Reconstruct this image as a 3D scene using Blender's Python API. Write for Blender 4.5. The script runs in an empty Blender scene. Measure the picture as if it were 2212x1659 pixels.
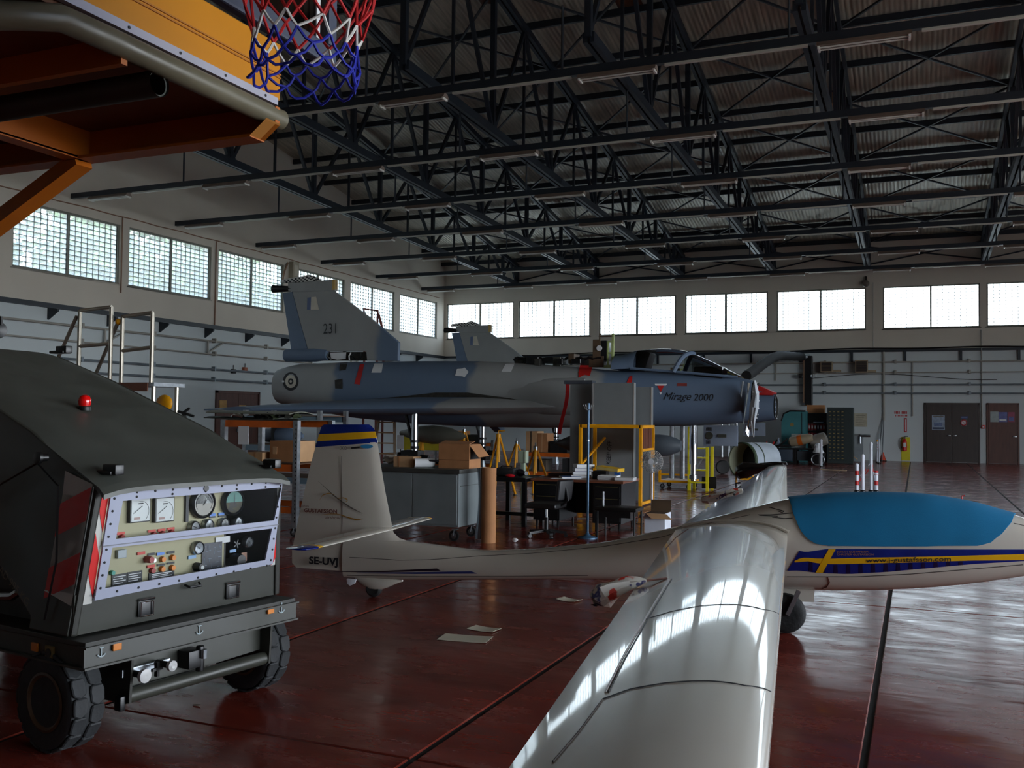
import bpy, bmesh, math, random
import numpy as np
from mathutils import Vector, Matrix
random.seed(7)
S = bpy.context.scene
COL = S.collection
PI = math.pi

# ------------------------------------------------------------------ camera
IW, IH, FPX, CAMH = 2212, 1659, 2070.0, 1.6
def _ray(px, py): return np.array([px - IW/2, -(py - IH/2), -FPX])
_dY = _ray(1981, 907); _dY /= np.linalg.norm(_dY)
_dX = -_ray(-3800, 846); _dX -= _dX.dot(_dY)*_dY; _dX /= np.linalg.norm(_dX)
_dZ = np.cross(_dX, _dY)
RM = np.array([_dX, _dY, _dZ]); CP = np.array([0, 0, CAMH])
def un(px, py, x=None, y=None, z=None):
    """real-world point of a picture measurement on a plane x=, y= or z="""
    d = RM @ _ray(px, py)
    t = (x - CP[0])/d[0] if x is not None else (y - CP[1])/d[1] if y is not None else (z - CP[2])/d[2]
    return CP + t*d
def unp(px, py, n, d0):
    d = RM @ _ray(px, py); n = np.array(n, float)
    return CP + (d0 - n.dot(CP))/n.dot(d)*d
cam_d = bpy.data.cameras.new('camera'); cam = bpy.data.objects.new('camera', cam_d); COL.objects.link(cam)
cam.matrix_world = Matrix([list(RM[0])+[CP[0]], list(RM[1])+[CP[1]], list(RM[2])+[CP[2]], [0, 0, 0, 1]])
cam_d.sensor_width = 36; cam_d.sensor_fit = 'HORIZONTAL'; cam_d.lens = FPX/IW*36; cam_d.clip_start = .05; cam_d.clip_end = 400
S.camera = cam

# ------------------------------------------------------------------ world, daylight, exposure
SKY_STRENGTH = 8.0
EXPOSURE = 0.85
w = bpy.data.worlds.new('sky'); S.world = w; w.use_nodes = True
nt = w.node_tree; nt.nodes.clear()
o_ = nt.nodes.new('ShaderNodeOutputWorld'); bg = nt.nodes.new('ShaderNodeBackground')
tc = nt.nodes.new('ShaderNodeTexCoord'); sx = nt.nodes.new('ShaderNodeSeparateXYZ'); cr = nt.nodes.new('ShaderNodeValToRGB')
nt.links.new(tc.outputs['Generated'], sx.inputs[0]); nt.links.new(sx.outputs['Z'], cr.inputs['Fac'])
e = cr.color_ramp.elements
e[0].position = 0.0; e[0].color = (.92, .96, 1, 1); e[1].position = .9; e[1].color = (.34, .52, .85, 1)
k = e.new(.28); k.color = (.72, .84, 1, 1)
nt.links.new(cr.outputs['Color'], bg.inputs['Color']); bg.inputs['Strength'].default_value = SKY_STRENGTH
nt.links.new(bg.outputs[0], o_.inputs[0])
def portal(loc, rot, sx_, sy_):
    l = bpy.data.lights.new('daylight_opening', 'AREA'); l.shape = 'RECTANGLE'; l.size = sx_; l.size_y = sy_
    l.cycles.is_portal = True
    ob = bpy.data.objects.new('daylight_opening', l); COL.objects.link(ob); ob.location = loc; ob.rotation_euler = rot
XL, XR, YB, YF = -20.4, 14.0, 40.0, -8.0
EAVE, SLOPE, RIDGE = 8.55, .166, 16.0
DOOR_Y0, DOOR_Y1, DOOR_H = -1.0, 19.0, 4.8        # the open sliding door in the right wall, outside the frame
portal((XR+.1, (DOOR_Y0+DOOR_Y1)/2, DOOR_H/2), (0, PI/2, 0), DOOR_H, DOOR_Y1-DOOR_Y0)
portal(((XL+XR)/2, YB+.45, 5.96), (PI/2, 0, PI), XR-XL, 1.8)
portal((XL-.45, 26, 5.96), (PI/2, 0, -PI/2), 28, 1.8)
portal((XR+.45, 16, 5.96), (PI/2, 0, PI/2), 47, 1.8)
sun_d = bpy.data.lights.new('sun', 'SUN'); sun_d.energy = 12.0; sun_d.angle = .01; sun_d.color = (1, .95, .86)
sun = bpy.data.objects.new('sun', sun_d); COL.objects.link(sun); sun.rotation_euler = Vector((-.40, .12, -.91)).to_track_quat('-Z', 'Y').to_euler()
S.view_settings.view_transform = 'Standard'; S.view_settings.look = 'None'
S.view_settings.exposure = EXPOSURE; S.view_settings.gamma = 1; S.view_settings.use_curve_mapping = False
S.cycles.max_bounces = 10; S.cycles.diffuse_bounces = 5; S.cycles.glossy_bounces = 4
S.cycles.transmission_bounces = 6; S.cycles.transparent_max_bounces = 16; S.cycles.caustics_reflective = False; S.cycles.caustics_refractive = False
S.cycles.use_denoising = True; S.cycles.sample_clamp_indirect = 6.0

# ------------------------------------------------------------------ materials
def lin(c): return tuple(((x/12.92) if x <= .04045 else ((x+.055)/1.055)**2.4) for x in c)
_mats = {}
def mat(name, rgb, rough=.5, metal=0., coat=0., var=.12, vs=3., bump=0., bs=40., stretch=None, rvar=0., alpha=1., trans=0.):
    """procedural Principled material: base colour (sRGB) with noise variation, roughness variation and fine bump"""
    if name in _mats: return _mats[name]
    m = bpy.data.materials.new(name); m.use_nodes = True; _mats[name] = m
    t = m.node_tree; N = t.nodes; L = t.links; p = N['Principled BSDF']
    c = lin(rgb); p.inputs['Roughness'].default_value = rough; p.inputs['Metallic'].default_value = metal
    if coat: p.inputs['Coat Weight'].default_value = coat; p.inputs['Coat Roughness'].default_value = .04
    if alpha < 1: p.inputs['Alpha'].default_value = alpha
    if trans: p.inputs['Transmission Weight'].default_value = trans
    co = N.new('ShaderNodeTexCoord'); mp = N.new('ShaderNodeMapping'); L.new(co.outputs['Object'], mp.inputs[0])
    if stretch: mp.inputs['Scale'].default_value = stretch
    nz = N.new('ShaderNodeTexNoise'); nz.inputs['Scale'].default_value = vs; nz.inputs['Detail'].default_value = 5; L.new(mp.outputs[0], nz.inputs['Vector'])
    r = N.new('ShaderNodeValToRGB'); L.new(nz.outputs['Fac'], r.inputs['Fac'])
    r.color_ramp.elements[0].position = .3; r.color_ramp.elements[1].position = .7
    r.color_ramp.elements[0].color = tuple(x*(1-var) for x in c)+(1,); r.color_ramp.elements[1].color = tuple(min(1, x*(1+var)) for x in c)+(1,)
    L.new(r.outputs['Color'], p.inputs['Base Color'])
    if rvar:
        mr = N.new('ShaderNodeMapRange'); L.new(nz.outputs['Fac'], mr.inputs['Value'])
        mr.inputs['From Min'].default_value = .35; mr.inputs['From Max'].default_value = .65
        mr.inputs['To Min'].default_value = max(.02, rough-rvar); mr.inputs['To Max'].default_value = rough+rvar
        L.new(mr.outputs['Result'], p.inputs['Roughness'])
    if bump:
        n2 = N.new('ShaderNodeTexNoise'); n2.inputs['Scale'].default_value = bs; n2.inputs['Detail'].default_value = 4; L.new(mp.outputs[0], n2.inputs['Vector'])
        b = N.new('ShaderNodeBump'); b.inputs['Strength'].default_value = bump; b.inputs['Distance'].default_value = .02
        L.new(n2.outputs['Fac'], b.inputs['Height']); L.new(b.outputs[0], p.inputs['Normal'])
    return m
NAVY = mat('navy_steel', (.09, .125, .165), .45, var=.2, vs=2)
CHROME = mat('chrome', (.8, .82, .85), .12, 1., var=.03)
STEEL = mat('steel', (.62, .64, .66), .3, 1., var=.12, vs=8)
GALV = mat('galvanised', (.68, .70, .72), .35, .9, var=.25, vs=14)
RUBBER = mat('rubber', (.10, .105, .11), .65, var=.25, vs=9, bump=.2)
BLACK = mat('black_plastic', (.05, .05, .055), .4, var=.15)
BLACKM = mat('black_paint', (.06, .062, .07), .35, var=.2)
WHITE = mat('white_paint', (.86, .87, .89), .3, var=.04)
PAPER = mat('paper', (.86, .87, .88), .7, var=.05)
YEL = mat('yellow_paint', (.90, .62, .04), .38, var=.12, vs=4)
YEL2 = mat('lemon_paint', (.80, .74, .12), .4, var=.12, vs=4)
ORANGE = mat('orange_paint', (.80, .38, .10), .45, var=.2, vs=5)
CARD = mat('cardboard', (.66, .46, .30), .8, var=.1, vs=6, bump=.1)
CARDL = mat('cardboard_pale', (.76, .60, .44), .8, var=.08, vs=6)
RED = mat('red_paint', (.80, .07, .06), .4, var=.1)
WOOD = mat('desk_wood', (.46, .27, .19), .4, var=.25, vs=6, stretch=(1, 8, 8))
OLIVE = mat('olive_paint', (.215, .22, .195), .42, var=.25, vs=3, rvar=.08)
INK = mat('black_ink', (.06, .06, .08), .6, var=.05)
GREYP = mat('grey_panel', (.42, .44, .46), .5, var=.1, vs=2)

# ------------------------------------------------------------------ mesh builder
def V3(p): return np.array([float(p[0]), float(p[1]), float(p[2])])
def frame_of(d):
    d = d/np.linalg.norm(d); a = np.array([0, 0, 1.]) if abs(d[2]) < .9 else np.array([1., 0, 0])
    u = np.cross(a, d); u /= np.linalg.norm(u); return u, np.cross(d, u)
class MB:
    def __init__(s): s.v = []; s.f = []
    def add(s, vs, fs):
        n = len(s.v); s.v += [tuple(map(float, p)) for p in vs]; s.f += [tuple(i+n for i in f) for f in fs]; return s
    def box(s, c, size, rz=0., basis=None):
        hx, hy, hz = size[0]/2, size[1]/2, size[2]/2; c = V3(c)
        B = np.array(basis).T if basis is not None else np.array([[math.cos(rz), -math.sin(rz), 0], [math.sin(rz), math.cos(rz), 0], [0, 0, 1.]])
        vs = [c + B @ np.array(q) for q in ((-hx,-hy,-hz),(hx,-hy,-hz),(hx,hy,-hz),(-hx,hy,-hz),(-hx,-hy,hz),(hx,-hy,hz),(hx,hy,hz),(-hx,hy,hz))]
        return s.add(vs, [(0,3,2,1),(4,5,6,7),(0,1,5,4),(1,2,6,5),(2,3,7,6),(3,0,4,7)])
    def bb(s, x0, x1, y0, y1, z0, z1): return s.box(((x0+x1)/2, (y0+y1)/2, (z0+z1)/2), (abs(x1-x0), abs(y1-y0), abs(z1-z0)))
    def bar(s, p0, p1, wd, ht=None, up=(0, 0, 1)):
        p0, p1 = V3(p0), V3(p1); d = p1-p0; L = np.linalg.norm(d); d /= L; up = V3(up)
        u = np.cross(up, d)
        if np.linalg.norm(u) < 1e-4: u = np.cross(np.array([0, 1., 0]), d)
        u /= np.linalg.norm(u); n = np.cross(d, u)
        return s.box((p0+p1)/2, (L, wd, ht or wd), basis=(d, u, n))
    def tube(s, p0, p1, r, r2=None, n=10, caps=True):
        p0, p1 = V3(p0), V3(p1); r2 = r if r2 is None else r2; u, w_ = frame_of(p1-p0)
        vs = [p + q*(u*math.cos(2*PI*i/n) + w_*math.sin(2*PI*i/n)) for p, q in ((p0, r), (p1, r2)) for i in range(n)]
        fs = [(i, (i+1) % n, n+(i+1) % n, n+i) for i in range(n)]
        if caps: fs += [tuple(range(n-1, -1, -1)), tuple(range(n, 2*n))]
        return s.add(vs, fs)
    def path(s, pts, r, n=8, closed=False):
        P = [V3(p) for p in pts]; m = len(P); rs = r if hasattr(r, '__len__') else [r]*m
        T = []
        for i in range(m):
            a = P[(i-1) % m] if (closed or i > 0) else P[i]; b = P[(i+1) % m] if (closed or i < m-1) else P[i]
            d = b-a; T.append(d/(np.linalg.norm(d)+1e-12))
        u, _ = frame_of(T[0]); vs = []
        for i in range(m):
            u = u - T[i]*u.dot(T[i]); u /= np.linalg.norm(u); w_ = np.cross(T[i], u)
            vs += [P[i] + rs[i]*(u*math.cos(2*PI*j/n) + w_*math.sin(2*PI*j/n)) for j in range(n)]
        fs = []
        for i in range(m if closed else m-1):
            a, b = i*n, ((i+1) % m)*n
            fs += [(a+j, a+(j+1) % n, b+(j+1) % n, b+j) for j in range(n)]
        if not closed: fs += [tuple(range(n-1, -1, -1)), tuple(range((m-1)*n, m*n))]
        return s.add(vs, fs)
    def prism(s, poly, vec):
        P = [V3(p) for p in poly]; d = V3(vec); n = len(P)
        return s.add(P+[p+d for p in P], [tuple(range(n-1, -1, -1)), tuple(range(n, 2*n))] + [(i, (i+1) % n, n+(i+1) % n, n+i) for i in range(n)])
    def loft(s, rings, c0=True, c1=True, closed=True):
        n = len(rings[0]); vs = [p for r in rings for p in r]; fs = []
        for i in range(len(rings)-1):
            a, b = i*n, (i+1)*n
            fs += [(a+j, a+(j+1) % n, b+(j+1) % n, b+j) for j in range(n if closed else n-1)]
        if c0: fs.append(tuple(range(n-1, -1, -1)))
        if c1: fs.append(tuple(range((len(rings)-1)*n, len(rings)*n)))
        return s.add(vs, fs)
    def lathe(s, prof, c, ax=(0, 0, 1), n=20, caps=True):
        ax = V3(ax); ax /= np.linalg.norm(ax); u, w_ = frame_of(ax); c = V3(c)
        return s.loft([[c + ax*h + r*(u*math.cos(2*PI*i/n) + w_*math.sin(2*PI*i/n)) for i in range(n)] for r, h in prof], caps, caps)
    def ball(s, c, r, nu=12, nv=8, sc=(1, 1, 1)):
        c = V3(c); return s.loft([[c + r*np.array([sc[0]*math.sin(PI*(j+.02)/(nv+.04))*math.cos(2*PI*i/nu), sc[1]*math.sin(PI*(j+.02)/(nv+.04))*math.sin(2*PI*i/nu), -sc[2]*math.cos(PI*(j+.02)/(nv+.04))]) for i in range(nu)] for j in range(nv+1)])
    def grid(s, fn, nu, nv):
        vs = [fn(i/nu, j/nv) for i in range(nu+1) for j in range(nv+1)]
        return s.add(vs, [(i*(nv+1)+j, (i+1)*(nv+1)+j, (i+1)*(nv+1)+j+1, i*(nv+1)+j+1) for i in range(nu) for j in range(nv)])
    def slab(s, fn, nu, nv, off):
        """a sheet with thickness: fn(a,b) -> point; off = vector or fn(a,b) -> vector"""
        g = off if callable(off) else (lambda a, b: V3(off))
        s.grid(fn, nu, nv); s.grid(lambda a, b: fn(1-a, b)+g(1-a, b), nu, nv)
        for e_ in ([(i/nu, 0) for i in range(nu+1)], [(1, j/nv) for j in range(nv+1)], [(1-i/nu, 1) for i in range(nu+1)], [(0, 1-j/nv) for j in range(nv+1)]):
            for (a, b), (c, d) in zip(e_[:-1], e_[1:]):
                s.add([fn(c, d), fn(a, b), fn(a, b)+g(a, b), fn(c, d)+g(c, d)], [(0, 1, 2, 3)])
        return s
    def mesh(s, name, m, smooth=35, bevel=0., seg=2):
        me = bpy.data.meshes.new(name); me.from_pydata(s.v, [], s.f)
        if bevel or smooth:
            b = bmesh.new(); b.from_mesh(me)
            bmesh.ops.remove_doubles(b, verts=b.verts, dist=1e-5)
            bmesh.ops.recalc_face_normals(b, faces=b.faces)
            if bevel:
                ed = [x for x in b.edges if len(x.link_faces) == 2 and x.calc_face_angle(0) > .6]
                bmesh.ops.bevel(b, geom=ed, offset=bevel, segments=seg, affect='EDGES', profile=.6, clamp_overlap=True)
            b.to_mesh(me); b.free()
        if smooth:
            me.shade_smooth(); me.set_sharp_from_angle(angle=math.radians(smooth))
        me.materials.append(m); return me
    def build(s, name, m, parent=None, smooth=35, bevel=0., label=None, cat=None, group=None, kind=None, local=False, seg=2):
        """one mesh object; vertices are given in world space unless local=True"""
        if parent is not None and not local:
            I = np.array(wm(parent).inverted()); s.v = [tuple((I @ np.array(p+(1.,)))[:3]) for p in s.v]
        elif parent is None and not local and s.v:
            a = np.array(s.v); c = (a.min(0)+a.max(0))/2; c[2] = a.min(0)[2]
            s.v = [tuple(p) for p in (a-c)]
        ob = bpy.data.objects.new(name, s.mesh(name, m, smooth, bevel, seg)); COL.objects.link(ob)
        if parent is not None: ob.parent = parent
        elif not local and s.v: ob.location = c
        return tag(ob, label, cat, group, kind)
def wm(o):
    m = o.matrix_basis.copy()
    while o.parent: o = o.parent; m = o.matrix_basis @ m
    return m
def tag(o, label=None, cat=None, group=None, kind=None):
    for k_, v_ in (('label', label), ('category', cat), ('group', group), ('kind', kind)):
        if v_: o[k_] = v_
    return o
def thing(name, label, cat, loc, rz=0., group=None):
    o = bpy.data.objects.new(name, None); COL.objects.link(o); o.empty_display_size = .1
    o.location = loc; o.rotation_euler = (0, 0, rz); return tag(o, label, cat, group)
def setting(name, loc=(0, 0, 0)):
    o = bpy.data.objects.new(name, None); COL.objects.link(o); o.location = loc; o['kind'] = 'structure'; return o
KIDS = {}
def copy_tree(o, parent=None):
    c = o.copy(); COL.objects.link(c)
    if parent is not None: c.parent = parent; c.matrix_parent_inverse = o.matrix_parent_inverse
    for ch in list(o.children): copy_tree(ch, c)
    return c
def put(name, me, loc, parent=None, rot=None, sc=None):
    ob = bpy.data.objects.new(name, me); COL.objects.link(ob); ob.location = loc
    if rot: ob.rotation_euler = rot
    if sc: ob.scale = sc
    if parent is not None: ob.parent = parent
    return ob
_fontcache = {}
def text_polys(body, size=1., shear=0., spacing=1., wt=0.):
    """flat triangles of a line of lettering in its own x,y plane"""
    cu = bpy.data.curves.new('lettering', 'FONT'); cu.body = body; cu.size = size; cu.shear = shear; cu.space_character = spacing
    cu.offset = wt; cu.align_x = 'CENTER'; cu.align_y = 'CENTER'; cu.resolution_u = 3
    ob = bpy.data.objects.new('lettering', cu); COL.objects.link(ob)
    dg = bpy.context.evaluated_depsgraph_get(); me = bpy.data.meshes.new_from_object(ob.evaluated_get(dg))
    r = ([tuple(v.co) for v in me.vertices], [tuple(p.vertices) for p in me.polygons])
    bpy.data.objects.remove(ob); bpy.data.meshes.remove(me); bpy.data.curves.remove(cu); return r
def lettering(name, body, size, c, ux, uy, m, parent, bold=0., fn=None, shear=0., spacing=1., label=None, wt=0.):
    """lettering laid on a surface: centre c, directions ux (reading) and uy (up), or fn(x,y) -> world point"""
    vs, fs = text_polys(body, size, shear, spacing, wt); b = MB(); ux, uy = V3(ux), V3(uy)
    g = fn or (lambda x, y: V3(c) + ux*x + uy*y)
    b.add([g(x*(1+bold), y) for x, y, z in vs], fs)
    return b.build(name, m, parent, smooth=0, label=label)
# ------------------------------------------------------------------ setting: floor, walls, roof, windows, doors
def wall_mat(name, axis):
    """two-tone wall: cream above the service rail, white below, with soft dirt"""
    m = mat(name, (.80, .77, .72), .75, var=.05, vs=.6, bump=.08, bs=20)
    t = m.node_tree; N = t.nodes; L = t.links; p = N['Principled BSDF']
    ramp = [n for n in N if n.type == 'VALTORGB'][0]
    geo = N.new('ShaderNodeNewGeometry'); sp = N.new('ShaderNodeSeparateXYZ'); L.new(geo.outputs['Position'], sp.inputs[0])
    gt = N.new('ShaderNodeMath'); gt.operation = 'GREATER_THAN'; gt.inputs[1].default_value = 4.3; L.new(sp.outputs['Z'], gt.inputs[0])
    lo = N.new('ShaderNodeValToRGB'); nz = N.new('ShaderNodeTexNoise'); nz.inputs['Scale'].default_value = 1.1; nz.inputs['Detail'].default_value = 6
    L.new(nz.outputs['Fac'], lo.inputs['Fac']); lo.color_ramp.elements[0].color = lin((.74, .78, .79))+(1,); lo.color_ramp.elements[1].color = lin((.82, .85, .86))+(1,)
    mx = N.new('ShaderNodeMix'); mx.data_type = 'RGBA'; L.new(gt.outputs[0], mx.inputs[0]); L.new(lo.outputs[0], mx.inputs[6]); L.new(ramp.outputs[0], mx.inputs[7])
    L.new(mx.outputs[2], p.inputs['Base Color']); return m
WALLM = wall_mat('wall_paint', 0)

# floor: big painted slabs with dark recessed joints
def floor_mat():
    m = mat('floor_paint', (.44, .17, .13), .17, var=.3, vs=1.2, rvar=.1, bump=.05, bs=3, stretch=(1, .6, 1))
    t = m.node_tree; N = t.nodes; L = t.links; p = N['Principled BSDF']
    geo = N.new('ShaderNodeNewGeometry')
    mpn = N.new('ShaderNodeMapping'); mpn.inputs['Scale'].default_value = (.55, 1.5, 1); mpn.inputs['Rotation'].default_value = (0, 0, .3)
    L.new(geo.outputs['Position'], mpn.inputs[0])
    base = [n for n in N if n.type == 'VALTORGB'][0]; nz0 = [n for n in N if n.type == 'TEX_NOISE'][0]
    for n in N:
        if n.type == 'TEX_NOISE': L.new(mpn.outputs[0], n.inputs['Vector'])
    # pale scuffs worn through the paint
    sc = N.new('ShaderNodeTexNoise'); sc.inputs['Scale'].default_value = 3.2; sc.inputs['Detail'].default_value = 9; sc.inputs['Roughness'].default_value = .72
    L.new(mpn.outputs[0], sc.inputs['Vector'])
    rp = N.new('ShaderNodeValToRGB'); rp.color_ramp.elements[0].position = .58; rp.color_ramp.elements[1].position = .74
    rp.color_ramp.elements[0].color = (0, 0, 0, 1); rp.color_ramp.elements[1].color = (.5, .5, .5, 1); L.new(sc.outputs['Fac'], rp.inputs['Fac'])
    mx = N.new('ShaderNodeMix'); mx.data_type = 'RGBA'; L.new(rp.outputs[0], mx.inputs[0]); L.new(base.outputs[0], mx.inputs[6]); mx.inputs[7].default_value = lin((.62, .42, .36))+(1,)
    L.new(mx.outputs[2], p.inputs['Base Color'])
    mr = N.new('ShaderNodeMapRange'); L.new(sc.outputs['Fac'], mr.inputs['Value']); mr.inputs['From Min'].default_value = .35; mr.inputs['From Max'].default_value = .68
    mr.inputs['To Min'].default_value = .10; mr.inputs['To Max'].default_value = .36; L.new(mr.outputs['Result'], p.inputs['Roughness'])
    p.inputs['Specular IOR Level'].default_value = .42
    b = [n for n in N if n.type == 'BUMP'][0]; b.inputs['Strength'].default_value = .22; b.inputs['Distance'].default_value = .012
    n2 = [n for n in N if n.type == 'TEX_NOISE' and n is not nz0 and n is not sc][0]; n2.inputs['Scale'].default_value = 2.6; n2.inputs['Detail'].default_value = 3
    return m
FLOORM = floor_mat()
JOINT = mat('joint_dirt', (.10, .10, .09), .9, var=.5, vs=12)
floor = MB().bb(XL, XR, YF, YB, -.3, -.007).build('floor', JOINT, kind='structure')
JX, JY, PX_, PY_ = -.235, 3.98, 1.93, 4.87
xs = [x for x in [JX+PX_*i for i in range(-12, 9)] if XL < x < XR]; xs = [XL]+xs+[XR]
ys = [y for y in [JY+PY_*i for i in range(-3, 9)] if YF < y < YB]; ys = [YF]+ys+[YB]
_sl = {}
for i in range(len(xs)-1):
    for j in range(len(ys)-1):
        W_, H_ = xs[i+1]-xs[i]-.034, ys[j+1]-ys[j]-.014
        key = (round(W_, 3), round(H_, 3))
        if key not in _sl: _sl[key] = MB().bb(-W_/2, W_/2, -H_/2, H_/2, -.05, 0).mesh('floor_slab', FLOORM, 0, bevel=.006, seg=1)
        put('floor_slab', _sl[key], (((xs[i]+xs[i+1])/2), (ys[j]+ys[j+1])/2, 0) if 0 else ((xs[i]+xs[i+1])/2-floor.location.x, (ys[j]+ys[j+1])/2-floor.location.y, -floor.location.z), floor)

# outside ground
MB().bb(-120, 120, -120, 140, -.6, -.31).build('ground', mat('outside_ground', (.55, .54, .50), .9, vs=.3), kind='structure')

# windows of glass blocks
WZ0, WZ1 = 5.13, 6.79
FRAMEM = mat('window_frame_paint', (.50, .50, .46), .6, var=.15)
MORTAR = mat('window_mortar', (.25, .28, .27), .8, var=.15)
def glass_mat():
    m = bpy.data.materials.new('glass_block'); m.use_nodes = True; t = m.node_tree; N = t.nodes; L = t.links; N.clear()
    o = N.new('ShaderNodeOutputMaterial'); tr = N.new('ShaderNodeBsdfTransparent'); tl = N.new('ShaderNodeBsdfTranslucent'); gl = N.new('ShaderNodeBsdfGlossy')
    tr.inputs[0].default_value = (.54, .58, .57, 1); tl.inputs[0].default_value = (.70, .74, .73, 1); gl.inputs['Roughness'].default_value = .12
    co = N.new('ShaderNodeTexCoord'); nz = N.new('ShaderNodeTexNoise'); nz.inputs['Scale'].default_value = 30; L.new(co.outputs['Object'], nz.inputs['Vector'])
    mr = N.new('ShaderNodeMapRange'); L.new(nz.outputs['Fac'], mr.inputs['Value']); mr.inputs['From Min'].default_value = .3; mr.inputs['From Max'].default_value = .7; mr.inputs['To Min'].default_value = .35; mr.inputs['To Max'].default_value = .7
    m1 = N.new('ShaderNodeMixShader'); L.new(mr.outputs[0], m1.inputs[0]); L.new(tr.outputs[0], m1.inputs[1]); L.new(tl.outputs[0], m1.inputs[2])
    fr = N.new('ShaderNodeFresnel'); fr.inputs[0].default_value = 1.35
    m2 = N.new('ShaderNodeMixShader'); L.new(fr.outputs[0], m2.inputs[0]); L.new(m1.outputs[0], m2.inputs[1]); L.new(gl.outputs[0], m2.inputs[2]); L.new(m2.outputs[0], o.inputs[0])
    return m
GLASSB = glass_mat()
BW, BH, NC, NR = .2015, .1365, 8, 12
def block_mesh():
    b = MB(); w_, h_ = BW/2-.007, BH/2-.006
    ring = lambda y, k: [(-w_*k, y, -h_*k), (w_*k, y, -h_*k), (w_*k, y, h_*k), (-w_*k, y, h_*k)]
    b.loft([[V3(q) for q in ring(-.035, .8)], [V3(q) for q in ring(-.02, 1)]], c0=True, c1=False); return b.mesh('glass_block', GLASSB, 60)
BLK = block_mesh()
def frame_mesh():
    b = MB(); W_, t = 3.42, .05
    for x in (-W_/2+t/2, 0, W_/2-t/2): b.bb(x-t/2, x+t/2, -.06, .05, WZ0, WZ1)
    for z in (WZ0, WZ1-t): b.bb(-W_/2, W_/2, -.055, .05, z, z+t)
    b.bb(-W_/2-.05, W_/2+.05, -.10, .12, WZ0-.04, WZ0); return b.mesh('window_frame', FRAMEM, 0)
def mortar_mesh():
    b = MB()
    for hs in (-1, 1):
        x0 = .03 if hs > 0 else -1.66
        for i in range(NC+1): b.bb(x0+i*BW-.006, x0+i*BW+.010, -.028, .02, WZ0+.03, WZ1-.03)
    for j in range(NR+1): b.bb(-1.68, 1.68, -.030, .02, WZ0+.045-.005+j*(WZ1-WZ0-.09)/NR, WZ0+.045+.007+j*(WZ1-WZ0-.09)/NR)
    return b.mesh('mortar_grid', MORTAR, 0)
FRM, MORT = frame_mesh(), mortar_mesh()
_wn = [0]
def window(loc, rz):
    _wn[0] += 1
    o = put('window_%d' % _wn[0], FRM, loc, None, (0, 0, rz)); o['kind'] = 'structure'
    put('mortar_grid', MORT, (0, 0, 0), o)
    for hs in (-1, 1):
        x0 = .035 if hs > 0 else -1.655
        for i in range(NC):
            for j in range(NR):
                put('glass_block', BLK, (x0+(i+.5)*BW, 0, WZ0+.045+(j+.5)*(WZ1-WZ0-.09)/NR), o)
WXL = [-20.28, -16.64, -12.82, -9.02, -5.26, -1.22, 2.42]
for x in WXL: window((x+1.71, YB+.1, 0), 0)
WYL = [12.9, 16.74, 20.49, 24.24, 28.1, 31.95, 35.85]
for y in WYL: window((XL-.1, y+1.71, 0), PI/2)

# walls
def wall_back():
    b = MB(); T = .3; y0, y1 = YB, YB+T
    b.bb(XL-T, XR+T, y0, y1, -.3, WZ0); b.bb(XL-T, XR+T, y0, y1, WZ1, EAVE+.12)
    x = XL-T
    for a in WXL: b.bb(x, a, y0, y1, WZ0, WZ1); x = a+3.42
    b.bb(x, 6.2, y0, y1, WZ0, WZ1); b.bb(6.2+3.42, 9.9, y0, y1, WZ0, WZ1); b.bb(9.9+3.42, XR+T, y0, y1, WZ0, WZ1)
    return b.build('wall_back', WALLM, kind='structure', smooth=0)
wall_back()
def roof_z(y): return EAVE + SLOPE*(YB-y) if y > RIDGE else EAVE + SLOPE*(YB-RIDGE) - SLOPE*(RIDGE-y)
def wall_left():
    b = MB(); T = .3; x0, x1 = XL-T, XL
    b.bb(x0, x1, YF, YB+T, -.3, WZ0); b.bb(x0, x1, YF, YB+T, WZ1, EAVE)
    b.prism([(x0, YF, EAVE), (x0, YF, EAVE+.13), (x0, RIDGE, EAVE+.13+SLOPE*(YB-RIDGE)), (x0, YB+T, EAVE+.13), (x0, YB+T, EAVE)], (T, 0, 0))
    y = YF
    for a in WYL: b.bb(x0, x1, y, a, WZ0, WZ1); y = a+3.42
    b.bb(x0, x1, y, YB+T, WZ0, WZ1)
    return b.build('wall_left', WALLM, kind='structure', smooth=0)
wall_left()
b = MB(); b.bb(XR, XR+.3, YF, DOOR_Y0, -.3, WZ0); b.bb(XR, XR+.3, DOOR_Y1, YB, -.3, WZ0); b.bb(XR, XR+.3, YF, YB, WZ1, EAVE)
for i in range(13): b.bb(XR, XR+.3, YF+i*3.83, YF+i*3.83+.4, WZ0, WZ1)
b.bb(XR, XR+.3, DOOR_Y0, DOOR_Y1, DOOR_H, WZ0)
b.prism([(XR, YF, EAVE), (XR, YF, EAVE+.13), (XR, RIDGE, EAVE+.13+SLOPE*(YB-RIDGE)), (XR, YB, EAVE+.13), (XR, YB, EAVE)], (.3, 0, 0)); b.build('wall_right', WALLM, kind='structure', smooth=0)
b = MB().bb(XL-.3, XR+.3, YF-.3, YF, -.3, EAVE+.12)
b.build('wall_front', mat('door_sheet_grey', (.46, .48, .48), .6, var=.2), kind='structure', smooth=0)

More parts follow.
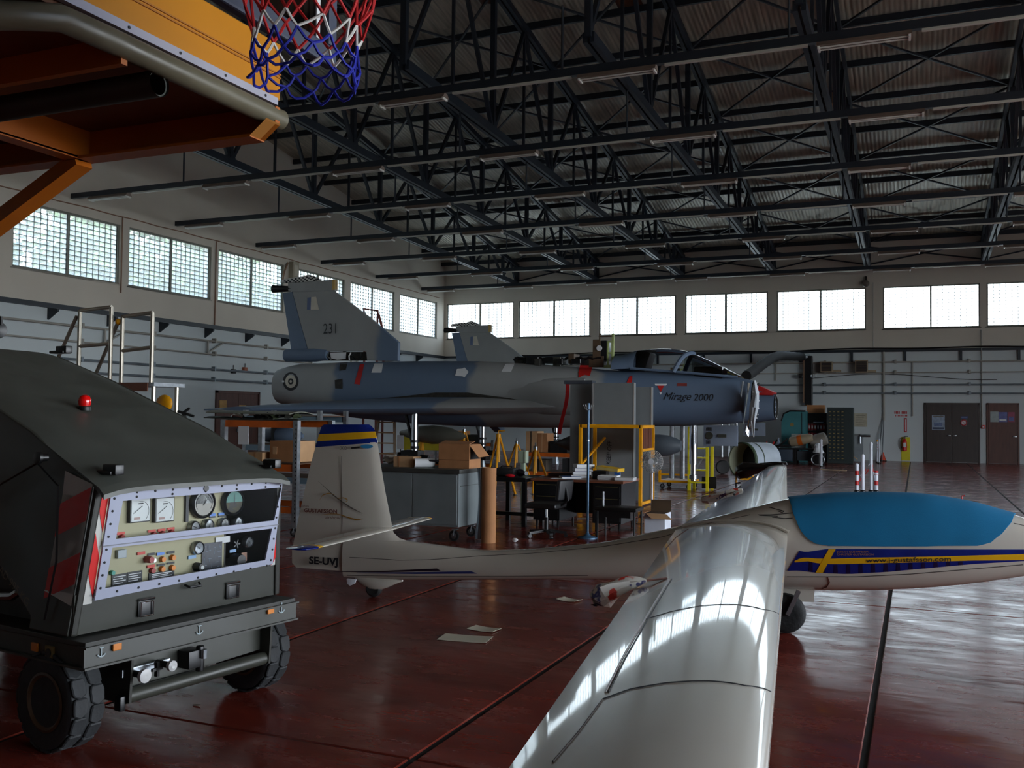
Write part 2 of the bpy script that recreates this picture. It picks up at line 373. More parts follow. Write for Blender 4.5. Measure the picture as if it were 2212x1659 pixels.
# unseen strip of the same glazing, added in the right wall for more light
for p0, p1, n_, ax in (((XR+.1, YF), (XR+.1, YB), 240, 1),):
    _wn[0] += 1; q = MB(); L_ = (p1[ax]-p0[ax]); mo = MB()
    box_ = (lambda b, a, c, z0, z1, t: b.bb(p0[0]-t, p0[0]+t, a, c, z0, z1)) if ax else (lambda b, a, c, z0, z1, t: b.bb(a, c, p0[1]-t, p0[1]+t, z0, z1))
    for i in range(0, n_+1, 4): box_(mo, p0[ax]+L_*i/n_-.03, p0[ax]+L_*i/n_+.03, WZ0, WZ1, .03)
    for j in range(13): box_(mo, p0[ax], p1[ax], WZ0+j*.138-.012, WZ0+j*.138+.012, .03)
    w_ = mo.build('window_%d' % _wn[0], MORTAR, kind='structure', smooth=0)
    if ax: q.add([(p0[0], p0[1], WZ0), (p0[0], p1[1], WZ0), (p0[0], p1[1], WZ1), (p0[0], p0[1], WZ1)], [(0, 1, 2, 3)])
    else: q.add([(p0[0], p0[1], WZ0), (p1[0], p0[1], WZ0), (p1[0], p0[1], WZ1), (p0[0], p0[1], WZ1)], [(0, 1, 2, 3)])
    q.build('added_glass_pane', GLASSB, w_, smooth=0)

# roof: corrugated sheets on purlins
def sheet_mat(name, rgb, metal, rough):
    m = mat(name, rgb, rough, metal, var=.35, vs=1.6, rvar=.12, stretch=(6, .5, 1)); return m
SHEET = sheet_mat('roof_sheet_metal', (.68, .66, .60), .25, .40)
SHEETB = mat('roof_sheet_brown', (.33, .20, .13), .6, var=.25, vs=3)
ceiling = setting('ceiling')
ang = math.atan(SLOPE); SLEN = (YB-RIDGE+.4)/math.cos(ang)
def sheet_mesh(name, m, wd, ln):
    b = MB(); n = 16; seg = n*4
    b.grid(lambda a, c: np.array([-wd/2+a*wd, -ln/2+c*ln, .010*math.cos(2*PI*a*n)]), seg, 1); return b.mesh(name, m, 80)
SW = 1.9
L3 = SLEN/4
SM, SMB = sheet_mesh('roof_sheet', SHEET, SW, L3+.12), sheet_mesh('translucent_sheet', SHEETB, SW*.62, L3+.12)
nsh = int((XR-XL)/SW)+1
brown = {(5, 1), (5, 2), (7, 1), (7, 2), (8, 2), (9, 2), (10, 2), (11, 2)}
for side in (1, -1):
    for i in range(nsh):
        for k_ in range(4):
            d = (k_+.5)*L3*math.cos(ang); y = YB+.4-d if side > 0 else YF-.4+d
            z = EAVE + SLOPE*(d-.4) + .13 + .004*(k_ % 2) + .006*(i % 2)
            put('roof_sheet', SM, (XL-.15+SW*(i+.5), y, z), ceiling, (-ang*side, 0, 0))
for x, y in ((-9.6, 20.2), (-6.1, 17.9), (-6.4, 21.3), (-3.0, 19.0), (.6, 20.4), (-1.2, 21.8)):
    b = MB(); wd = .62; ln = 2.1
    b.grid(lambda a, c: np.array([x-wd/2+a*wd, y-ln/2+c*ln, roof_z(y-ln/2+c*ln)+.10+.014*math.cos(2*PI*a*4)]), 16, 1)
    b.build('translucent_sheet', SHEETB, ceiling, smooth=80)
for side in (1, -1):
    ya, yb = (YB+.45, RIDGE) if side > 0 else (YF-.45, RIDGE)
    MB().prism([(XL-.3, ya, EAVE-.45*SLOPE+.17), (XL-.3, yb, EAVE+SLOPE*(YB-RIDGE)+.17), (XL-.3, yb, EAVE+SLOPE*(YB-RIDGE)+.22), (XL-.3, ya, EAVE-.45*SLOPE+.22)], (XR-XL+.6, 0, 0)).build('roof_light_block', SHEET, ceiling, smooth=0)  # added plate over the sheets, blocks light leaking through their gaps
for k_ in range(13):
    y = YB-.35-k_*1.93
    MB().bb(XL, XR, y-.04, y+.04, roof_z(y)-.09, roof_z(y)+.08).build('purlin', NAVY, ceiling, smooth=0)
    if k_ % 4 == 0 and 2*RIDGE-y > YF: MB().bb(XL, XR, 2*RIDGE-y-.04, 2*RIDGE-y+.04, roof_z(y)-.09, roof_z(y)+.08).build('purlin', NAVY, ceiling, smooth=0)
TX = [-16.69, -12.9, -9.1, -5.36, -1.75, 2.33, 6.1]
for i in range(len(TX)-1):          # wind bracing in the roof plane
    for k_ in range(0, 6):
        ya, yb = YB-.4-k_*3.86, YB-.4-(k_+1)*3.86
        for q, r_ in ((ya, yb), (yb, ya)):
            MB().bar((TX[i], q, roof_z(q)-.13), (TX[i+1], r_, roof_z(r_)-.13), .05, .05).build('bracing_rod', NAVY, ceiling, smooth=0)
for i in range(len(TX)-1):          # vertical cross bracing between the truss ends
    for a, c in ((7.65, 8.35), (8.35, 7.65)):
        MB().bar((TX[i], YB-.2, a), (TX[i+1], YB-.2, c), .05, .05).build('bracing_rod', NAVY, ceiling, smooth=0)

# roof trusses
ORD = ['first', 'second', 'third', 'fourth', 'fifth', 'sixth', 'seventh', 'eighth', 'ninth', 'tenth', 'eleventh', 'twelfth']
def chord_z(y): return 7.55 + .033*(YB-abs(y-RIDGE)-RIDGE if False else YB-y) if y > RIDGE else 7.55+.033*(YB-RIDGE)
def make_truss(x):
    t = thing('roof_truss', 'dark navy steel roof truss nearest the left gable wall, running to the window wall', 'roof truss', (x, YB, 7.55))
    ye = YB-.12
    for sx_ in (-.065, .065):
        MB().bar((x+sx_, ye, 7.55), (x+sx_, RIDGE, chord_z(RIDGE+.01)), .085, .19).build('bottom_chord', NAVY, t, smooth=0)
        MB().bar((x+sx_, ye, roof_z(ye)-.2), (x+sx_, RIDGE, roof_z(RIDGE)-.2), .085, .16).build('top_chord', NAVY, t, smooth=0)
    MB().bb(x-.09, x+.09, ye-.09, ye+.09, 7.5, roof_z(ye)-.1).build('end_post', NAVY, t, smooth=0)
    nodes = [ye, 38.3, 35.3, 31.7, 27.85, 24.0, 20.2, RIDGE]
    for i, y in enumerate(nodes[1:]):
        MB().bb(x-.06, x+.06, y-.06, y+.06, chord_z(y), roof_z(y)-.2).build('vertical_strut', NAVY, t, smooth=0)
    for a, c in zip(nodes[:-1], nodes[1:]):
        mid = (a+c)/2
        MB().bar((x, a, chord_z(a)), (x, mid, roof_z(mid)-.2), .085, .085).build('diagonal_strut', NAVY, t, smooth=0)
        MB().bar((x, c, chord_z(c)), (x, mid, roof_z(mid)-.2), .085, .085).build('diagonal_strut', NAVY, t, smooth=0)
        if a-c > 2: MB().bb(x-.03, x+.03, mid-.03, mid+.03, chord_z(mid), roof_z(mid)-.2).build('vertical_strut', NAVY, t, smooth=0)
    for y in nodes[1:-1]: MB().bb(x-.045, x+.045, y-.16, y+.16, chord_z(y)-.02, chord_z(y)+.16).build('gusset_plate', NAVY, t, smooth=0)
    return t
tr0 = make_truss(TX[0])
for i, x in enumerate(TX):
    t = tr0 if i == 0 else copy_tree(tr0)
    t.location.x = x; t['group'] = 'steel roof trusses'
    t['label'] = 'dark navy steel roof truss, %s from the left gable wall' % ORD[i]

# light rails hung under the trusses, with unlit fluorescent battens
RY = [14.65, 18.48, 22.31, 26.1, 29.91, 33.82, 37.76]; RZ = 7.16
FIXM = mat('batten_housing', (.46, .40, .36), .6, var=.15)
TUBEM = mat('tube_white', (.86, .86, .84), .35, var=.03)
TRUNK = mat('trunking_white', (.74, .74, .70), .5, var=.05)
b = MB(); fl = 1.30
b.bb(-fl/2, fl/2, -.09, .09, -.05, .03); bat0 = b
def make_batten():
    t = thing('light_batten', 'x', 'light', (0, 0, 0))
    b = MB(); b.prism([(-fl/2, -.05, 0), (-fl/2, .05, 0), (-fl/2, .11, -.075), (-fl/2, -.11, -.075)], (fl, 0, 0)); b.build('housing', FIXM, t, smooth=0, local=True)
    for y in (-.05, .05): MB().tube((-fl/2+.04, y, -.092), (fl/2-.04, y, -.092), .013, n=8).build('tube', TUBEM, t, local=True)
    for x in (-fl/2+.03, fl/2-.03): MB().bb(x-.015, x+.015, -.09, .09, -.115, -.07).build('lamp_holder', TUBEM, t, smooth=0, local=True)
    return t
bt0 = make_batten(); first = True
place = ['nearest the camera', 'second from the camera', 'third from the camera', 'fourth from the camera', 'third from the window wall', 'second from the window wall', 'along the window wall']
BX0, BXD = -19.3, 3.72
for i, y in enumerate(RY):
    r = thing('light_rail', 'long dark navy steel light rail under the trusses, the one %s' % place[i], 'rail', (XL, y, RZ), 0, 'steel light rails')
    MB().bb(XL, 6.3, y-.05, y+.05, RZ, RZ+.13).build('channel', NAVY, r, smooth=0)
    for x in TX: MB().tube((x, y, RZ+.1), (x, y, chord_z(y)+.02), .022, n=6).build('hanger_rod', NAVY, r)
    for n_ in range(7):
        x = BX0+.2*math.sin(i*1.7)+BXD*n_
        if x > 6: continue
        t = bt0 if first else copy_tree(bt0); first = False
        t.location = (x, y, RZ-.002); t['group'] = 'fluorescent battens on the rails'
        t['label'] = 'unlit fluorescent batten, %s from the left wall, on the rail %s' % (ORD[n_], place[i])
        MB().bb(x+.78, x+BXD-.78, y-.03, y+.03, RZ-.035, RZ).build('trunking', TRUNK, r, smooth=0)

# service rail and pipes on the walls
tn = [0]
def trim(parts, m, kids=(), smooth=0):
    tn[0] += 1
    o = parts.build('trim_%d' % tn[0], m, kind='structure', smooth=smooth)
    for nm, mm, bmesh_ in kids: bmesh_.build(nm, mm, o, smooth=smooth)
    return o
PIPEM = mat('pipe_paint', (.62, .61, .58), .5, var=.12); PIPEG = mat('pipe_grey', (.50, .54, .57), .4, .4, var=.2)
def ball_brackets(f, n, m=NAVY):
    return [('bracket', m, f(i)) for i in range(n)]
CZ = 4.28
trim(MB().bb(XL, XL+.10, YF, YB, CZ-.06, CZ+.06), NAVY, ball_brackets(lambda i: MB().prism([(XL, 10+i*1.95, CZ-.06), (XL+.34, 10+i*1.95, CZ-.10), (XL+.34, 10+i*1.95, CZ-.15), (XL, 10+i*1.95, CZ-.36)], (0, .06, 0)), 15))
trim(MB().bb(XL, XR, YB-.10, YB, CZ-.05, CZ+.05), NAVY, ball_brackets(lambda i: MB().bb(-18+i*1.95, -17.92+i*1.95, YB-.12, YB, CZ-.42, CZ-.05), 14))
for z, r, m in ((3.83, .03, PIPEM), (3.42, .022, PIPEM), (2.95, .035, PIPEG), (2.62, .035, PIPEG)):
    kids = [('pipe_clip', m, MB().bb(-19+i*2.6, -18.93+i*2.6, YB-.14, YB, z-.05, z+.09)) for i in range(12)]
    trim(MB().tube((XL, YB-.1, z), (XR, YB-.1, z), r, n=8), m, kids, smooth=40)
    kids = [('pipe_clip', m, MB().bb(XL, XL+.14, 11+i*2.6, 11.07+i*2.6, z-.05, z+.09)) for i in range(11)]
    trim(MB().tube((XL+.1, YF, z), (XL+.1, YB, z), r, n=8), m, kids, smooth=40)
b = MB()
for i in range(5):
    y = 15.5+i*4.1; b.bar((XL+.1, y, 3.4), (XL+.1, y, 3.83), .05); b.bar((XL+.1, y, 3.45), (XL+.1, y+.7, 3.8), .04)
trim(b, PIPEM)
def droppipe(px, ya, yb, r=.02, m=PIPEM):
    p = un(px, ya, y=YB-.08); q = un(px, yb, y=YB-.08); q[0] = p[0]; trim(MB().tube(p, q, r, n=8), m, smooth=40)
droppipe(1909, 760, 908, .045); droppipe(1971, 780, 899, .025); droppipe(2120, 712, 921, .025); droppipe(1676, 760, 822, .03); droppipe(1886, 610, 755, .012)
for py in (768, 776): pass
for y, z0 in ((20.2, 4.9), (24.08, 4.3)):
    trim(MB().tube((XL+.03, y, z0 if y < 22 else 4.3), (XL+.03, y, 7.0), .018, n=6), mat('rusty_conduit', (.55, .42, .34), .8, var=.2), smooth=40)
trim(MB().path([(XL+.03, 12.5, 7.02)]+[(XL+.03, y, 7.02+.01*math.sin(y*9)) for y in np.arange(13, 40, .5)], .016, 6), mat('rusty_conduit', (.55, .42, .34), .8, var=.2), smooth=40)
trim(MB().path([(x, YB-.14, CZ+.07+.05*math.sin(x*.9)*math.sin(x*.31)) for x in np.arange(-18, 6, .4)], .03, 6), BLACK, smooth=40)
trim(MB().path([(x, YB-.1, 3.25+.12*math.cos((x+1.5)*.8)) for x in np.arange(-4, 3, .25)], .012, 6), BLACK, smooth=40)

# doors
DOORM = mat('door_dark_brown', (.20, .155, .14), .45, var=.2, vs=2, stretch=(6, 6, 1))
DOORM2 = mat('door_brown', (.34, .20, .16), .5, var=.2, vs=2, stretch=(6, 6, 1))
def door(n, x0, x1, leaves, m):
    o = MB(); 
    for a in (x0-.06, x1): o.bb(a, a+.06, YB-.06, YB+.02, 0, 2.24)
    o.bb(x0-.06, x1+.06, YB-.06, YB+.02, 2.2, 2.26)
    o = o.build('door_%d' % n, m, kind='structure', smooth=0)
    w_ = (x1-x0)/leaves
    for i in range(leaves):
        lf = MB().bb(x0+i*w_+.008, x0+(i+1)*w_-.008, YB-.04, YB, .01, 2.2).build('door_leaf', m, o, smooth=0, bevel=.004)
        hx = x0+(i+1)*w_-.1 if i == 0 and leaves > 1 else x1-.1 if leaves == 1 else x0+i*w_+.1
        MB().bb(hx-.06, hx+.06, YB-.09, YB-.04, 1.0, 1.04).build('door_handle', STEEL, lf, bevel=.004)
    return o
def bx(px, py): return un(px, py, y=YB)
door(1, bx(2000, 930)[0], bx(2113, 930)[0], 2, DOORM)
door(2, bx(2135, 930)[0], bx(2198, 930)[0], 1, DOORM2)
o = MB().bb(XL-.02, XL+.06, 24.2, 24.28, 0, 2.3).bb(XL-.02, XL+.06, 26.3, 26.38, 0, 2.3).bb(XL-.02, XL+.06, 24.2, 26.38, 2.22, 2.3).build('door_3', DOORM2, kind='structure', smooth=0)
for i in range(2):
    lf = MB().bb(XL, XL+.04, 24.29+i*1.005, 25.285+i*1.005, .01, 2.22).build('door_leaf', DOORM2, o, smooth=0, bevel=.004)
    MB().bb(XL+.04, XL+.09, 25.2+i*.1, 25.25+i*.1, .98, 1.08).build('door_handle', STEEL, lf)
# ------------------------------------------------------------------ a lofted aircraft body that parts and markings can be laid on
class Hull:
    def __init__(s, O, ang, st, n=2.0, low=0.):
        """O axis origin (x,y); ang heading; st = [(px_top, py_top, px_bot, py_bot, half_width)] measured on the plane of symmetry"""
        s.O = np.array([O[0], O[1], 0.]); s.u = np.array([math.cos(ang), math.sin(ang), 0]); s.v = np.array([-math.sin(ang), math.cos(ang), 0]); s.n = n
        T = []
        for a, b_, c, d, w_ in st:
            p, q = unp(a, b_, s.v, s.v.dot(s.O)), unp(c, d, s.v, s.v.dot(s.O))
            T.append((((p+q)/2-s.O).dot(s.u), p[2], q[2], w_))
        T = np.array(sorted(T)); s.raw = T
        uu = np.linspace(T[0, 0], T[-1, 0], 300); k = np.array([1, 2, 3, 4, 5, 6, 7, 6, 5, 4, 3, 2, 1.]); k /= k.sum()
        cols = []
        for c in (1, 2, 3):
            y = np.interp(uu, T[:, 0], T[:, c]); yp = np.concatenate([2*y[0]-y[6:0:-1], y, 2*y[-1]-y[-2:-8:-1]]); cols.append(np.convolve(yp, k, 'valid'))
        s.uu, s.c = uu, cols
    def at(s, u): return tuple(float(np.interp(u, s.uu, c)) for c in s.c)
    def W(s, u, v, z): p = s.O + s.u*u + s.v*v; p[2] = z; return p
    def ring_pt(s, u, th, off=0.):
        zt, zb, w_ = s.at(u); c, d = math.cos(th), math.sin(th); e = 2/s.n
        return s.W(u, -(w_+off)*np.sign(c)*abs(c)**e, (zt+zb)/2 + ((zt-zb)/2+off)*np.sign(d)*abs(d)**e)
    def near(s, u, z, off=.004):
        zt, zb, w_ = s.at(u); t = min(.985, abs((z-(zt+zb)/2)/((zt-zb)/2))); return s.W(u, -(w_*(1-t**s.n)**(1/s.n)+off), z)
    def pick(s, px, py, off=.004):
        vv = -.3; p = None
        for _ in range(12):
            p = unp(px, py, s.v, s.v.dot(s.O)+vv); u = (p-s.O).dot(s.u); zt, zb, w_ = s.at(u)
            t = min(.985, abs((p[2]-(zt+zb)/2)/((zt-zb)/2))); vv = .5*vv + .5*(-(w_*(1-t**s.n)**(1/s.n)+off))
        return unp(px, py, s.v, s.v.dot(s.O)+vv)
    def body(s, u0, u1, ns, nr=28, c0=True, c1=True):
        return MB().loft([[s.ring_pt(u0+(u1-u0)*i/ns, 2*PI*j/nr) for j in range(nr)] for i in range(ns+1)], c0, c1)
    def patch(s, top, bot, n=24, m=6, off=.004, d=None):
        """a marking on the near side between two measured curves (lists of px,py left to right)"""
        T, B = np.array(top, float), np.array(bot, float)
        def fn(a, b):
            t = np.array([np.interp(a, np.linspace(0, 1, len(T)), T[:, 0]), np.interp(a, np.linspace(0, 1, len(T)), T[:, 1])])
            q = np.array([np.interp(a, np.linspace(0, 1, len(B)), B[:, 0]), np.interp(a, np.linspace(0, 1, len(B)), B[:, 1])])
            p = t*(1-b)+q*b; return s.pick(p[0], p[1], off)
        return MB().grid(fn, n, m)
    def line(s, pts, r=.004, n=4, off=.002, sub=6):
        P = np.array(pts, float); k = len(P); a = np.linspace(0, 1, (k-1)*sub+1); tt = np.linspace(0, 1, k)
        return MB().path([s.pick(np.interp(x, tt, P[:, 0]), np.interp(x, tt, P[:, 1]), off) for x in a], r, n)
# ------------------------------------------------------------------ the delta-wing fighter under overhaul
def camo(name, steps, c1, c2, axis='X', nz=.9):
    m = mat(name, c1, .55, var=.08, vs=1.2, rvar=.08); t = m.node_tree; N = t.nodes; L = t.links; p = N['Principled BSDF']
    base = [n for n in N if n.type == 'VALTORGB'][0]
    co = N.new('ShaderNodeTexCoord'); sp = N.new('ShaderNodeSeparateXYZ'); L.new(co.outputs['Object'], sp.inputs[0])
    no = N.new('ShaderNodeTexNoise'); no.inputs['Scale'].default_value = .9; no.inputs['Detail'].default_value = 2; L.new(co.outputs['Object'], no.inputs['Vector'])
    ma = N.new('ShaderNodeMath'); ma.operation = 'MULTIPLY_ADD'; L.new(no.outputs['Fac'], ma.inputs[0]); ma.inputs[1].default_value = nz; L.new(sp.outputs[axis], ma.inputs[2])
    mr = N.new('ShaderNodeMapRange'); L.new(ma.outputs[0], mr.inputs['Value']); mr.inputs['From Min'].default_value = -8; mr.inputs['From Max'].default_value = 8
    r = N.new('ShaderNodeValToRGB'); L.new(mr.outputs[0], r.inputs['Fac']); e = r.color_ramp.elements
    while len(e) > 1: e.remove(e[-1])
    e[0].position = 0; e[0].color = (0, 0, 0, 1); on = 0
    for x in steps:
        on = 1-on
        for dx, val in ((-.06, 1-on), (.06, on)):
            q = e.new((x+dx+nz/2+8)/16); q.color = (val, val, val, 1)
    mx = N.new('ShaderNodeMix'); mx.data_type = 'RGBA'; L.new(r.outputs[0], mx.inputs[0]); L.new(base.outputs[0], mx.inputs[6]); mx.inputs[7].default_value = lin(c2)+(1,)
    L.new(mx.outputs[2], p.inputs['Base Color']); return m
GREY, BLUEG = (.56, .57, .57), (.36, .43, .52)
JX0, JYA = -9.0, 20.0
def jX(px): return un(px, 830, y=JYA)[0]-JX0
CAMO = camo('camouflage_body', [jX(755), jX(1045), jX(1300)], GREY, BLUEG, nz=1.2)
CAMOF = camo('camouflage_fin', [jX(812)], GREY, BLUEG, nz=.7)
BLUEP = mat('blue_grey_paint', BLUEG, .55, var=.08); GREYP2 = mat('light_grey_paint', GREY, .55, var=.08)
DARKBAY = mat('equipment_bay', (.16, .15, .13), .7, var=.5, vs=14)
PRIMER = mat('green_primer', (.62, .68, .44), .6, var=.15); BROWNP = mat('brown_primer', (.34, .27, .20), .6, var=.2)
REDC = mat('red_cover', (.72, .10, .09), .6, var=.15)
def canopy_glass(name, tint, mixv):
    m = bpy.data.materials.new(name); m.use_nodes = True; t = m.node_tree; N = t.nodes; L = t.links; N.clear()
    o = N.new('ShaderNodeOutputMaterial'); a = N.new('ShaderNodeBsdfTransparent'); g = N.new('ShaderNodeBsdfGlossy'); a.inputs[0].default_value = tint+(1,)
    g.inputs['Roughness'].default_value = .04; f = N.new('ShaderNodeLayerWeight'); f.inputs[0].default_value = mixv
    m2 = N.new('ShaderNodeMixShader'); L.new(f.outputs['Fresnel'], m2.inputs[0]); L.new(a.outputs[0], m2.inputs[1]); L.new(g.outputs[0], m2.inputs[2]); L.new(m2.outputs[0], o.inputs[0]); return m
CGLASS = canopy_glass('canopy_glass', (.94, .95, .96), .16); WGLASS = canopy_glass('windscreen_glass', (.42, .46, .46), .3)
POLY = canopy_glass('clear_polythene', (.8, .82, .84), .5)
JH = Hull((JX0, JYA), 0., [(610, 797, 612, 872, .46), (640, 787, 645, 880, .52), (760, 782, 760, 902, .64), (900, 780, 900, 916, .78), (1040, 780, 1040, 922, .84), (1150, 786, 1150, 924, .86), (1250, 793, 1250, 924, .82),
    (1330, 801, 1330, 922, .72), (1400, 799, 1400, 921, .60), (1500, 806, 1500, 920, .54), (1580, 812, 1580, 916, .48), (1628, 822, 1628, 908, .42)], 2.3)
def make_jet():
    j = thing('fighter_jet', 'x', 'jet', (JX0, JYA, 0)); H = JH; u0, u1 = H.uu[0], H.uu[-1]
    P = lambda px, py, y=JYA: un(px, py, y=y)
    H.body(u0, u1, 40, 32, True, True).build('fuselage', CAMO, j, smooth=50)
    zt, zb, w_ = H.at(u0)
    MB().lathe([(.40, 0), (.40, .02), (.34, .03), (.34, -.5), (.01, -.5)], H.W(u0-.02, 0, (zt+zb)/2), (-1, 0, 0), 24, False).build('exhaust_duct', DARKBAY, j)
    zt, zb, w_ = H.at(u1); b = MB(); b.lathe([(w_*.9, 0), (w_*.98, .03), (w_*.8, .05), (w_*.72, -.02), (.01, -.02)], H.W(u1, 0, (zt+zb)/2), (1, 0, 0), 26, False); bl = b.build('nose_bulkhead', DARKBAY, j)
    for i in range(14):
        a = 2*PI*i/14; MB().ball(H.W(u1+.045, w_*.88*math.cos(a), (zt+zb)/2+w_*.88*math.sin(a)), .018, 6, 4).build('mounting_bolt', WHITE, bl)
    # wings
    for sd in (-1, 1):
        yr, yt = JYA+sd*.62, JYA+sd*4.5
        ler = un(1240, 886, y=JYA-.62)[0]; ter = un(640, 873, y=JYA-.62)[0]; zr, zt_ = 1.80, 1.66
        let_, tet = un(545, 884, y=JYA-4.5)[0], un(470, 884, y=JYA-4.5)[0]
        rings = []
        for k_ in range(9):
            f = k_/8; y = yr+(yt-yr)*f; le = ler+(let_-ler)*f; te = ter+(tet-ter)*f; z = zr+(zt_-zr)*f; th = .30*(1-f)+.12
            rings.append([(te+(le-te)*c, y, z+th*s_) for c, s_ in ((0, .02), (.25, .35), (.5, .5), (.75, .5), (.92, .32), (1, 0), (.92, -.3), (.6, -.5), (.25, -.35), (0, -.02))])
        MB().loft(rings).build('wing', CAMO, j, smooth=50)
        b = MB(); b.prism([(ter-.02, yr, zr+.015), (ter-.55, yr+.25*sd, zr+.01), (tet-.35, yt, zt_+.01), (tet, yt, zt_+.01)], (0, 0, -.03)); b.build('elevon', BLUEP, j, smooth=0)
    # intake cheek on the near and far side
    for sd in (-1, 1):
        rings = []
        for f, r in ((0, .20), (.25, .34), (.6, .40), (.9, .40), (1, .38)):
            x = un(1080, 866, y=JYA)[0]*(1-f)+un(1285, 866, y=JYA)[0]*f
            rings.append([(x, JYA+sd*(.62+.36*r*2*max(-.2, math.cos(a)) ), 2.02+r*1.05*math.sin(a)) for a in np.linspace(0, 2*PI, 17)[:-1]])
        b = MB().loft(rings); c = b.build('air_intake', CAMO, j, smooth=60)
    # fin, rudder, aerial fairings
    def plate(name, pts, m, th=.10, par=j, y=JYA, bev=.012): return MB().prism([P(px, py)+np.array([0, y-JYA-th/2, 0]) for px, py in pts], (0, th, 0)).build(name, m, par, smooth=0, bevel=bev, seg=1)
    fin = plate('fin', [(634, 630), (723, 629), (795, 682), (863, 740), (862, 780), (795, 779), (793, 759), (680, 759), (668, 757), (652, 700)], CAMOF, .11)
    plate('rudder', [(612, 633), (634, 630), (652, 700), (668, 757), (631, 757), (622, 700)], BLUEP, .09)
    plate('fin_tip', [(625, 612), (693, 607), (727, 604), (727, 629), (640, 632), (625, 628)], GREYP2, .13)
    plate('aerial_strip', [(720, 605), (727, 604), (727, 627), (720, 628)], mat('tan_dielectric', (.72, .60, .34), .6), .135)
    MB().tube(P(590, 624), P(650, 624), .10, .05, 14).build('warning_receiver', BLACKM, j)
    ch = MB()
    cells = [(612+i*6.6, 606-9*math.sin(PI*min(1, max(0, (i+.5)/13)))) for i in range(13)]
    plate('fin_cap', [(607, 612), (612, 604), (640, 599), (658, 597), (668, 593), (680, 597), (697, 607)], mat('cap_white', (.82, .82, .80), .5), .10)
    for i in range(20):
        for k_ in range(3):
            if (i+k_) % 2: continue
            x = 613+i*4.0; top = np.interp(x, [607, 612, 640, 658, 668, 680, 697], [612, 604, 599, 597, 593, 597, 607])
            y = top+1.2+k_*3.6
            if y+3.4 < 612 and x < 690: ch.add([P(x, y, JYA-.055), P(x+4, y, JYA-.055), P(x+4, y+3.4, JYA-.055), P(x, y+3.4, JYA-.055)], [(0, 1, 2, 3)])
    tag(ch.build('checker_pattern', INK, j, smooth=0), kind='stuff')
    MB().lathe([(.03, 0), (.16, .04), (.17, .9), (.13, 1.28)], P(616, 768), (1, 0, 0), 18).build('brake_chute_housing', BLUEP, j)
    bay = MB().prism([P(680, 760)+np.array([0, .02, 0]), P(793, 760)+np.array([0, .02, 0]), P(793, 779)+np.array([0, .02, 0]), P(680, 779)+np.array([0, .02, 0])], (0, .03, 0)).build('fin_root_bay', DARKBAY, j, smooth=0)
    random.seed(3); 
    for i in range(9):
        x = 690+i*11+random.uniform(-3, 3)
        if 712 < x < 745: continue
        MB().path([P(x, 762, JYA-.02), P(x+random.uniform(-8, 8), 769, JYA-.07), P(x+random.uniform(-5, 5), 777, JYA-.02)], .018, 6).build('cable_loop', random.choice([BLACK, STEEL, PAPER]), bay)
    MB().prism([P(713, 762, JYA-.02), P(747, 761, JYA-.02), P(746, 775, JYA-.02), P(728, 777, JYA-.02), P(715, 774, JYA-.02)], (0, .02, 0)).build('white_panel', PAPER, bay, smooth=0)
    # markings
    ux, uz = np.array([1, 0, 0]), np.array([0, 0, 1.])
    lettering('flash_panel_blue', '', .1, (0, 0, 0), ux, uz, INK, j) if 0 else None
    yq = JYA-.062
    quad = lambda nm, pts, m, y=yq: MB().add([P(a, b_, y) for a, b_ in pts], [(0, 1, 2, 3)]).build(nm, m, j, smooth=0)
    quad('fin_flash_blue', [(664, 643), (672, 642), (671, 669), (663, 669)], mat('flash_blue', (.36, .42, .56), .6)); quad('fin_flash_white', [(672, 642), (683, 641), (689, 669), (671, 669)], mat('flash_white', (.78, .76, .70), .6))
    for r_, m in ((1.0, INK), (.70, mat('flash_white', (.78, .76, .70), .6)), (.34, INK), (.15, mat('flash_white', (.78, .76, .70), .6))):
        b = MB(); b.add([JH.pick(628+17*r_*math.cos(a), 824+20*r_*math.sin(a), .004+.002*(1.1-r_)*3) for a in np.linspace(0, 2*PI, 25)[:-1]]+[JH.pick(628, 824, .004+.002*(1.1-r_)*3)], [(i, (i+1) % 24, 24) for i in range(24)]); b.build('roundel_ring', m, j, smooth=0)
    JH.patch([(609, 822), (614, 822)], [(609, 826), (614, 826)], 2, 2, .014).build('roundel_bar', PAPER, j, smooth=0)
    for top, bot in (([(809, 785), (828, 785)], [(802, 805), (824, 805)]), ([(987, 797), (1000, 796), (1003, 793), (1012, 803)], [(983, 812), (1000, 813), (1003, 816), (1012, 803.5)]), ([(1092, 786), (1112, 785)], [(1083, 803), (1104, 803)])):
        JH.patch(top, bot, 8, 4, .012).build('taped_paper', PAPER, j, smooth=0)
    JH.patch([(778, 786), (787, 786)], [(765, 829), (777, 831)], 3, 8, .012).build('red_strap', REDC, j)
    for q in ([(723, 821), (740, 818), (740, 840), (724, 839)], [(735, 784), (751, 783), (747, 799), (733, 801)]):
        JH.patch([q[0], q[1]], [q[3], q[2]], 3, 4, .006).build('access_opening', DARKBAY, j, smooth=0)
    JH.patch([(760, 865), (860, 857), (940, 848), (1010, 848), (1100, 860), (1190, 878)], [(760, 871), (860, 868), (940, 866), (1010, 866), (1100, 871), (1190, 882)], 30, 4, .02).build('wing_root_bay', DARKBAY, j, smooth=0)
    JH.patch([(1253, 789), (1281, 789)], [(1249, 806), (1274, 812)], 4, 4, .015).build('red_cover', REDC, j)
    b = MB(); b.slab(lambda a, c: JH.pick(1250+a*20, 806+c*10*(1-a), .014), 3, 3, (0, -.004, 0)); b.build('red_tab', REDC, j)
    JH.patch([(1355, 824), (1360, 813), (1366, 811)], [(1353, 829), (1360, 829), (1365, 829)], 4, 3, .012).build('red_blank', REDC, j)
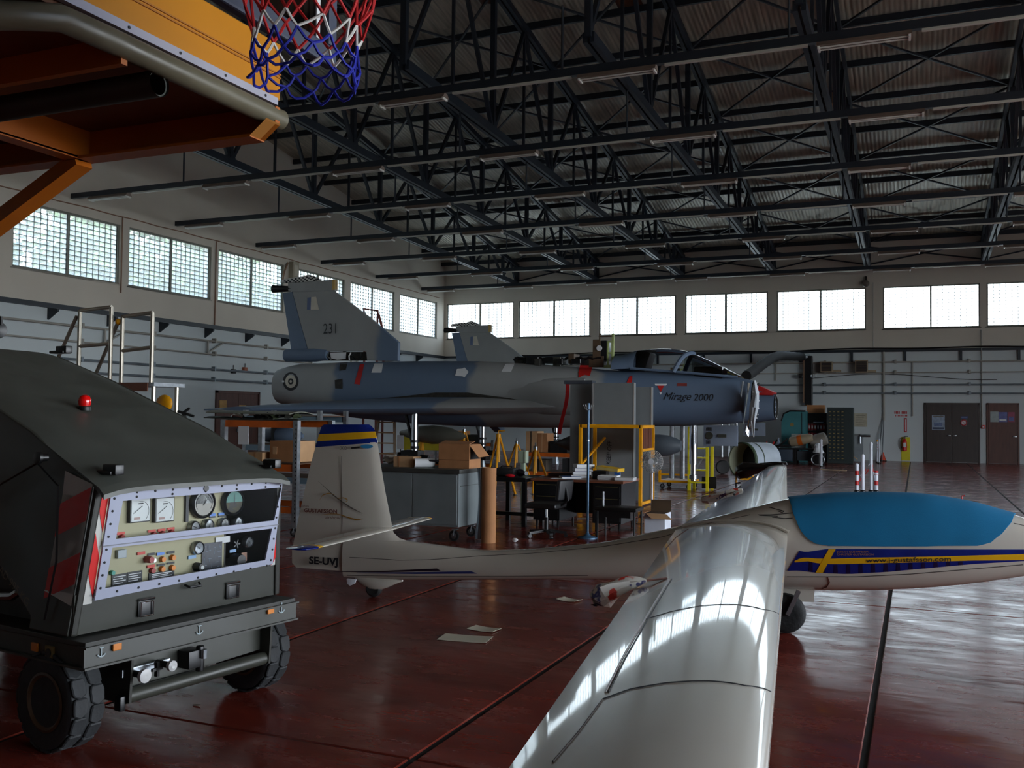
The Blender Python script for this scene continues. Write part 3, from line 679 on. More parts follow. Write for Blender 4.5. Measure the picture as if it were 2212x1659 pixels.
    tri = lambda nm, pts, m, off: MB().add([JH.pick(a, b_, off) for a, b_ in pts], [(0, 1, 2)]).build(nm, m, j, smooth=0)
    tri('warning_triangle', [(1414, 829), (1441, 829), (1427, 853)], PAPER, .006); tri('warning_triangle_core', [(1420, 833), (1435, 833), (1427, 847)], REDC, .010)
    JH.patch([(1463, 828), (1484, 828)], [(1463, 834), (1484, 834)], 3, 2, .006).build('red_stencil', mat('red_stencil', (.50, .20, .18), .6), j, smooth=0)
    cen = JH.pick(1478, 857, .006)
    lettering('name_script', 'Mirage', .22, (0, 0, 0), ux, uz, INK, j, fn=lambda x, y: JH.near((cen[0]-JX0)-.16+x*.95, cen[2]+y, .008), shear=.45)
    lettering('name_digits', '2000', .20, (0, 0, 0), ux, uz, INK, j, fn=lambda x, y: JH.near((cen[0]-JX0)+.38+x, cen[2]-.02+y, .008), shear=.2)
    # canopy and windscreen
    def arch(px, pyt, pyb, k=1.):
        p, q = P(px, pyt), P(px, pyb); w_ = JH.at(p[0]-JX0)[2]*.80*k; h = p[2]-q[2]
        return [np.array([p[0], JYA-w_*math.cos(a), q[2]+h*math.sin(a)]) for a in np.linspace(0, PI, 15)]
    prof = lambda px: (np.interp(px, [1345, 1380, 1410, 1440, 1480, 1520, 1560, 1602], [768, 757, 754, 753, 757, 773, 792, 813]), np.interp(px, [1345, 1375, 1470, 1600], [800, 799, 806, 817]))
    def shell(name, a, b_, m, n=8, k0=1., cap=False):
        r = [arch(px, *prof(px), k0) for px in np.linspace(a, b_, n+1)]
        return MB().loft(r, cap, cap, closed=False).build(name, m, j, smooth=60)
    shell('canopy_rear_fairing', 1336, 1379, BLUEP, 4, 1.02, True)
    shell('canopy', 1379, 1486, CGLASS, 8)
    shell('windscreen', 1486, 1601, WGLASS, 8)
    for a, b_ in ((1372, 1382), ):
        shell('canopy_frame', a, b_, BLUEP, 2, 1.03)
    r = []
    for f in np.linspace(0, 1, 9):   # slanted front arch
        pass
    b = MB()
    for sd in (-1, 1):
        pts = []
        for f in np.linspace(0, 1, 10):
            px = 1466+f*34 if f < .7 else 1490+(f-.7)*30; t, q = prof(px); py = q-(q-t)*math.sin(f*PI/2); w_ = JH.at(P(px, py)[0]-JX0)[2]*.82*math.cos(f*PI/2)
            pts.append(P(px, py)+np.array([0, sd*w_, 0]))
        b.path(pts, .05, 8)
    b.build('windscreen_arch', BLUEP, j)
    b = MB(); b.path([P(px, prof(px)[1]-1)+np.array([0, -JH.at(P(px, 800)[0]-JX0)[2]*.81, 0]) for px in range(1375, 1601, 15)], .028, 6); b.build('canopy_sill', BLUEP, j)
    b = MB(); b.box(P(1392, 790), (.22, .5, .62), basis=((.95, 0, -.3), (0, 1, 0), (.3, 0, .95))); b.box(P(1388, 774), (.2, .32, .3)); b.build('ejection_seat', BLACKM, j, bevel=.03)
    b = MB(); b.box(P(1535, 808), (.6, .6, .3)); b.build('instrument_coaming', BLACKM, j, bevel=.05)
    # opened spine with exposed equipment
    random.seed(11)
    for i in range(11):
        px = 1125+i*17+random.uniform(-5, 5)
        MB().box(P(px, 790-random.uniform(4, 14))+np.array([0, random.uniform(-.25, .1), 0]), (random.uniform(.12, .34), random.uniform(.2, .5), random.uniform(.08, .26))).build('avionics_box', random.choice([BLACKM, DARKBAY, BROWNP, OLIVE]), j, bevel=.008, smooth=0, seg=1)
    MB().path([P(1110+i*9, 778-6*abs(math.sin(i*1.3)), JYA-.2) for i in range(22)], .03, 6).build('cable_bundle', BLACK, j)
    fr = MB().bb(*(lambda p, q: (p[0], q[0], JYA-.22, JYA-.14, q[2], p[2]))(P(1287, 735), P(1303, 790))).build('equipment_frame', BROWNP, j, bevel=.01, smooth=0)
    MB().lathe([(.06, 0), (.06, .03)], P(1294, 752, JYA-.25), (0, 1, 0), 16).build('round_hole', PAPER, fr)
    MB().bb(*(lambda p, q: (p[0], q[0], JYA-.2, JYA+.15, q[2], p[2]))(P(1301, 737), P(1316, 780))).build('avionics_box', BLACKM, fr, bevel=.02)
    for a, c, y0, y1, m in ((1317, 1320, 738, 795, PRIMER), (1327, 1331, 722, 795, PRIMER), (1317, 1331, 738, 741, PRIMER), (1317, 1331, 762, 765, PRIMER), (1310, 1330, 790, 795, PRIMER), (1300, 1303, 722, 740, BROWNP), (1300, 1330, 727, 729, BROWNP)):
        p, q = P(a, y0), P(c, y1); MB().bb(p[0], q[0], JYA-.2, JYA-.14, q[2], p[2]).build('frame_member', m, fr, smooth=0)
    # undercarriage
    for sd in (-1, 1):
        x = un(896, 950, y=JYA-1.75)[0]; y = JYA+sd*1.75
        lg = MB().tube((x, y, 1.72), (x, y, .78), .075, n=14).build('main_gear_leg', CHROME, j)
        MB().tube((x, y, 1.05), (x, y, 1.0), .10, n=14).tube((x, y, .92), (x, y, .86), .095, n=14).build('leg_collar', BLACKM, lg)
        MB().box((x-.05, y, .66), (.42, .3, .34)).tube((x-.4, y, .72), (x+.35, y, .66), .07, n=10).build('brake_assembly', BLACK, lg, bevel=.03)
        MB().tube((x, y, .5), (x, y, 0), .06, .14, 12).build('axle_stand', STEEL, lg)
        MB().bar((x-.25, y+.05, 1.6), (x-.05, y, .95), .05).build('side_brace', BLACKM, lg)
    x = un(1498, 960, y=JYA)[0]
    lg = MB().tube((x, JYA, 1.5), (x, JYA, .62), .085, n=14).tube((x, JYA, .62), (x, JYA, .28), .06, n=12).build('nose_gear_leg', CHROME, j)
    MB().tube((x-.5, JYA+.2, 1.5), (x-.5, JYA+.2, .3), .055, n=10).tube((x-.28, JYA+.2, 1.5), (x-.28, JYA+.2, .3), .055, n=10).build('retraction_rod', GALV, lg)
    MB().lathe([(.03, .3), (.09, .32), (.09, .40), (.03, .42)], (x, JYA, 0), (0, 0, 1), 16).build('axle_block', STEEL, lg)
    p, q = P(1520, 918, JYA-.3), P(1594, 964, JYA-.3)
    d = MB().bb(p[0], q[0], JYA-.32, JYA-.29, q[2], p[2]).build('nose_gear_door', mat('door_grey', (.44, .48, .54), .55), j, bevel=.006)
    for a, bb_ in ((1527, 923), (1530, 923), (1533, 923), (1536, 923), (1527, 951), (1530, 951), (1533, 951)):
        s_, e_ = P(a, bb_, JYA-.33), P(a+1.2, bb_+8, JYA-.33); MB().bb(s_[0], e_[0], JYA-.335, JYA-.33, e_[2], s_[2]).build('louvre_slot', INK, d, smooth=0)
    MB().lathe([(.075, 0), (.075, .012)], P(1532, 941, JYA-.34), (0, 1, 0), 16).build('olive_disc', OLIVE, d); s_, e_ = P(1551, 938, JYA-.34), P(1569, 945, JYA-.34); MB().bb(s_[0], e_[0], JYA-.345, JYA-.33, e_[2], s_[2]).build('olive_plate', OLIVE, d, smooth=0)
    b = MB(); b.bar(P(1065, 930)+np.array([0, .4, 0]), P(1050, 900), .3, .12); b.build('airbrake_door', BLUEP, j, bevel=.02)
    return j
jet = make_jet()
jet['label'] = 'grey and blue camouflaged delta fighter jet numbered 231, in the middle of the hangar'
jet['group'] = 'fighter jets'
jet2 = copy_tree(jet); jet2.location = (JX0-1.15, 31.9, 0); jet2['label'] = 'second camouflaged fighter jet standing behind, only its fin and spine showing'
NUMM = mat('number_grey', (.20, .21, .22), .6)
def number(j, t, px, py, size):
    c = un(px, py, y=JYA-.068); off = np.array(j.location)-np.array([JX0, JYA, 0])
    lettering('number', t, size, c+off, (1, 0, 0), (0, 0, 1), NUMM, j, bold=-.18)
number(jet, '231', 714, 711, .36); number(jet2, '203', 714, 745, .36)
# second jet's nose cover
c = un(1655, 843, y=31.5)
MB().prism([un(1637, 832, y=31.5), un(1672, 847, y=31.5), un(1668, 854, y=31.5), un(1634, 854, y=31.5)], (0, .8, 0)).build('red_nose_cover', REDC, jet2, bevel=.04)
# long red ribbon hanging from the intake
MB().slab(lambda a, b_: un(1222+8*a-15*b_+3*math.sin(b_*5), 826+b_*112, y=18.75-.12*math.sin(b_*4)), 3, 14, (0, .006, 0)).build('red_ribbon', mat('red_ribbon', (.72, .08, .10), .7), jet)
# ------------------------------------------------------------------ white aerobatic glider in the foreground
GEL = mat('white_gelcoat', (.78, .755, .71), .22, coat=.7, var=.02, vs=2)
SEAM = mat('seam_line', (.30, .27, .26), .7, var=.3, vs=30)
DBLUE = mat('swedish_blue', (.02, .13, .46), .25, coat=.6, var=.15, vs=8); SYEL = mat('swedish_yellow', (.90, .68, .08), .3, coat=.5, var=.08)
GO, GA = (-0.95, 7.65), .095
GH = Hull(GO, GA, [(745, 1158, 745, 1247, .055), (800, 1160, 800, 1250, .075), (871, 1167, 871, 1253, .10), (1034, 1189, 1034, 1252, .13), (1150, 1186, 1150, 1251, .15), (1300, 1172, 1300, 1251, .20), (1440, 1143, 1440, 1256, .25),
    (1560, 1112, 1560, 1263, .29), (1700, 1076, 1700, 1271, .315), (1800, 1067, 1800, 1274, .32), (1900, 1065, 1900, 1273, .315), (2000, 1069, 2000, 1268, .30), (2100, 1085, 2100, 1259, .27), (2212, 1117, 2212, 1243, .22), (2340, 1163, 2340, 1222, .13), (2420, 1193, 2420, 1203, .02)], 2.25)
g = thing('glider', 'glossy white aerobatic glider with blue canopy cover and flag stripe, in the foreground', 'glider', (GO[0], GO[1], 0), GA)
gu = lambda px, py: (unp(px, py, GH.v, GH.v.dot(GH.O))-GH.O).dot(GH.u)
GH.body(GH.uu[0], GH.uu[-1], 60, 36).build('fuselage', GEL, g, smooth=50)
# wings
ROOTV = .27
def wLE(Y): return (-.96+(8.02-Y)*.1134) if Y < 7.6 else (-.912-.1226*(Y-7.6))
def wTE(Y): return (-.77-(Y-1.86)*.174) if Y < 7.6 else (-1.77-.03*(Y-7.6))
def wZ(Y): return .715+.03*abs(Y-7.65)
def wpt(Y, c, up=1, off=0.):
    le, te = wLE(Y), wTE(Y); ch = le-te; t = .15 if Y < 7.6 else .15
    yt = 5*t*(.2969*math.sqrt(c)-.126*c-.3516*c*c+.2843*c**3-.1036*c**4)*ch; cam_ = .03*4*c*(1-c)*ch
    return np.array([le-c*ch, Y, wZ(Y)+cam_+up*(yt+off)])
CC = [0, .006, .02, .05, .1, .17, .26, .37, .5, .63, .76, .88, .96, 1.]
def wing(name, Ys):
    rings = []
    for Y in Ys:
        rings.append([wpt(Y, c, 1) for c in CC]+[wpt(Y, c, -1) for c in CC[-2:0:-1]])
    Yt = Ys[-1]; e = wpt(Yt+.06*np.sign(Yt-Ys[0]), .4, 0)
    rings.append([e+(p-e)*np.array([.82, 1, .25]) for p in [q+np.array([0, .06*np.sign(Yt-Ys[0]), 0]) for q in rings[-1]]])
    return MB().loft(rings).build(name, GEL, g, smooth=60)
wn_ = wing('wing', np.linspace(7.45, 1.3, 26)); wf_ = wing('wing', np.linspace(7.85, 14.15, 22))
def wpick(px, py, off=.002):
    z = .85
    for _ in range(14):
        p = un(px, py, z=z); Y = min(14.1, max(1.35, p[1])); c = min(1, max(0, (wLE(Y)-p[0])/(wLE(Y)-wTE(Y)))); z = .5*z+.5*wpt(Y, c, 1, off)[2]
    return wpt(Y, c, 1, off)
def wline(name, pts, r, m, par=wn_):
    P_ = [wpick(a, b_) for a, b_ in pts]; Q = []
    for p, q in zip(P_[:-1], P_[1:]):
        for f in np.linspace(0, 1, 9)[:-1]:
            x = p*(1-f)+q*f; Y = x[1]; c = min(1, max(0, (wLE(Y)-x[0])/(wLE(Y)-wTE(Y)))); Q.append(wpt(Y, c, 1, .0008))
    return MB().path(Q, r, 5).build(name, m, par)
wline('panel_seam', [(1445, 1250), (1395, 1334), (1345, 1420), (1302, 1508)], .0034, mat('seam_tape', (.75, .74, .72), .3)); wline('panel_seam', [(1451, 1250), (1401, 1334), (1350, 1422), (1308, 1506)], .0024, INK)
wline('wing_joint', [(1302, 1509), (1360, 1488), (1440, 1474), (1530, 1470), (1610, 1480), (1680, 1506)], .0018, INK)
wline('wing_joint', [(1395, 1337), (1450, 1320), (1520, 1307), (1590, 1305), (1650, 1316), (1690, 1334)], .0014, INK)
wline('aileron_seam', [(1300, 1512), (1250, 1580), (1185, 1655)], .0022, SEAM)
wline('aileron_seam', [(1437, 1186), (1460, 1160), (1490, 1140)], .003, mat('rusty_seam', (.34, .17, .12), .7))
# root fairing and wing-root join line
MB().path([GH.near((wpt(7.4, c)[0]-GO[0])*1.0, wpt(7.4, c, 1)[2]+.015, .006) for c in np.linspace(.02, .98, 16)], .012, 6).build('root_fillet', GEL, g)
# fin with rudder, cap stripes
FV = lambda px, py: unp(px, py, GH.v, GH.v.dot(GH.O))
def naca(c): return 5*(.2969*math.sqrt(max(c, 0))-.126*c-.3516*c*c+.2843*c**3-.1036*c**4)
def slice_ring(T, L, c0, c1, t=.085, grow=0.):
    """aerofoil ring between chord fractions measured from the leading edge"""
    ch = np.linalg.norm(L-T); cs = np.linspace(c0, c1, 9)
    side = lambda s_: [L+(T-L)*c + GH.v*s_*(naca(c)*t*ch+grow) for c in cs]
    return side(-1)+side(1)[::-1]
LV = [(917, 797, 742, 700), (921, 805, 742, 694), (936, 812, 741, 690), (950, 814.5, 741, 686), (962, 816.5, 741, 682.5), (1000, 822, 741, 672), (1060, 832, 742, 658), (1110, 842, 743, 647), (1150, 850, 744, 638.5)]
def fin_levels(c0, c1, rows, grow=0., t=.085):
    R = []
    for (yl, yt, le, te, h) in rows:
        L, T = FV(le, yl), FV(te, yt); hf = (le-h)/(le-te); a = {'h': hf}.get(c0, c0); b_ = {'h': hf}.get(c1, c1); R.append(slice_ring(T, L, a, b_, t, grow))
    return R
lx = lambda y: np.interp(y, [r[0] for r in LV], [r[1] for r in LV]); tx = lambda y: np.interp(y, [r[0] for r in LV]+[1190, 1213], [r[3] for r in LV]+[630.5, 630]); hx_ = lambda y: 741+(y-960)*.016
rows = lambda ys: [(yl, yt, lx(yl), tx(yt), hx_((yl+yt)/2)) for yl, yt in ys]
MB().loft(fin_levels(0, 'h', rows([(955, 962), (1000, 1000), (1060, 1060), (1110, 1110)])+[(1150, 1150, 850, 638, 744), (1162, 1162, 862, 636, 744), (1170, 1170, 885, 634, 744)])).build('fin', GEL, g, smooth=60)
MB().loft(fin_levels('h', 1, rows([(955, 964), (1000, 1000), (1060, 1060), (1110, 1110)])+[(1150, 1150, 850, 638.5, 745.5), (1190, 1190, 850, 630.5, 746), (1216, 1216, 850, 631, 746)] +[(1238, 1226, 850, 640, 747)], 0, .08)).build('rudder', GEL, g, smooth=60)
MB().loft(fin_levels(0, 1, rows([(917, 917), (919, 920), (925, 928), (932, 938)]), .002)).build('fin_cap', DBLUE, g, smooth=60)
MB().loft(fin_levels(0, 1, rows([(932, 938), (946, 953)]), .002)).build('fin_stripe', SYEL, g, smooth=60)
MB().loft(fin_levels(0, 1, rows([(946, 953), (956, 966)]), .002)).build('fin_stripe', DBLUE, g, smooth=60)
MB().path([FV(741+(y-960)*.016, y)-GH.v*(.034) for y in range(985, 1245, 12)], .0022, 4).build('hinge_line', SEAM, g)
# tailplane
z6 = .60
LT = lambda px, py: (lambda d: (d.dot(GH.u), d.dot(GH.v)))(un(px, py, z=z6)-GH.O)
l0, l1, t0, t1 = LT(848, 1144), LT(698, 1181), LT(742, 1152), LT(652, 1174)
def tl(v): return l0[0]+(l1[0]-l0[0])*(v-l0[1])/(l1[1]-l0[1])
def tt(v): return t0[0]+(t1[0]-t0[0])*(v-t0[1])/(t1[1]-t0[1])
def tail(sd, vt):
    vs_ = np.linspace(0, vt, 9); rings = []
    def rg(v, k=1.):
        a, b_ = tl(v), tt(v); ch = a-b_; m_ = (a+b_)/2
        return [GH.W(m_+(a-c*ch-m_)*k, sd*-v, z6+s_*naca(c)*.11*ch*k) for s_, cs in ((1, CC), (-1, CC[-2:0:-1])) for c in cs]
    MB().loft([rg(v) for v in np.linspace(0, vt*.86, 8)]).build('tailplane', GEL, g, smooth=60)
    MB().loft([rg(v, k_) for v, k_ in ((vt*.86, 1), (vt*.90, .985))]).build('tailplane_stripe', SYEL, g, smooth=60)
    MB().loft([rg(v, k_) for v, k_ in ((vt*.90, .985), (vt*.95, .92), (vt*.985, .78), (vt, .5))]).build('tailplane_tip', DBLUE, g, smooth=60)
tail(-1, l1[1]/.86); tail(1, -1.02)
# seams and stripes on the boom
GH.line([(755, 1204), (800, 1206), (860, 1210), (930, 1209), (1034, 1201), (1150, 1195), (1300, 1181), (1430, 1160), (1520, 1133), (1620, 1112)], .0022).build('body_seam', SEAM, g)
GH.line([(750, 1243), (900, 1245), (1100, 1245), (1270, 1243)], .0022).build('body_seam', SEAM, g)
GH.line([(1700, 1246), (1850, 1246), (1970, 1240), (2090, 1230), (2210, 1220)], .003).build('body_seam', SEAM, g); GH.line([(1788, 1247), (1792, 1258), (1786, 1268), (1776, 1272)], .003).build('body_seam', mat('rusty_seam', (.34, .17, .12), .7), g)
GH.line([(2190, 1130), (2212, 1135), (2300, 1158)], .002).build('body_seam', SEAM, g)
GH.patch([(720, 1234), (830, 1233), (944, 1228)], [(720, 1235.5), (830, 1236), (952, 1233)], 24, 2, .003).build('boom_stripe', mat('dark_plum', (.13, .10, .16), .3, coat=.5), g, smooth=0)
GH.patch([(770, 1237), (900, 1236), (1018, 1234)], [(770, 1238), (900, 1240), (1031, 1239)], 24, 2, .003).build('boom_stripe', mat('stripe_blue', (.16, .22, .46), .3, coat=.5), g, smooth=0)
# lettering
c_ = FV(705, 1211); cu_ = (c_-GH.O).dot(GH.u)
lettering('registration', 'SE-UVJ', .088, (0, 0, 0), GH.u, (0, 0, 1), INK, g, wt=.0035, fn=lambda x, y: GH.W(cu_+x*1.0, -.052, c_[2]+y), bold=.16)
fy = lambda px, py: FV(px, py)-GH.v*.047
DKRED = mat('sponsor_brown', (.42, .25, .22), .4)
lettering('sponsor_name', 'GUSTAFSSON', .048, fy(698, 1103), GH.u, (0, 0, 1), DKRED, g, bold=.12, wt=.0015)
lettering('sponsor_first_name', 'Johan', .032, fy(664, 1092), GH.u, (0, 0, 1), DKRED, g, bold=.15)
lettering('sponsor_word', 'airshow', .038, fy(724, 1117), GH.u, (0, 0, 1), DKRED, g, bold=.2)
lettering('fin_mark', 'XO', .045, fy(748, 968), GH.u, (0, 0, 1), INK, g)
b = MB(); b.add([fy(a, c) for a, c in ((764, 965.5), (782, 964), (782, 968), (764, 969.5))], [(0, 1, 2, 3)]); b.build('black_bar', INK, g, smooth=0)
b = MB(); b.add([fy(797.5+13.5*math.cos(a), 964+4.5*math.sin(a)) for a in np.linspace(0, 2*PI, 19)[:-1]], [tuple(range(18))]); b.build('blue_oval', mat('sky_blue', (.22, .58, .80), .4), g, smooth=0)
GOLD = mat('gold_ink', (.72, .52, .20), .35, .4)
def stroke(name, pts, wds, m):
    k_ = len(pts)*8; t_ = np.linspace(0, 1, len(pts)); s_ = np.linspace(0, 1, k_); X = np.interp(s_, t_, [p[0] for p in pts]); Y = np.interp(s_, t_, [p[1] for p in pts]); W_ = np.interp(s_, np.linspace(0, 1, len(wds)), wds)
    kk = np.ones(5)/5; X[2:-2] = np.convolve(X, kk, 'valid'); Y[2:-2] = np.convolve(Y, kk, 'valid')
    b = MB(); b.add([fy(x, y-w_) for x, y, w_ in zip(X, Y, W_)]+[fy(x, y+w_) for x, y, w_ in zip(X, Y, W_)], [(i, i+1, k_+i+1, k_+i) for i in range(k_-1)]); return b.build(name, m, g, smooth=0)
stroke('emblem_stroke', [(692, 1038), (712, 1056), (722, 1066), (740, 1080), (762, 1095), (788, 1108)], [.2, .8, 1.6, 1.6, 1.5, .3], mat('emblem_grey', (.36, .33, .30), .4))
stroke('emblem_stroke', [(696, 1079), (702, 1069), (716, 1064), (728, 1068)], [.4, 1, 1, .4], GOLD); stroke('emblem_stroke', [(735, 1076), (748, 1074), (757, 1079), (752, 1083)], [.4, 1, 1.3, .4], GOLD)
stroke('emblem_stroke', [(700, 1112), (715, 1109), (735, 1109), (758, 1117), (778, 1122), (789, 1119)], [.3, .6, .8, 1.2, 1.2, .3], GOLD)
# flag decal along the nose
fl_top = [(1727, 1190), (1737, 1193), (1748, 1192), (1760, 1189), (1785, 1186), (1900, 1186), (2100, 1187), (2212, 1187), (2330, 1187)]
def interp_px(L, x): return np.interp(x, [p[0] for p in L], [p[1] for p in L])
top = [(1727, 1190), (1737, 1193), (1760, 1190), (1785, 1186), (1900, 1186), (2100, 1187), (2212, 1187), (2300, 1188)]
bot = [(1701, 1233), (1725, 1232), (1760, 1237), (1800, 1239), (1835, 1240), (1910, 1236), (2009, 1227), (2109, 1218), (2212, 1212), (2300, 1206)]
def resamp(L, n=40):
    P_ = np.array(L, float); x = np.linspace(P_[0, 0], P_[-1, 0], n); return list(zip(x, np.interp(x, P_[:, 0], P_[:, 1])))
GH.patch(resamp(top), resamp(bot), 60, 8, .004).build('flag_decal', DBLUE, g, smooth=60)
yt_ = [(1716, 1212), (1735, 1203), (1752, 1206), (1790, 1207), (1860, 1205), (1950, 1203.5), (2034, 1202), (2100, 1200), (2212, 1197), (2300, 1195)]
yb_ = [(1717, 1215), (1745, 1212), (1765, 1217), (1800, 1219), (1860, 1217.5), (1950, 1215.5), (2034, 1213), (2100, 1211), (2212, 1210), (2300, 1204)]
GH.patch(resamp(yt_), resamp(yb_), 60, 3, .006).build('flag_cross_long', SYEL, g, smooth=60)
GH.patch([(1790, 1186.5), (1805, 1186.5)], [(1762, 1237), (1777, 1238)], 3, 12, .007).build('flag_cross_short', SYEL, g, smooth=60)
FOLD = mat('flag_fold', (.035, .06, .24), .3, coat=.5)
for i in range(13):
    x = 1748+i*27; y0, y1 = interp_px(yb_, x)+1, interp_px(bot, x)-.5
    if y1-y0 > 3: GH.patch([(x, y0), (x+7, y0)], [(x-1, y1), (x+8, y1)], 2, 4, .006).build('flag_fold', FOLD, g, smooth=60)
def hull_text(name, t, size, px, py, m, bold=0., kx=1., off=.016, sh=0.):
    c = GH.pick(px, py); u_ = (c-GH.O).dot(GH.u); return lettering(name, t, size, (0, 0, 0), GH.u, (0, 0, 1), m, g, fn=lambda x, y: GH.near(u_+x*kx, c[2]+y, off), bold=bold, shear=sh)
def hull_text_px(name, t, pxa, pxb, pya, pyb, hpx, m, off=.010, wt=0.):
    vs, _ = text_polys(t, 1., 0., 1., wt); x0, x1 = min(v[0] for v in vs), max(v[0] for v in vs)
    def fn(x, y): f = (x-x0)/(x1-x0); return GH.pick(pxa+(pxb-pxa)*f, pya+(pyb-pya)*f-y*hpx, off)
    return lettering(name, t, 1., (0, 0, 0), GH.u, (0, 0, 1), m, g, fn=fn, wt=wt)
hull_text_px('web_address', 'www.j-gustafsson.com', 1870, 2054, 1211, 1208, 14, INK, .011, .012)
hull_text_px('pilot_name', 'JOHAN GUSTAFSSON', 1808, 1877, 1192.5, 1192.5, 5.6, GOLD); hull_text_px('pilot_name', 'CHRISTER GUSTAFSSON', 1808, 1887, 1198, 1198, 5.6, GOLD)
# fitted canopy cover
cov = mat('cover_cloth', (.0, .43, .61), .9, var=.06, vs=5, bump=.12, bs=160)
low = [(1702, 1076), (1713, 1110), (1728, 1145), (1742, 1162), (1760, 1174), (1790, 1179), (1900, 1180), (2000, 1180), (2115, 1179), (2140, 1172), (2165, 1153), (2185, 1130), (2196, 1113)]
LU = []
for a, c in low:
    p = GH.pick(a, c, 0); u_ = (p-GH.O).dot(GH.u); zt, zb, w_ = GH.at(u_); s_ = max(-1, min(1, (p[2]-(zt+zb)/2)/((zt-zb)/2))); LU.append((u_, math.asin(s_**(GH.n/2)) if s_ > 0 else -math.asin((-s_)**(GH.n/2))))
LU.sort(); LU[0] = (LU[0][0], PI/2-.02); LU[-1] = (LU[-1][0], PI/2-.02)
uA = np.array([x[0] for x in LU]); tA = np.array([x[1] for x in LU])
def cover(off):
    def f(a, b_):
        u_ = uA[0]+(uA[-1]-uA[0])*(.5-.5*math.cos(PI*a)); t_ = float(np.interp(u_, uA, tA)); return GH.ring_pt(u_, t_+(PI-2*t_)*b_, off)
    return f
MB().slab(cover(.012), 60, 22, lambda a, b_: cover(.004)(a, b_)-cover(.012)(a, b_)).build('canopy_cover', cov, g, smooth=60)
b = MB(); p = GH.ring_pt(gu(2078, 1078), PI/2, .012); b.path([p, p+np.array([0, 0, .022]), p+np.array([.02, 0, .026])], .006, 6); b.build('red_yaw_string', RED, g)
# black scribble near the spine
for pts in ([(1661, 1095), (1678, 1100), (1694, 1104), (1690, 1107), (1680, 1104)], [(1638, 1112), (1665, 1112), (1712, 1108)], [(1640, 1113), (1680, 1115)], [(1668, 1117), (1695, 1120), (1712, 1119)]): GH.line(pts, .0025, off=.003).build('scribble_mark', INK, g)
# undercarriage
wc = un(1697, 1314, y=7.45); wc[2] = .148
w_ = MB().lathe([(.07, -.055), (.115, -.058), (.142, -.04), (.148, 0), (.142, .04), (.115, .058), (.07, .055)], wc, (-math.sin(GA), math.cos(GA), 0), 28).build('main_wheel', RUBBER, g, smooth=40)
MB().lathe([(.01, -.05), (.068, -.045), (.072, .045), (.01, .05)], wc, (-math.sin(GA), math.cos(GA), 0), 20).build('rim', STEEL, w_)
MB().bar(wc+np.array([.02, -.07, 0]), wc+np.array([.1, -.05, .18]), .03).build('wheel_fork', STEEL, g)
p = [unp(a, c, GH.v, GH.v.dot(GH.O)-.10) for a, c in ((1640, 1266), (1760, 1272), (1758, 1301), (1640, 1296))]
d_ = MB().prism(p, GH.v*.012).build('gear_door', GEL, g, smooth=0)
lettering('door_mark', 'Tost', .03, unp(1702, 1284, GH.v, GH.v.dot(GH.O)-.104), GH.u, (0, 0, 1), INK, d_)
twc = unp(808, 1262, GH.v, GH.v.dot(GH.O)); R_ = twc[2]; tz0 = unp(808, 1283, GH.v, GH.v.dot(GH.O))[2]
rr = .075; twc = twc*1.; twc[2] = rr
MB().lathe([(.03, -.03), (.055, -.034), (.072, -.02), (.075, 0), (.072, .02), (.055, .034), (.03, .03)], twc, GH.v, 24).build('tail_wheel', RUBBER, g)
R = []
for px_, yt2, yb2, ww in ((768, 1244, 1250, .012), (782, 1244, 1262, .03), (800, 1245, 1272, .045), (820, 1247, 1273, .05), (840, 1249, 1266, .045), (858, 1250, 1258, .03), (870, 1251, 1254, .01)):
    a, c = FV(px_, yt2), FV(px_, yb2); m_, h_ = (a+c)/2, (a[2]-c[2])/2+.01; R.append([m_+GH.v*ww*math.cos(t)+np.array([0, 0, h_*math.sin(t)]) for t in np.linspace(0, 2*PI, 15)[:-1]])
MB().loft(R).build('tail_wheel_fairing', GEL, g, smooth=60)
b = MB(); q = [FV(a, c)-GH.v*.07 for a, c in ((756, 1247), (777, 1249), (774, 1258), (763, 1263), (757, 1258))]; b.prism(q, GH.v*.02); b.build('masking_rag', mat('rag_white', (.84, .85, .88), .7), g, bevel=.006)

# plastic bags over the control horns, black cover on the far tip
def bag_mat(n, hues):
    m = mat(n, (.80, .76, .70), .35, var=.05); t = m.node_tree; N = t.nodes; L = t.links; p = N['Principled BSDF']
    co = N.new('ShaderNodeTexCoord'); nz = N.new('ShaderNodeTexNoise'); nz.inputs['Scale'].default_value = 14; L.new(co.outputs['Object'], nz.inputs['Vector']); r = N.new('ShaderNodeValToRGB'); L.new(nz.outputs['Fac'], r.inputs['Fac'])
    e = r.color_ramp.elements; e[0].position = .34; e[0].color = lin(hues[0])+(1,); e[1].position = .38; e[1].color = lin((.82, .80, .76))+(1,)
    for pos, c in ((.58, (.84, .82, .78)), (.61, hues[1]), (.65, hues[1]), (.68, (.82, .80, .76))): k_ = e.new(pos); k_.color = lin(c)+(1,)
    L.new(r.outputs[0], p.inputs['Base Color']); p.inputs['Transmission Weight'].default_value = .15; return m
def crumpled(b, pts, rad, seed, n=14, amp=.28):
    rnd = random.Random(seed); ph = [rnd.uniform(0, 6.28) for _ in range(6)]; rings = []
    for i, (p, r_) in enumerate(zip(pts, rad)):
        d = V3(pts[min(i+1, len(pts)-1)])-V3(pts[max(i-1, 0)]); u_, w2 = frame_of(d)
        rings.append([V3(p)+(u_*math.cos(a)+w2*math.sin(a)*.75)*r_*(1+amp*math.sin(3*a+ph[0]+i*.7)+amp*.7*math.sin(5*a+ph[1]-i)+rnd.uniform(-.1, .1)) for a in np.linspace(0, 2*PI, n+1)[:-1]])
    return b.loft(rings)
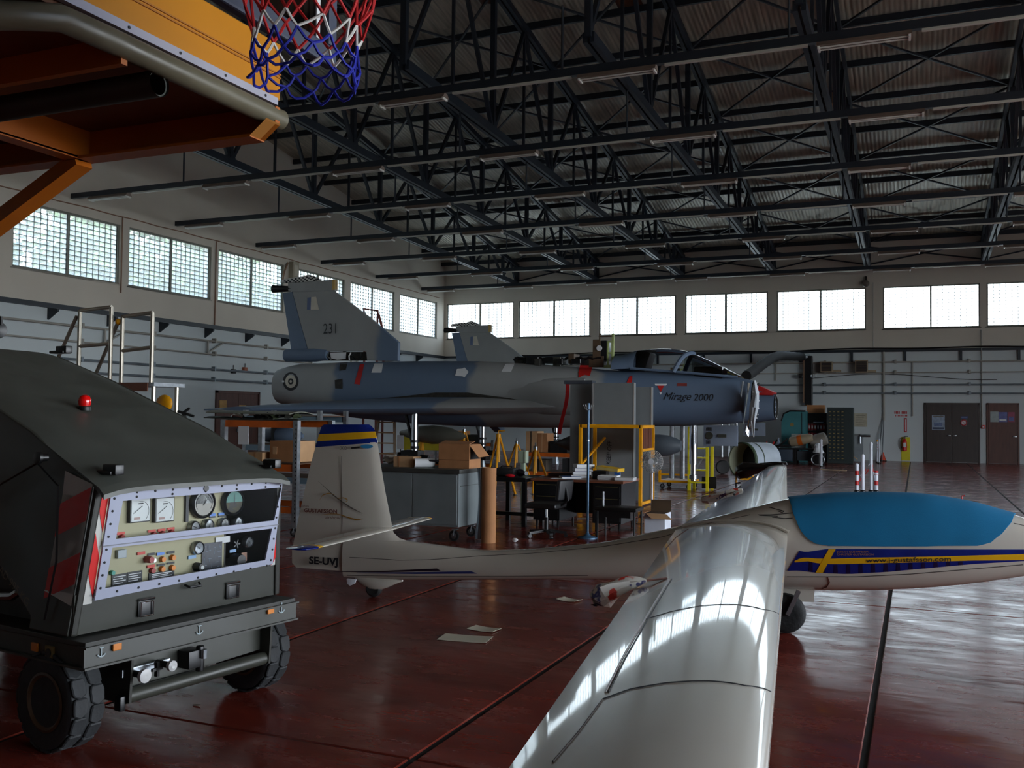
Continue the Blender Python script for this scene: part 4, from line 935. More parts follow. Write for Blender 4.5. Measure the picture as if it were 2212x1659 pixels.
h0 = wpick(1440, 1249); d0 = un(1392, 1256, y=h0[1]-.12)
t = thing('plastic_bag', 'crumpled white plastic bag with red and blue print, tied over the near wing trailing edge', 'plastic bag', tuple(d0))
pts = [un(a, c, y=h0[1]-.12-.001*(1392-a)) for a, c in ((1396, 1254), (1380, 1257), (1360, 1262), (1340, 1268), (1320, 1277), (1302, 1284), (1288, 1296), (1284, 1308))]
crumpled(MB(), pts, [.010, .022, .034, .044, .055, .06, .05, .02], 4).build('bag', bag_mat('bag_print_red', ((.75, .20, .16), (.22, .22, .42))), t, smooth=25)
MB().tube(pts[0], h0, .005, n=6).build('tie', mat('rusty_seam', (.34, .17, .12), .7), t)
h1 = wpick(1600, 1060); y1 = h1[1]
t = thing('plastic_bag', 'small crumpled plastic bag with red and blue print, at the far wing trailing edge', 'plastic bag', tuple(un(1555, 1075, y=y1)))
pts = [un(a, c, y=y1) for a, c in ((1604, 1058), (1590, 1063), (1572, 1069), (1550, 1073), (1530, 1078), (1516, 1080))]
crumpled(MB(), pts, [.02, .04, .055, .06, .06, .03], 9).build('bag', bag_mat('bag_print_blue', ((.72, .22, .18), (.30, .24, .44))), t, smooth=25)
BAGB = mat('black_polythene', (.03, .03, .035), .22, coat=.3, var=.2, bump=.3, bs=12)
t = thing('wing_tip_cover', 'shiny black polythene sheet wrapped over the far wing tip', 'cover', (-1.8, 14.1, .9))
pts = [un(a, c, y=yy) for a, c, yy in ((1700, 1001, 14.25), (1692, 1004, 14.25), (1672, 1007, 14.28), (1650, 1010, 14.3), (1630, 1013, 14.32), (1612, 1016, 14.34), (1598, 1022, 14.36), (1590, 1027, 14.36))]
crumpled(MB(), pts, [.035, .06, .07, .08, .11, .15, .12, .05], 2, 16, .16).build('sheet', BAGB, t, smooth=30)
b = MB(); b.path([wpick(1586, 1068)+np.array([0, 0, .0]), un(1590, 1052, y=11.4), un(1590, 1044, y=11.4), un(1600, 1043, y=11.4)], .012, 6); b.build('control_lock', BLACK, g)
# ------------------------------------------------------------------ olive ground-support cart, left foreground
KA = math.radians(-9); KO = np.array([-3.66, 4.0, 0.]); KF = np.array([math.cos(KA), math.sin(KA), 0]); KS = np.array([-math.sin(KA), math.cos(KA), 0])
def K(f, s, z): p = KO+KF*f+KS*s; p[2] = z; return p
def kp(px, py, k, off=0.):
    """(s,z) of a measurement on the upright plane f=k"""
    q = unp(px, py, KF, KF.dot(KO)+k)-KO; return q.dot(KS), q[2]
cart = thing('ground_power_cart', 'olive ground support cart with red beacon and white framed gauge panel', 'cart', tuple(KO), KA)
def kbox(f0, f1, s0, s1, z0, z1, b=None): return (b or MB()).box(K((f0+f1)/2, (s0+s1)/2, (z0+z1)/2), (abs(f1-f0), abs(s1-s0), abs(z1-z0)), KA)
SO = -.02
def fz(z): return .17+(z-.56)*.10          # lean of the front
def hw(z): return .648-(z-.56)*.10
DKO = mat('dark_olive', (.17, .17, .15), .5, var=.2)
prof = [(fz(.56), .56), (fz(1.25), 1.25), (-.33, 1.50), (-1.22, 1.80), (-1.78, 1.965), (-2.5, 2.02), (-2.75, 1.9), (-2.8, .56)]
# body: two cheeks, front, roof, so that the inside of the panel stays open
for sd in (-1, 1):
    pl = [(fz(.56)-.01, .56), (fz(1.25)-.01, 1.25)]+prof[2:6]+[(-2.75, 1.9), (-2.8, .95), (-.62, .95), (-.14, .62), (-.14, .56)]
    MB().prism([K(f, SO+sd*(hw(z)-.012), z) for f, z in pl], KS*(sd*.024)).build('side_panel', OLIVE, cart, smooth=0, bevel=.006)
    kbox(-2.75, -.16, SO+sd*.50-.01, SO+sd*.50+.01, .55, .98).build('inner_bulkhead', DKO, cart, smooth=0)
    MB().path([K(-2.4, SO+sd*.6, .66), K(-.55, SO+sd*.6, .66), K(-.38, SO+sd*.6, .68), K(-.28, SO+sd*.58, .74), K(-.2, SO+sd*.52, .76)], .022, 8).build('tow_rail', STEEL, cart)
kbox(-2.8, -2.76, -.6, .56, .56, 1.9).build('rear_panel', OLIVE, cart, smooth=0)
def roof(a, b_):
    P_ = [(.31, 1.245), (.27, 1.275)]+[(-.33, 1.525), (-1.22, 1.825), (-1.78, 1.99), (-2.5, 2.045), (-2.85, 1.95)]
    t_ = np.linspace(0, 1, len(P_)); f = np.interp(a, t_, [p[0] for p in P_]); z = np.interp(a, t_, [p[1] for p in P_]); s = SO+(b_*2-1)*(hw(z)+.012)
    return K(f, s, z-.03*abs(b_*2-1)**6)
MB().slab(roof, 30, 14, (0, 0, -.022)).build('roof_panel', mat('olive_roof', (.29, .30, .28), .42, var=.14, vs=4, rvar=.06), cart, smooth=40)
for sd in (-1, 1): MB().path([K(-.9, SO+sd*.66, 1.05), K(-.1, SO+sd*.665, 1.35), K(.08, SO+sd*.67, 1.25), K(.08, SO+sd*.67, .9), K(-.0, SO+sd*.67, .62)], .006, 4).build('door_seal', BLACK, cart)
# front lower panel and corner posts
MB().slab(lambda a, b_: K(fz(.56+b_*.19), SO-hw(.6)+a*2*hw(.6), .56+b_*.19), 2, 2, KF*-.02).build('front_panel', OLIVE, cart, smooth=0)
for sd in (-1, 1): MB().bar(K(fz(.56)-.005, SO+sd*(hw(.56)-.012), .56), K(fz(1.25)-.005, SO+sd*(hw(1.25)-.012), 1.25), .035, .035, KF).build('corner_post', DKO, cart, smooth=0, bevel=.01)
# white frame with two windows
TL, TR, BL, BR = (-.535, 1.235), (.565, 1.225), (-.575, .715), (.545, .745)
U = [(-.47, 1.175), (.56, 1.18), (.525, .995), (-.49, .995)]; Lw = [(-.505, .955), (.515, .95), (.485, .775), (-.525, .765)]
def fp(s, z, o=0.): return K(fz(z)+.012+o, s, z)
def strip(b, p, q, r_, t_): b.prism([fp(*p), fp(*q), fp(*r_), fp(*t_)], KF*.012)
b = MB(); strip(b, TL, TR, U[1], U[0]); strip(b, U[0], U[3], (-.555, .98), TL); strip(b, TR, (.556, .975), U[2], U[1]); strip(b, U[3], U[2], Lw[1], Lw[0]); strip(b, U[3], Lw[0], (-.557, .94), (-.555, .98)); strip(b, U[2], (.556, .975), (.554, .945), Lw[1])
strip(b, (-.557, .94), Lw[0], Lw[3], BL); strip(b, Lw[1], (.554, .945), BR, Lw[2]); strip(b, Lw[3], Lw[2], BR, BL)
wf = b.build('panel_frame', mat('frame_white', (.66, .68, .76), .35, var=.03), cart, smooth=0)
MB().path([fp(s, np.interp(s, [-.575, .58], [.967, .967]), .014) for s in np.linspace(-.56, .56, 30)], .003, 5).build('piano_hinge', mat('hinge_grey', (.5, .51, .54), .5), wf)
rv = MB().lathe([(.006, 0), (.006, .003), (.003, .005)], (0, 0, 0), (1, 0, 0), 8).mesh('rivet', INK)
def rivet(s, z): p = fp(s, z, .012); o = put('rivet', rv, (p[0]-KO[0], p[1]-KO[1], p[2]), wf); q = wm(wf).inverted() @ Vector(p); o.location = q
for i in range(11):
    s = -.5+i*.104; rivet(s, 1.212); rivet(s, 1.19 if i % 2 else 1.222)
    if i < 10: rivet(-.58+i*.12, .742)
for i in range(8): z = .77+i*.06; rivet(np.interp(z, [.72, 1.23], [-.555, -.515]), z); rivet(np.interp(z, [.72, 1.23], [.525, .552]), z)
MB().lathe([(.016, 0), (.016, .008)], fp(.02, 1.207, .01), KF, 14).build('lock_knob', BLACK, wf)
for nm, q in (('upper', U), ('lower', Lw)): MB().add([fp(s, z, .004) for s, z in q], [(0, 1, 2, 3)]).build('window_pane', canopy_glass('clear_perspex', (.92, .93, .93), .10), cart, smooth=0)
# instrument board behind
IK = .10
CREAM = mat('instrument_cream', (.66, .64, .51), .5, var=.04)
MB().prism([K(IK-.01, -.57, .745), K(IK-.01, .30, .745), K(IK-.01, .30, 1.22), K(IK-.01, -.57, 1.22)], KF*.008).build('instrument_board', CREAM, cart, smooth=0)
kbox(-.25, -.2, .28, .6, .74, 1.23).build('dark_recess', BLACK, cart, smooth=0); kbox(-.2, IK, .29, .30, .745, 1.22).build('recess_side', DKO, cart, smooth=0); kbox(-.02, 0, .33, .36, .76, 1.2).build('recess_post', mat('recess_grey', (.25, .25, .25), .5), cart, smooth=0)
def on(px, py): s, z = kp(px, py, IK); return s, z
def KP(s, z, o=0.): return K(IK+o, s, z)
FACE = mat('dial_white', (.80, .82, .82), .4); FACEG = mat('dial_green', (.03, .40, .36), .35); FACEO = mat('dial_olive', (.36, .34, .16), .4); GREYF = mat('dial_grey', (.62, .61, .58), .4)
def disc(s, z, r, o, m, par, nm, half=0):
    a = np.linspace(0, PI if half > 0 else -PI, 17) if half else np.linspace(0, 2*PI, 25)[:-1]
    return MB().add([KP(s+r*math.cos(t), z+r*math.sin(t), o) for t in a], [tuple(range(len(a)))]).build(nm, m, par, smooth=0)
def needle(s, z, L, ang_, o, par): MB().add([KP(s+math.cos(ang_)*L*k_+math.sin(ang_)*w2, z+math.sin(ang_)*L*k_-math.cos(ang_)*w2, o) for k_, w2 in ((-.25, .002), (-.25, -.002), (1, -.0008), (1, .0008))], [(0, 1, 2, 3)]).build('needle', INK, par, smooth=0)
for px_ in (297, 350):
    s, z = on(px_, 1100)
    q = MB().box(KP(s, z, .012), (.024, .118, .128), KA).build('square_meter', BLACKM, cart, smooth=0, bevel=.003)
    MB().box(KP(s, z, .0245), (.002, .106, .116), KA).build('meter_face', FACE, q, smooth=0); needle(s-.002, z+.01, .05, 3.75, .027, q)
    MB().path([KP(s+.048*math.cos(a), z-.01+.052*math.sin(a), .027) for a in np.linspace(-.9, 1.9, 12)], .0008, 4).build('meter_scale', INK, q)
    MB().box(KP(s-.02, z-.043, .026), (.001, .035, .012), KA).build('meter_stain', mat('stain_pink', (.66, .56, .54), .6), q, smooth=0); MB().box(KP(s, z+.03, .0265), (.001, .028, .006), KA).build('meter_print', INK, q, smooth=0)
def gauge(px_, py_, r, kind):
    s, z = on(px_, py_)
    q = MB().lathe([(r, 0), (r, .025), (r*.86, .034), (r*.80, .026)], KP(s, z), KF, 28).build('round_gauge', BLACKM if r > .04 else STEEL, cart, smooth=40)
    if kind == 'w': disc(s, z, r*.8, .026, FACE, q, 'dial', 0); disc(s, z, r*.8, .0265, GREYF, q, 'dial_lower', -1); needle(s, z, r*.6, .9, .03, q); MB().path([KP(s+r*.66*math.cos(a), z+r*.66*math.sin(a), .028) for a in np.linspace(-.6, 3.7, 24)], .0012, 4).build('dial_scale', INK, q)
    elif kind == 'g': disc(s, z, r*.8, .026, FACEO, q, 'dial', 0); disc(s, z, r*.8, .0265, FACEG, q, 'dial_upper', 1); needle(s, z+.0, r*.55, 1.57, .03, q)
    elif kind == 's': disc(s, z, r*.82, .026, GREYF, q, 'dial'); needle(s, z, r*.6, .9+px_*.05, .03, q)
    else: disc(s, z, r*.8, .026, BLACKM, q, 'dial'); needle(s, z, r*.5, 2.4, .03, q)
gauge(434, 1087, .080, 'w'); gauge(499, 1084, .074, 'g')
for a, c in ((415, 1138), (445, 1134), (479, 1131), (508, 1128)): gauge(a, c, .033, 's')
gauge(423, 1183, .036, 'k'); gauge(531, 1170, .032, 'k')
def label_plate(px_, py_, ws, hz, m, nm='label_plate'):
    s, z = on(px_, py_); MB().box(KP(s, z, .003), (.005, ws, hz), KA).build(nm, m, cart, smooth=0)
LRED = mat('label_red', (.80, .30, .26), .5); LBLU = mat('label_blue', (.38, .55, .85), .5); LBLK = mat('label_black', (.16, .17, .18), .5)
for a, c in ((260, 1152), (327, 1147), (348, 1145), (368, 1142)): label_plate(a, c, .045, .013, LRED); label_plate(a, c, .036, .003, PAPER) if 0 else None
label_plate(458, 1112, .04, .014, LBLU); label_plate(477, 1110, .04, .014, LBLU); label_plate(458, 1117, .04, .008, LBLK); label_plate(477, 1115, .04, .008, LBLK)
label_plate(304, 1195, .045, .014, LRED); label_plate(326, 1197, .04, .012, LBLK); label_plate(346, 1196, .045, .014, LBLU); label_plate(368, 1193, .045, .013, LBLK)
label_plate(325, 1223, .045, .014, LRED); label_plate(347, 1220, .045, .010, LBLK); label_plate(368, 1216, .045, .010, LBLK); label_plate(414, 1203, .05, .018, mat('label_pale_blue', (.56, .70, .86), .5)); label_plate(502, 1190, .045, .016, mat('label_pale_blue', (.56, .70, .86), .5))
label_plate(526, 1203, .04, .05, mat('label_pink', (.74, .58, .50), .5)); label_plate(480, 1166, .10, .034, PAPER, 'note_card')
for a, c, ws, hz in ((257, 1252, .085, .055), (290, 1246, .085, .055), (348, 1243, .155, .042)):
    s, z = on(a, c); q = MB().box(KP(s, z, .003), (.005, ws, hz), KA).build('data_plate', LBLK, cart, smooth=0)
    for k_ in range(4): MB().box(KP(s-.01*(k_ % 2), z+hz*.3-k_*hz*.2, .0062), (.001, ws*(.8-.15*(k_ % 2)), .0035), KA).build('plate_line', PAPER, q, smooth=0)
s, z = on(457, 1207); q = MB().box(KP(s, z, .003), (.005, .135, .175), KA).build('circuit_diagram', mat('diagram_black', (.13, .15, .20), .4), cart, smooth=0)
rnd = random.Random(5)
for k_ in range(26):
    a, c = s+rnd.uniform(-.055, .055), z+rnd.uniform(-.075, .075); L_ = rnd.uniform(.01, .03)
    MB().box(KP(a, c, .0062), (.001, L_, .0018) if k_ % 2 else (.001, .0018, L_), KA).build('diagram_line', mat('diagram_ink', (.55, .60, .66), .6), q, smooth=0)
def button(px_, py_, r, m, L_=.02, collar=None):
    s, z = on(px_, py_); q = MB().lathe([(r, 0), (r, L_*.6), (r*.85, L_), (.001, L_)], KP(s, z), KF, 16).build('push_button', m, cart); return q
AMB = mat('amber_lens', (.85, .50, .14), .3); REDB = mat('red_button', (.60, .16, .14), .35)
for a, c in ((261, 1160), (330, 1154), (348, 1152), (368, 1149)): button(a, c, .014, REDB)
button(316, 1208, .018, REDB, .045); button(329, 1210, .012, STEEL, .02)
for a, c in ((349, 1208), (371, 1204), (348, 1229), (370, 1226)): button(a, c, .015, AMB)
button(327, 1232, .015, REDB); s, z = on(259, 1196); MB().box(KP(s, z, .01), (.02, .05, .042), KA).build('indicator_window', mat('indicator_grey', (.62, .66, .68), .3), cart, bevel=.004, smooth=0); button(240, 1237, .012, mat('green_lens', (.1, .55, .48), .3))
button(506, 1209, .037, BLACKM, .06); q = button(423, 1224, .024, BLACKM, .05); s, z = on(424, 1224); disc(s, z, .011, .0505, FACE, q, 'knob_mark')
s, z = on(503, 1174); b = MB()
for k_ in range(5): a = k_*2*PI/5; b.bar(KP(s, z, .03), KP(s+.024*math.cos(a), z+.024*math.sin(a), .03), .007)
b.tube(KP(s, z, 0), KP(s, z, .034), .006, n=8); b.build('star_valve', BLACK, cart)
s, z = on(402, 1078); MB().box(KP(s+.0, z, .006), (.012, .018, .24), KA).build('cable_duct', LBLK, cart, smooth=0)
# hazard chevrons
HR = mat('hazard_red', (.82, .07, .06), .4, var=.06); HW = mat('hazard_white', (.78, .78, .76), .45, var=.05)
def hazard(fn, L_, bands, nm):
    """fn(a,b): a across 0..1, b along 0..1; slanted bands"""
    par = MB().slab(lambda a, b_: fn(a, b_), 4, 10, lambda a, b_: np.zeros(3)+KF*1e-4).build(nm, HW, cart, smooth=0)
    for b0, b1, sl in bands:
        def g2(a, b_): return fn(a, min(1, max(0, (b0+(b1-b0)*b_)+sl*(a-.5))), .003)
        MB().grid(g2, 6, 6).build('red_band', HR, par, smooth=0)
def side_h(a, b_, o=0.): z = .70+b_*.56; return K(fz(z)-.012-(1-a)*(.215), SO-hw(z)-.016-o, z-.03*(1-a)*0+(.05*(1-a) if b_ < .02 else (.055*(1-a) if b_ > .98 else 0)))
hazard(side_h, 1, [(.10, .36, .16), (.62, .90, .16)], 'hazard_board')
def front_h(a, b_, o=0.): z = .70+b_*.53; s0, s1 = SO-hw(z)+.03, np.interp(z, [.72, 1.235], [-.577, -.537]); return K(fz(z)+.006+o, s0+(s1-s0)*a, z)
def front_h2(a, b_, o=0.): z = .735+b_*.49; s1, s0 = SO+hw(z)-.002, np.interp(z, [.75, 1.225], [.547, .568]); return K(fz(z)+.006+o, s0+(s1-s0)*a, z)
hazard(front_h, 1, [(.16, .52, -.22), (.72, 1.05, -.2)], 'hazard_strip'); hazard(front_h2, 1, [(.08, .38, .18), (.66, 1.0, .18)], 'hazard_strip')
# latches, handle
for a, c in ((319, 1313), (506, 1276)):
    s, z = kp(a, c, .2); q = MB().box(K(fz(z)+.006, s, z), (.012, .088, .085), KA).build('latch', BLACKM, cart, bevel=.005)
    MB().path([K(fz(z)+.02, s+x, z+y) for x, y in ((-.036, -.038), (.036, -.038), (.036, .03), (-.036, .03))], .004, 6, closed=True).build('latch_loop', CHROME, q); MB().tube(K(fz(z)+.014, s-.046, z+.042), K(fz(z)+.014, s+.046, z+.042), .007, n=8).build('latch_hinge', CHROME, q)
s, z = kp(420, 1264, .22); MB().path([K(fz(z)+.015, s-.045, z+.006), K(fz(z)+.045, s-.035, z-.006), K(fz(z)+.045, s+.035, z-.006), K(fz(z)+.015, s+.045, z+.006)], .006, 6).build('panel_handle', BLACK, cart)
# chassis deck and bumper
kbox(-2.95, .30, SO-.66, SO+.66, .525, .55).build('deck', DKO, cart, smooth=0, bevel=.004)
bm = kbox(.285, .30, SO-.665, SO+.665, .435, .525); kbox(.26, .315, SO-.67, SO+.67, .428, .437, bm); kbox(.25, .32, SO-.67, SO+.67, .522, .531, bm)
bm = bm.build('front_bumper', OLIVE, cart, smooth=0)
for sd in (-1, 1):
    q = kbox(-2.9, .27, SO+sd*.64-.006, SO+sd*.64+.006, .43, .525); kbox(-2.9, .3, SO+sd*.65-.02, SO+sd*.65+.02, .425, .435, q); q.build('side_rail', OLIVE, cart, smooth=0)
ANC = mat('anchor_white', (.78, .84, .86), .5)
for a, c in ((218, 1406), (430, 1358), (607, 1313)):
    s, z = kp(a, c, .3); o = .305; b = MB()
    b.path([K(o, s, z+.022), K(o, s, z-.026)], .0034, 4); b.path([K(o, s+.004*math.cos(t), z+.027+.004*math.sin(t)) for t in np.linspace(0, 2*PI, 9)[:-1]], .0016, 4, closed=True); b.path([K(o, s-.010, z+.015), K(o, s+.010, z+.015)], .003, 4); b.path([K(o, s+.022*math.cos(t), z-.006+.020*math.sin(t)) for t in np.linspace(PI+.35, 2*PI-.35, 9)], .0034, 4)
    b.build('anchor_emblem', ANC, bm)
for a, c in ((250, 1396), (582, 1318)): s, z = kp(a, c, .3); MB().box(K(.308, s, z), (.014, .046, .036), KA).build('amber_reflector', AMB, bm, bevel=.004, smooth=0)
MB().box(K(-.1, SO-.652, .478), (.05, .012, .04), KA).build('amber_reflector', AMB, cart, bevel=.003, smooth=0); q = MB().box(K(.02, SO-.652, .468), (.06, .012, .06), KA).build('socket_plate', mat('brass_plate', (.50, .42, .24), .5), cart, smooth=0); MB().lathe([(.02, 0), (.02, .004)], K(.02, SO-.659, .468), -KS, 14).build('socket_hole', BLACK, q)
# stencil along the side
lettering('stencil', 'AXLE LOAD 995 KG', .06, K(-.36, SO-.665-.005, .81), KF*.86+np.array([0, 0, -.50]), KF*.5+np.array([0, 0, .86]), mat('stencil_tan', (.46, .40, .33), .6), cart)
# roof furniture
def roofz(f): return np.interp(f, [-2.5, -1.78, -1.22, -.33, .27], [2.045, 1.99, 1.825, 1.525, 1.275])
def cleat(px_, py_, sd, w3=.10):
    s = sd; p = unp(px_, py_, KS, KS.dot(KO)+s)-KO; f = p.dot(KF); b = MB(); b.box(K(f, s, roofz(f)+.028), (w3, .05, .05), KA); b.box(K(f-.04, s, roofz(f)+.012), (w3*1.3, .07, .02), KA); b.build('roof_cleat', BLACKM, cart, bevel=.008)
cleat(588, 997, .50); cleat(138, 766, .52, .12); cleat(245, 1016, -.50)
for z_ in (1,):
    p = unp(183, 868, KS, KS.dot(KO)-.12)-KO; f = p.dot(KF); zz = roofz(f)
    q = MB().lathe([(.035, 0), (.032, .02), (.024, .028)], K(f, -.12, zz-.005), (0, 0, 1), 16).build('beacon_base', BLACK, cart)
    MB().lathe([(.026, .02), (.033, .035), (.034, .06), (.026, .078), (.012, .086), (.001, .087)], K(f, -.12, zz-.005), (0, 0, 1), 18).build('red_beacon', mat('beacon_red', (.90, .04, .04), .15, coat=.6), q)
p = unp(105, 988, KS, KS.dot(KO)-.64)-KO; MB().lathe([(.018, 0), (.018, .03), (.03, .035), (.03, .05), (.001, .055)], K(p.dot(KF), SO-.63, p[2]), -KS, 12).build('side_lock', BLACK, cart)
# below the deck
MB().prism([K(.17, -.37, .24), K(.17, .52, .27), K(.17, .52, .52), K(.17, -.37, .52)], KF*-.012).build('apron_plate', OLIVE, cart, smooth=0)
for s in (-.40, .50): MB().prism([K(.10, s, .52), K(.26, s, .52), K(.24, s, .20), K(-.08, s, .18), K(-.1, s, .52)], KS*.014).build('axle_bracket', DKO, cart, smooth=0)
ax = MB().tube(K(.20, -.40, .225), K(.20, .50, .225), .036, n=14).build('axle_tube', OLIVE, cart)
MB().tube(K(0, -.55, .235), K(0, .55, .235), .03, n=10).build('axle', DKO, cart)
MB().box(K(.19, -.27, .335), (.02, .28, .04), KA).build('valve_bar', STEEL, cart, smooth=0, bevel=.004)
for a, c, r_ in ((312, 1460, .033), (371, 1438, .026)):
    s, z = kp(a, c, .3); q = MB().tube(K(.19, s, z), K(.30, s, z), .016, n=10).build('valve_spindle', BLACK, cart); MB().lathe([(r_, 0), (r_, .02), (.012, .026), (.004, .024)], K(.29, s, z), KF, 18).build('hand_wheel', mat('knob_white', (.80, .80, .80), .35), q)
s, z = kp(342, 1446, .26); MB().bar(K(.25, s, z-.035), K(.25, s, z+.035), .018).bar(K(.25, s-.03, z), K(.25, s+.03, z), .014).build('cross_valve', BLACK, cart)
s, z = kp(420, 1423, .24); b = MB(); b.box(K(.21, s, z), (.10, .10, .09), KA); b.tube(K(.24, s+.035, z-.07), K(.24, s+.035, z+.06), .022, n=10); b.build('tow_hitch', BLACK, cart, bevel=.01); MB().tube(K(.27, s+.035, z+.0), K(.27, s+.035, z+.045), .016, n=10).build('hitch_ring', STEEL, cart)
MB().box(K(.2, -.42, .2), (.05, .03, .07), KA).build('tie_down', BLACKM, cart, bevel=.006)
# wheels with lugged tyres
TYRE = mat('tyre_rubber', (.17, .18, .19), .7, var=.25, vs=14, bump=.15)
TR_ = .235
lug = MB().prism([(-.045, -.030, 0), (-.02, -.036, 0), (.03, -.034, 0), (.047, -.004, 0), (.03, .030, 0), (-.02, .034, 0), (-.045, .028, 0)], (0, 0, .016)).mesh('tread_lug', TYRE, 0, bevel=.005, seg=1)
def wheel():
    w_ = MB().lathe([(.13, -.075), (.19, -.088), (TR_-.02, -.08), (TR_-.012, 0), (TR_-.02, .08), (.19, .088), (.13, .075)], (0, 0, 0), (0, 1, 0), 36).build('wheel', TYRE, cart, local=True)
    MB().lathe([(.135, .07), (.14, .082), (.128, .086), (.11, .07), (.1, .03), (.05, .02), (.001, .03)], (0, 0, 0), (0, -1, 0), 28, False).lathe([(.135, .07), (.1, .05), (.001, .05)], (0, 0, 0), (0, 1, 0), 28, False).build('rim', mat('rim_tan', (.30, .22, .15), .5, var=.25), w_, local=True)
    n = 16
    for k_ in range(n):
        for row in (-1, 1):
            a = 2*PI*(k_+.5*(row > 0))/n; put('tread_lug', lug, ((TR_-.018)*math.sin(a), row*.044, (TR_-.018)*math.cos(a)), w_, (0, a, 0 if row < 0 else 0), (1, 1.05*row if row > 0 else 1.05, 1))
    return w_
for f, s in ((0, -.60), (0, .60), (-2.2, -.60), (-2.2, .60)):
    w_ = wheel(); w_.location = (f, s, TR_)
# ------------------------------------------------------------------ yellow access platform overhead, basketball hoop
PX0 = -2.60
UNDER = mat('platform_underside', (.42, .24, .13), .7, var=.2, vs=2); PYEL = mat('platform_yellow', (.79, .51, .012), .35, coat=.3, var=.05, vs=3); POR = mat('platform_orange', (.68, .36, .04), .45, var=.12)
pf = thing('access_platform', 'yellow steel access platform overhead with grey rubber bumper tube along its edge', 'platform', (-3.9, 2.4, 0))
Y0_, Y1_ = .3, 3.47
fa = MB().bb(PX0-.03, PX0, Y0_, Y1_, 2.985, 3.235).build('fascia_panel', PYEL, pf, smooth=0, bevel=.004)
for z in (3.085, 3.10): MB().bb(PX0, PX0+.006, Y0_, Y1_, z-.004, z+.002).build('fascia_ridge', mat('ridge_amber', (.66, .40, .04), .5), fa, smooth=0)
st = MB().bb(PX0-.02, PX0+.006, Y0_, Y1_-.02, 2.958, 2.99).build('edge_strip', mat('strip_white', (.68, .68, .74), .4), pf, smooth=0)
for i in range(12): MB().lathe([(.006, 0), (.006, .003)], (PX0+.006, .5+i*.26, 2.974), (1, 0, 0), 8).build('strip_rivet', INK, st)
tb = [(PX0-.01, Y1_+.02, 2.905), (PX0-.01, 2.5, 2.905), (PX0-.012, 2.30, 2.902), (PX0-.06, 2.18, 2.87), (PX0-.16, 2.06, 2.84), (PX0-.4, 1.9, 2.83)]
MB().path(tb, .046, 14).build('bumper_tube', mat('bumper_grey', (.40, .38, .31), .4, var=.2, vs=4, rvar=.1), pf)
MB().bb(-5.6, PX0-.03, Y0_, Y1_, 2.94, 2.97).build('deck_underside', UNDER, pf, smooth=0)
def chan(x0, x1, y, z0, z1): MB().bb(x0, x1, y-.02, y, z0, z1).bb(x0, x1, y-.09, y, z0, z0+.02).build('cross_beam', POR, pf, smooth=0)
BZ = 2.80
xe, ya = un(562, 301, z=BZ)[0], un(562, 301, z=BZ)[1]; xt = un(590, 296, y=ya)[0]+.01
MB().prism([(-5.6, ya, BZ), (xe, ya, BZ), (xt, ya, BZ+.06), (xt, ya, 2.94), (-5.6, ya, 2.94)], (0, .03, 0)).build('cross_beam', POR, pf, smooth=0)
MB().bb(-5.6, xe, ya-.07, ya+.03, BZ-.006, BZ+.006).build('beam_flange', POR, pf, smooth=0)
MB().prism([(xe, ya-.07, BZ), (xt, ya-.07, BZ+.06), (xt, ya+.03, BZ+.06), (xe, ya+.03, BZ)], (.006, 0, .006)).build('beam_nose', mat('nose_tan', (.66, .44, .20), .5), pf, smooth=0)
jx = un(208, 352, z=BZ)[0]
MB().bb(jx-.03, jx, .3, ya, BZ, 2.94).bb(jx-.08, jx, .3, ya, BZ-.006, BZ+.008).build('long_joist', POR, pf, smooth=0)
pb2 = un(275, 143, z=2.84); yb_2 = pb2[1]
MB().bb(-5.6, pb2[0], yb_2-.03, yb_2, 2.84, 2.94).build('cross_beam', POR, pf, smooth=0)
yc = un(345, 180, z=2.83)
MB().tube((-5.6, yc[1], 2.83), (yc[0], yc[1], 2.83), .05, n=18, caps=False).build('storage_tube', mat('tube_dark', (.16, .13, .11), .55), pf)
nb = MB()
for i in range(7): nb.path([(yc[0]-.01, yc[1]+.045*math.cos(a+i), 2.83+.045*math.sin(a+i)) for a in np.linspace(0, 2.4, 8)], .003, 4)
tag(nb.build('netting', mat('net_grey', (.40, .42, .40), .7), pf), kind='stuff')
MB().bar((jx-.02, ya-.02, BZ), (jx-1.7, ya+.1, 2.10), .09, .07).build('knee_brace', POR, pf, smooth=0)
for x, y in ((-5.5, .6), (-5.5, ya), (jx-1.7, ya+.1), (PX0-.4, .4)): MB().tube((x, y, 0), (x, y, 2.95), .05, n=10).build('support_post', POR, pf)
# low rail and gear on top, seen past the fascia
MB().bb(PX0-.3, PX0-.26, 1.5, 3.3, 3.30, 3.36).build('toe_board', BLACKM, pf, smooth=0)
MB().bb(PX0-.5, PX0-.1, 1.2, 3.4, 3.24, 3.30).build('deck_frame', BLACKM, pf, smooth=0)
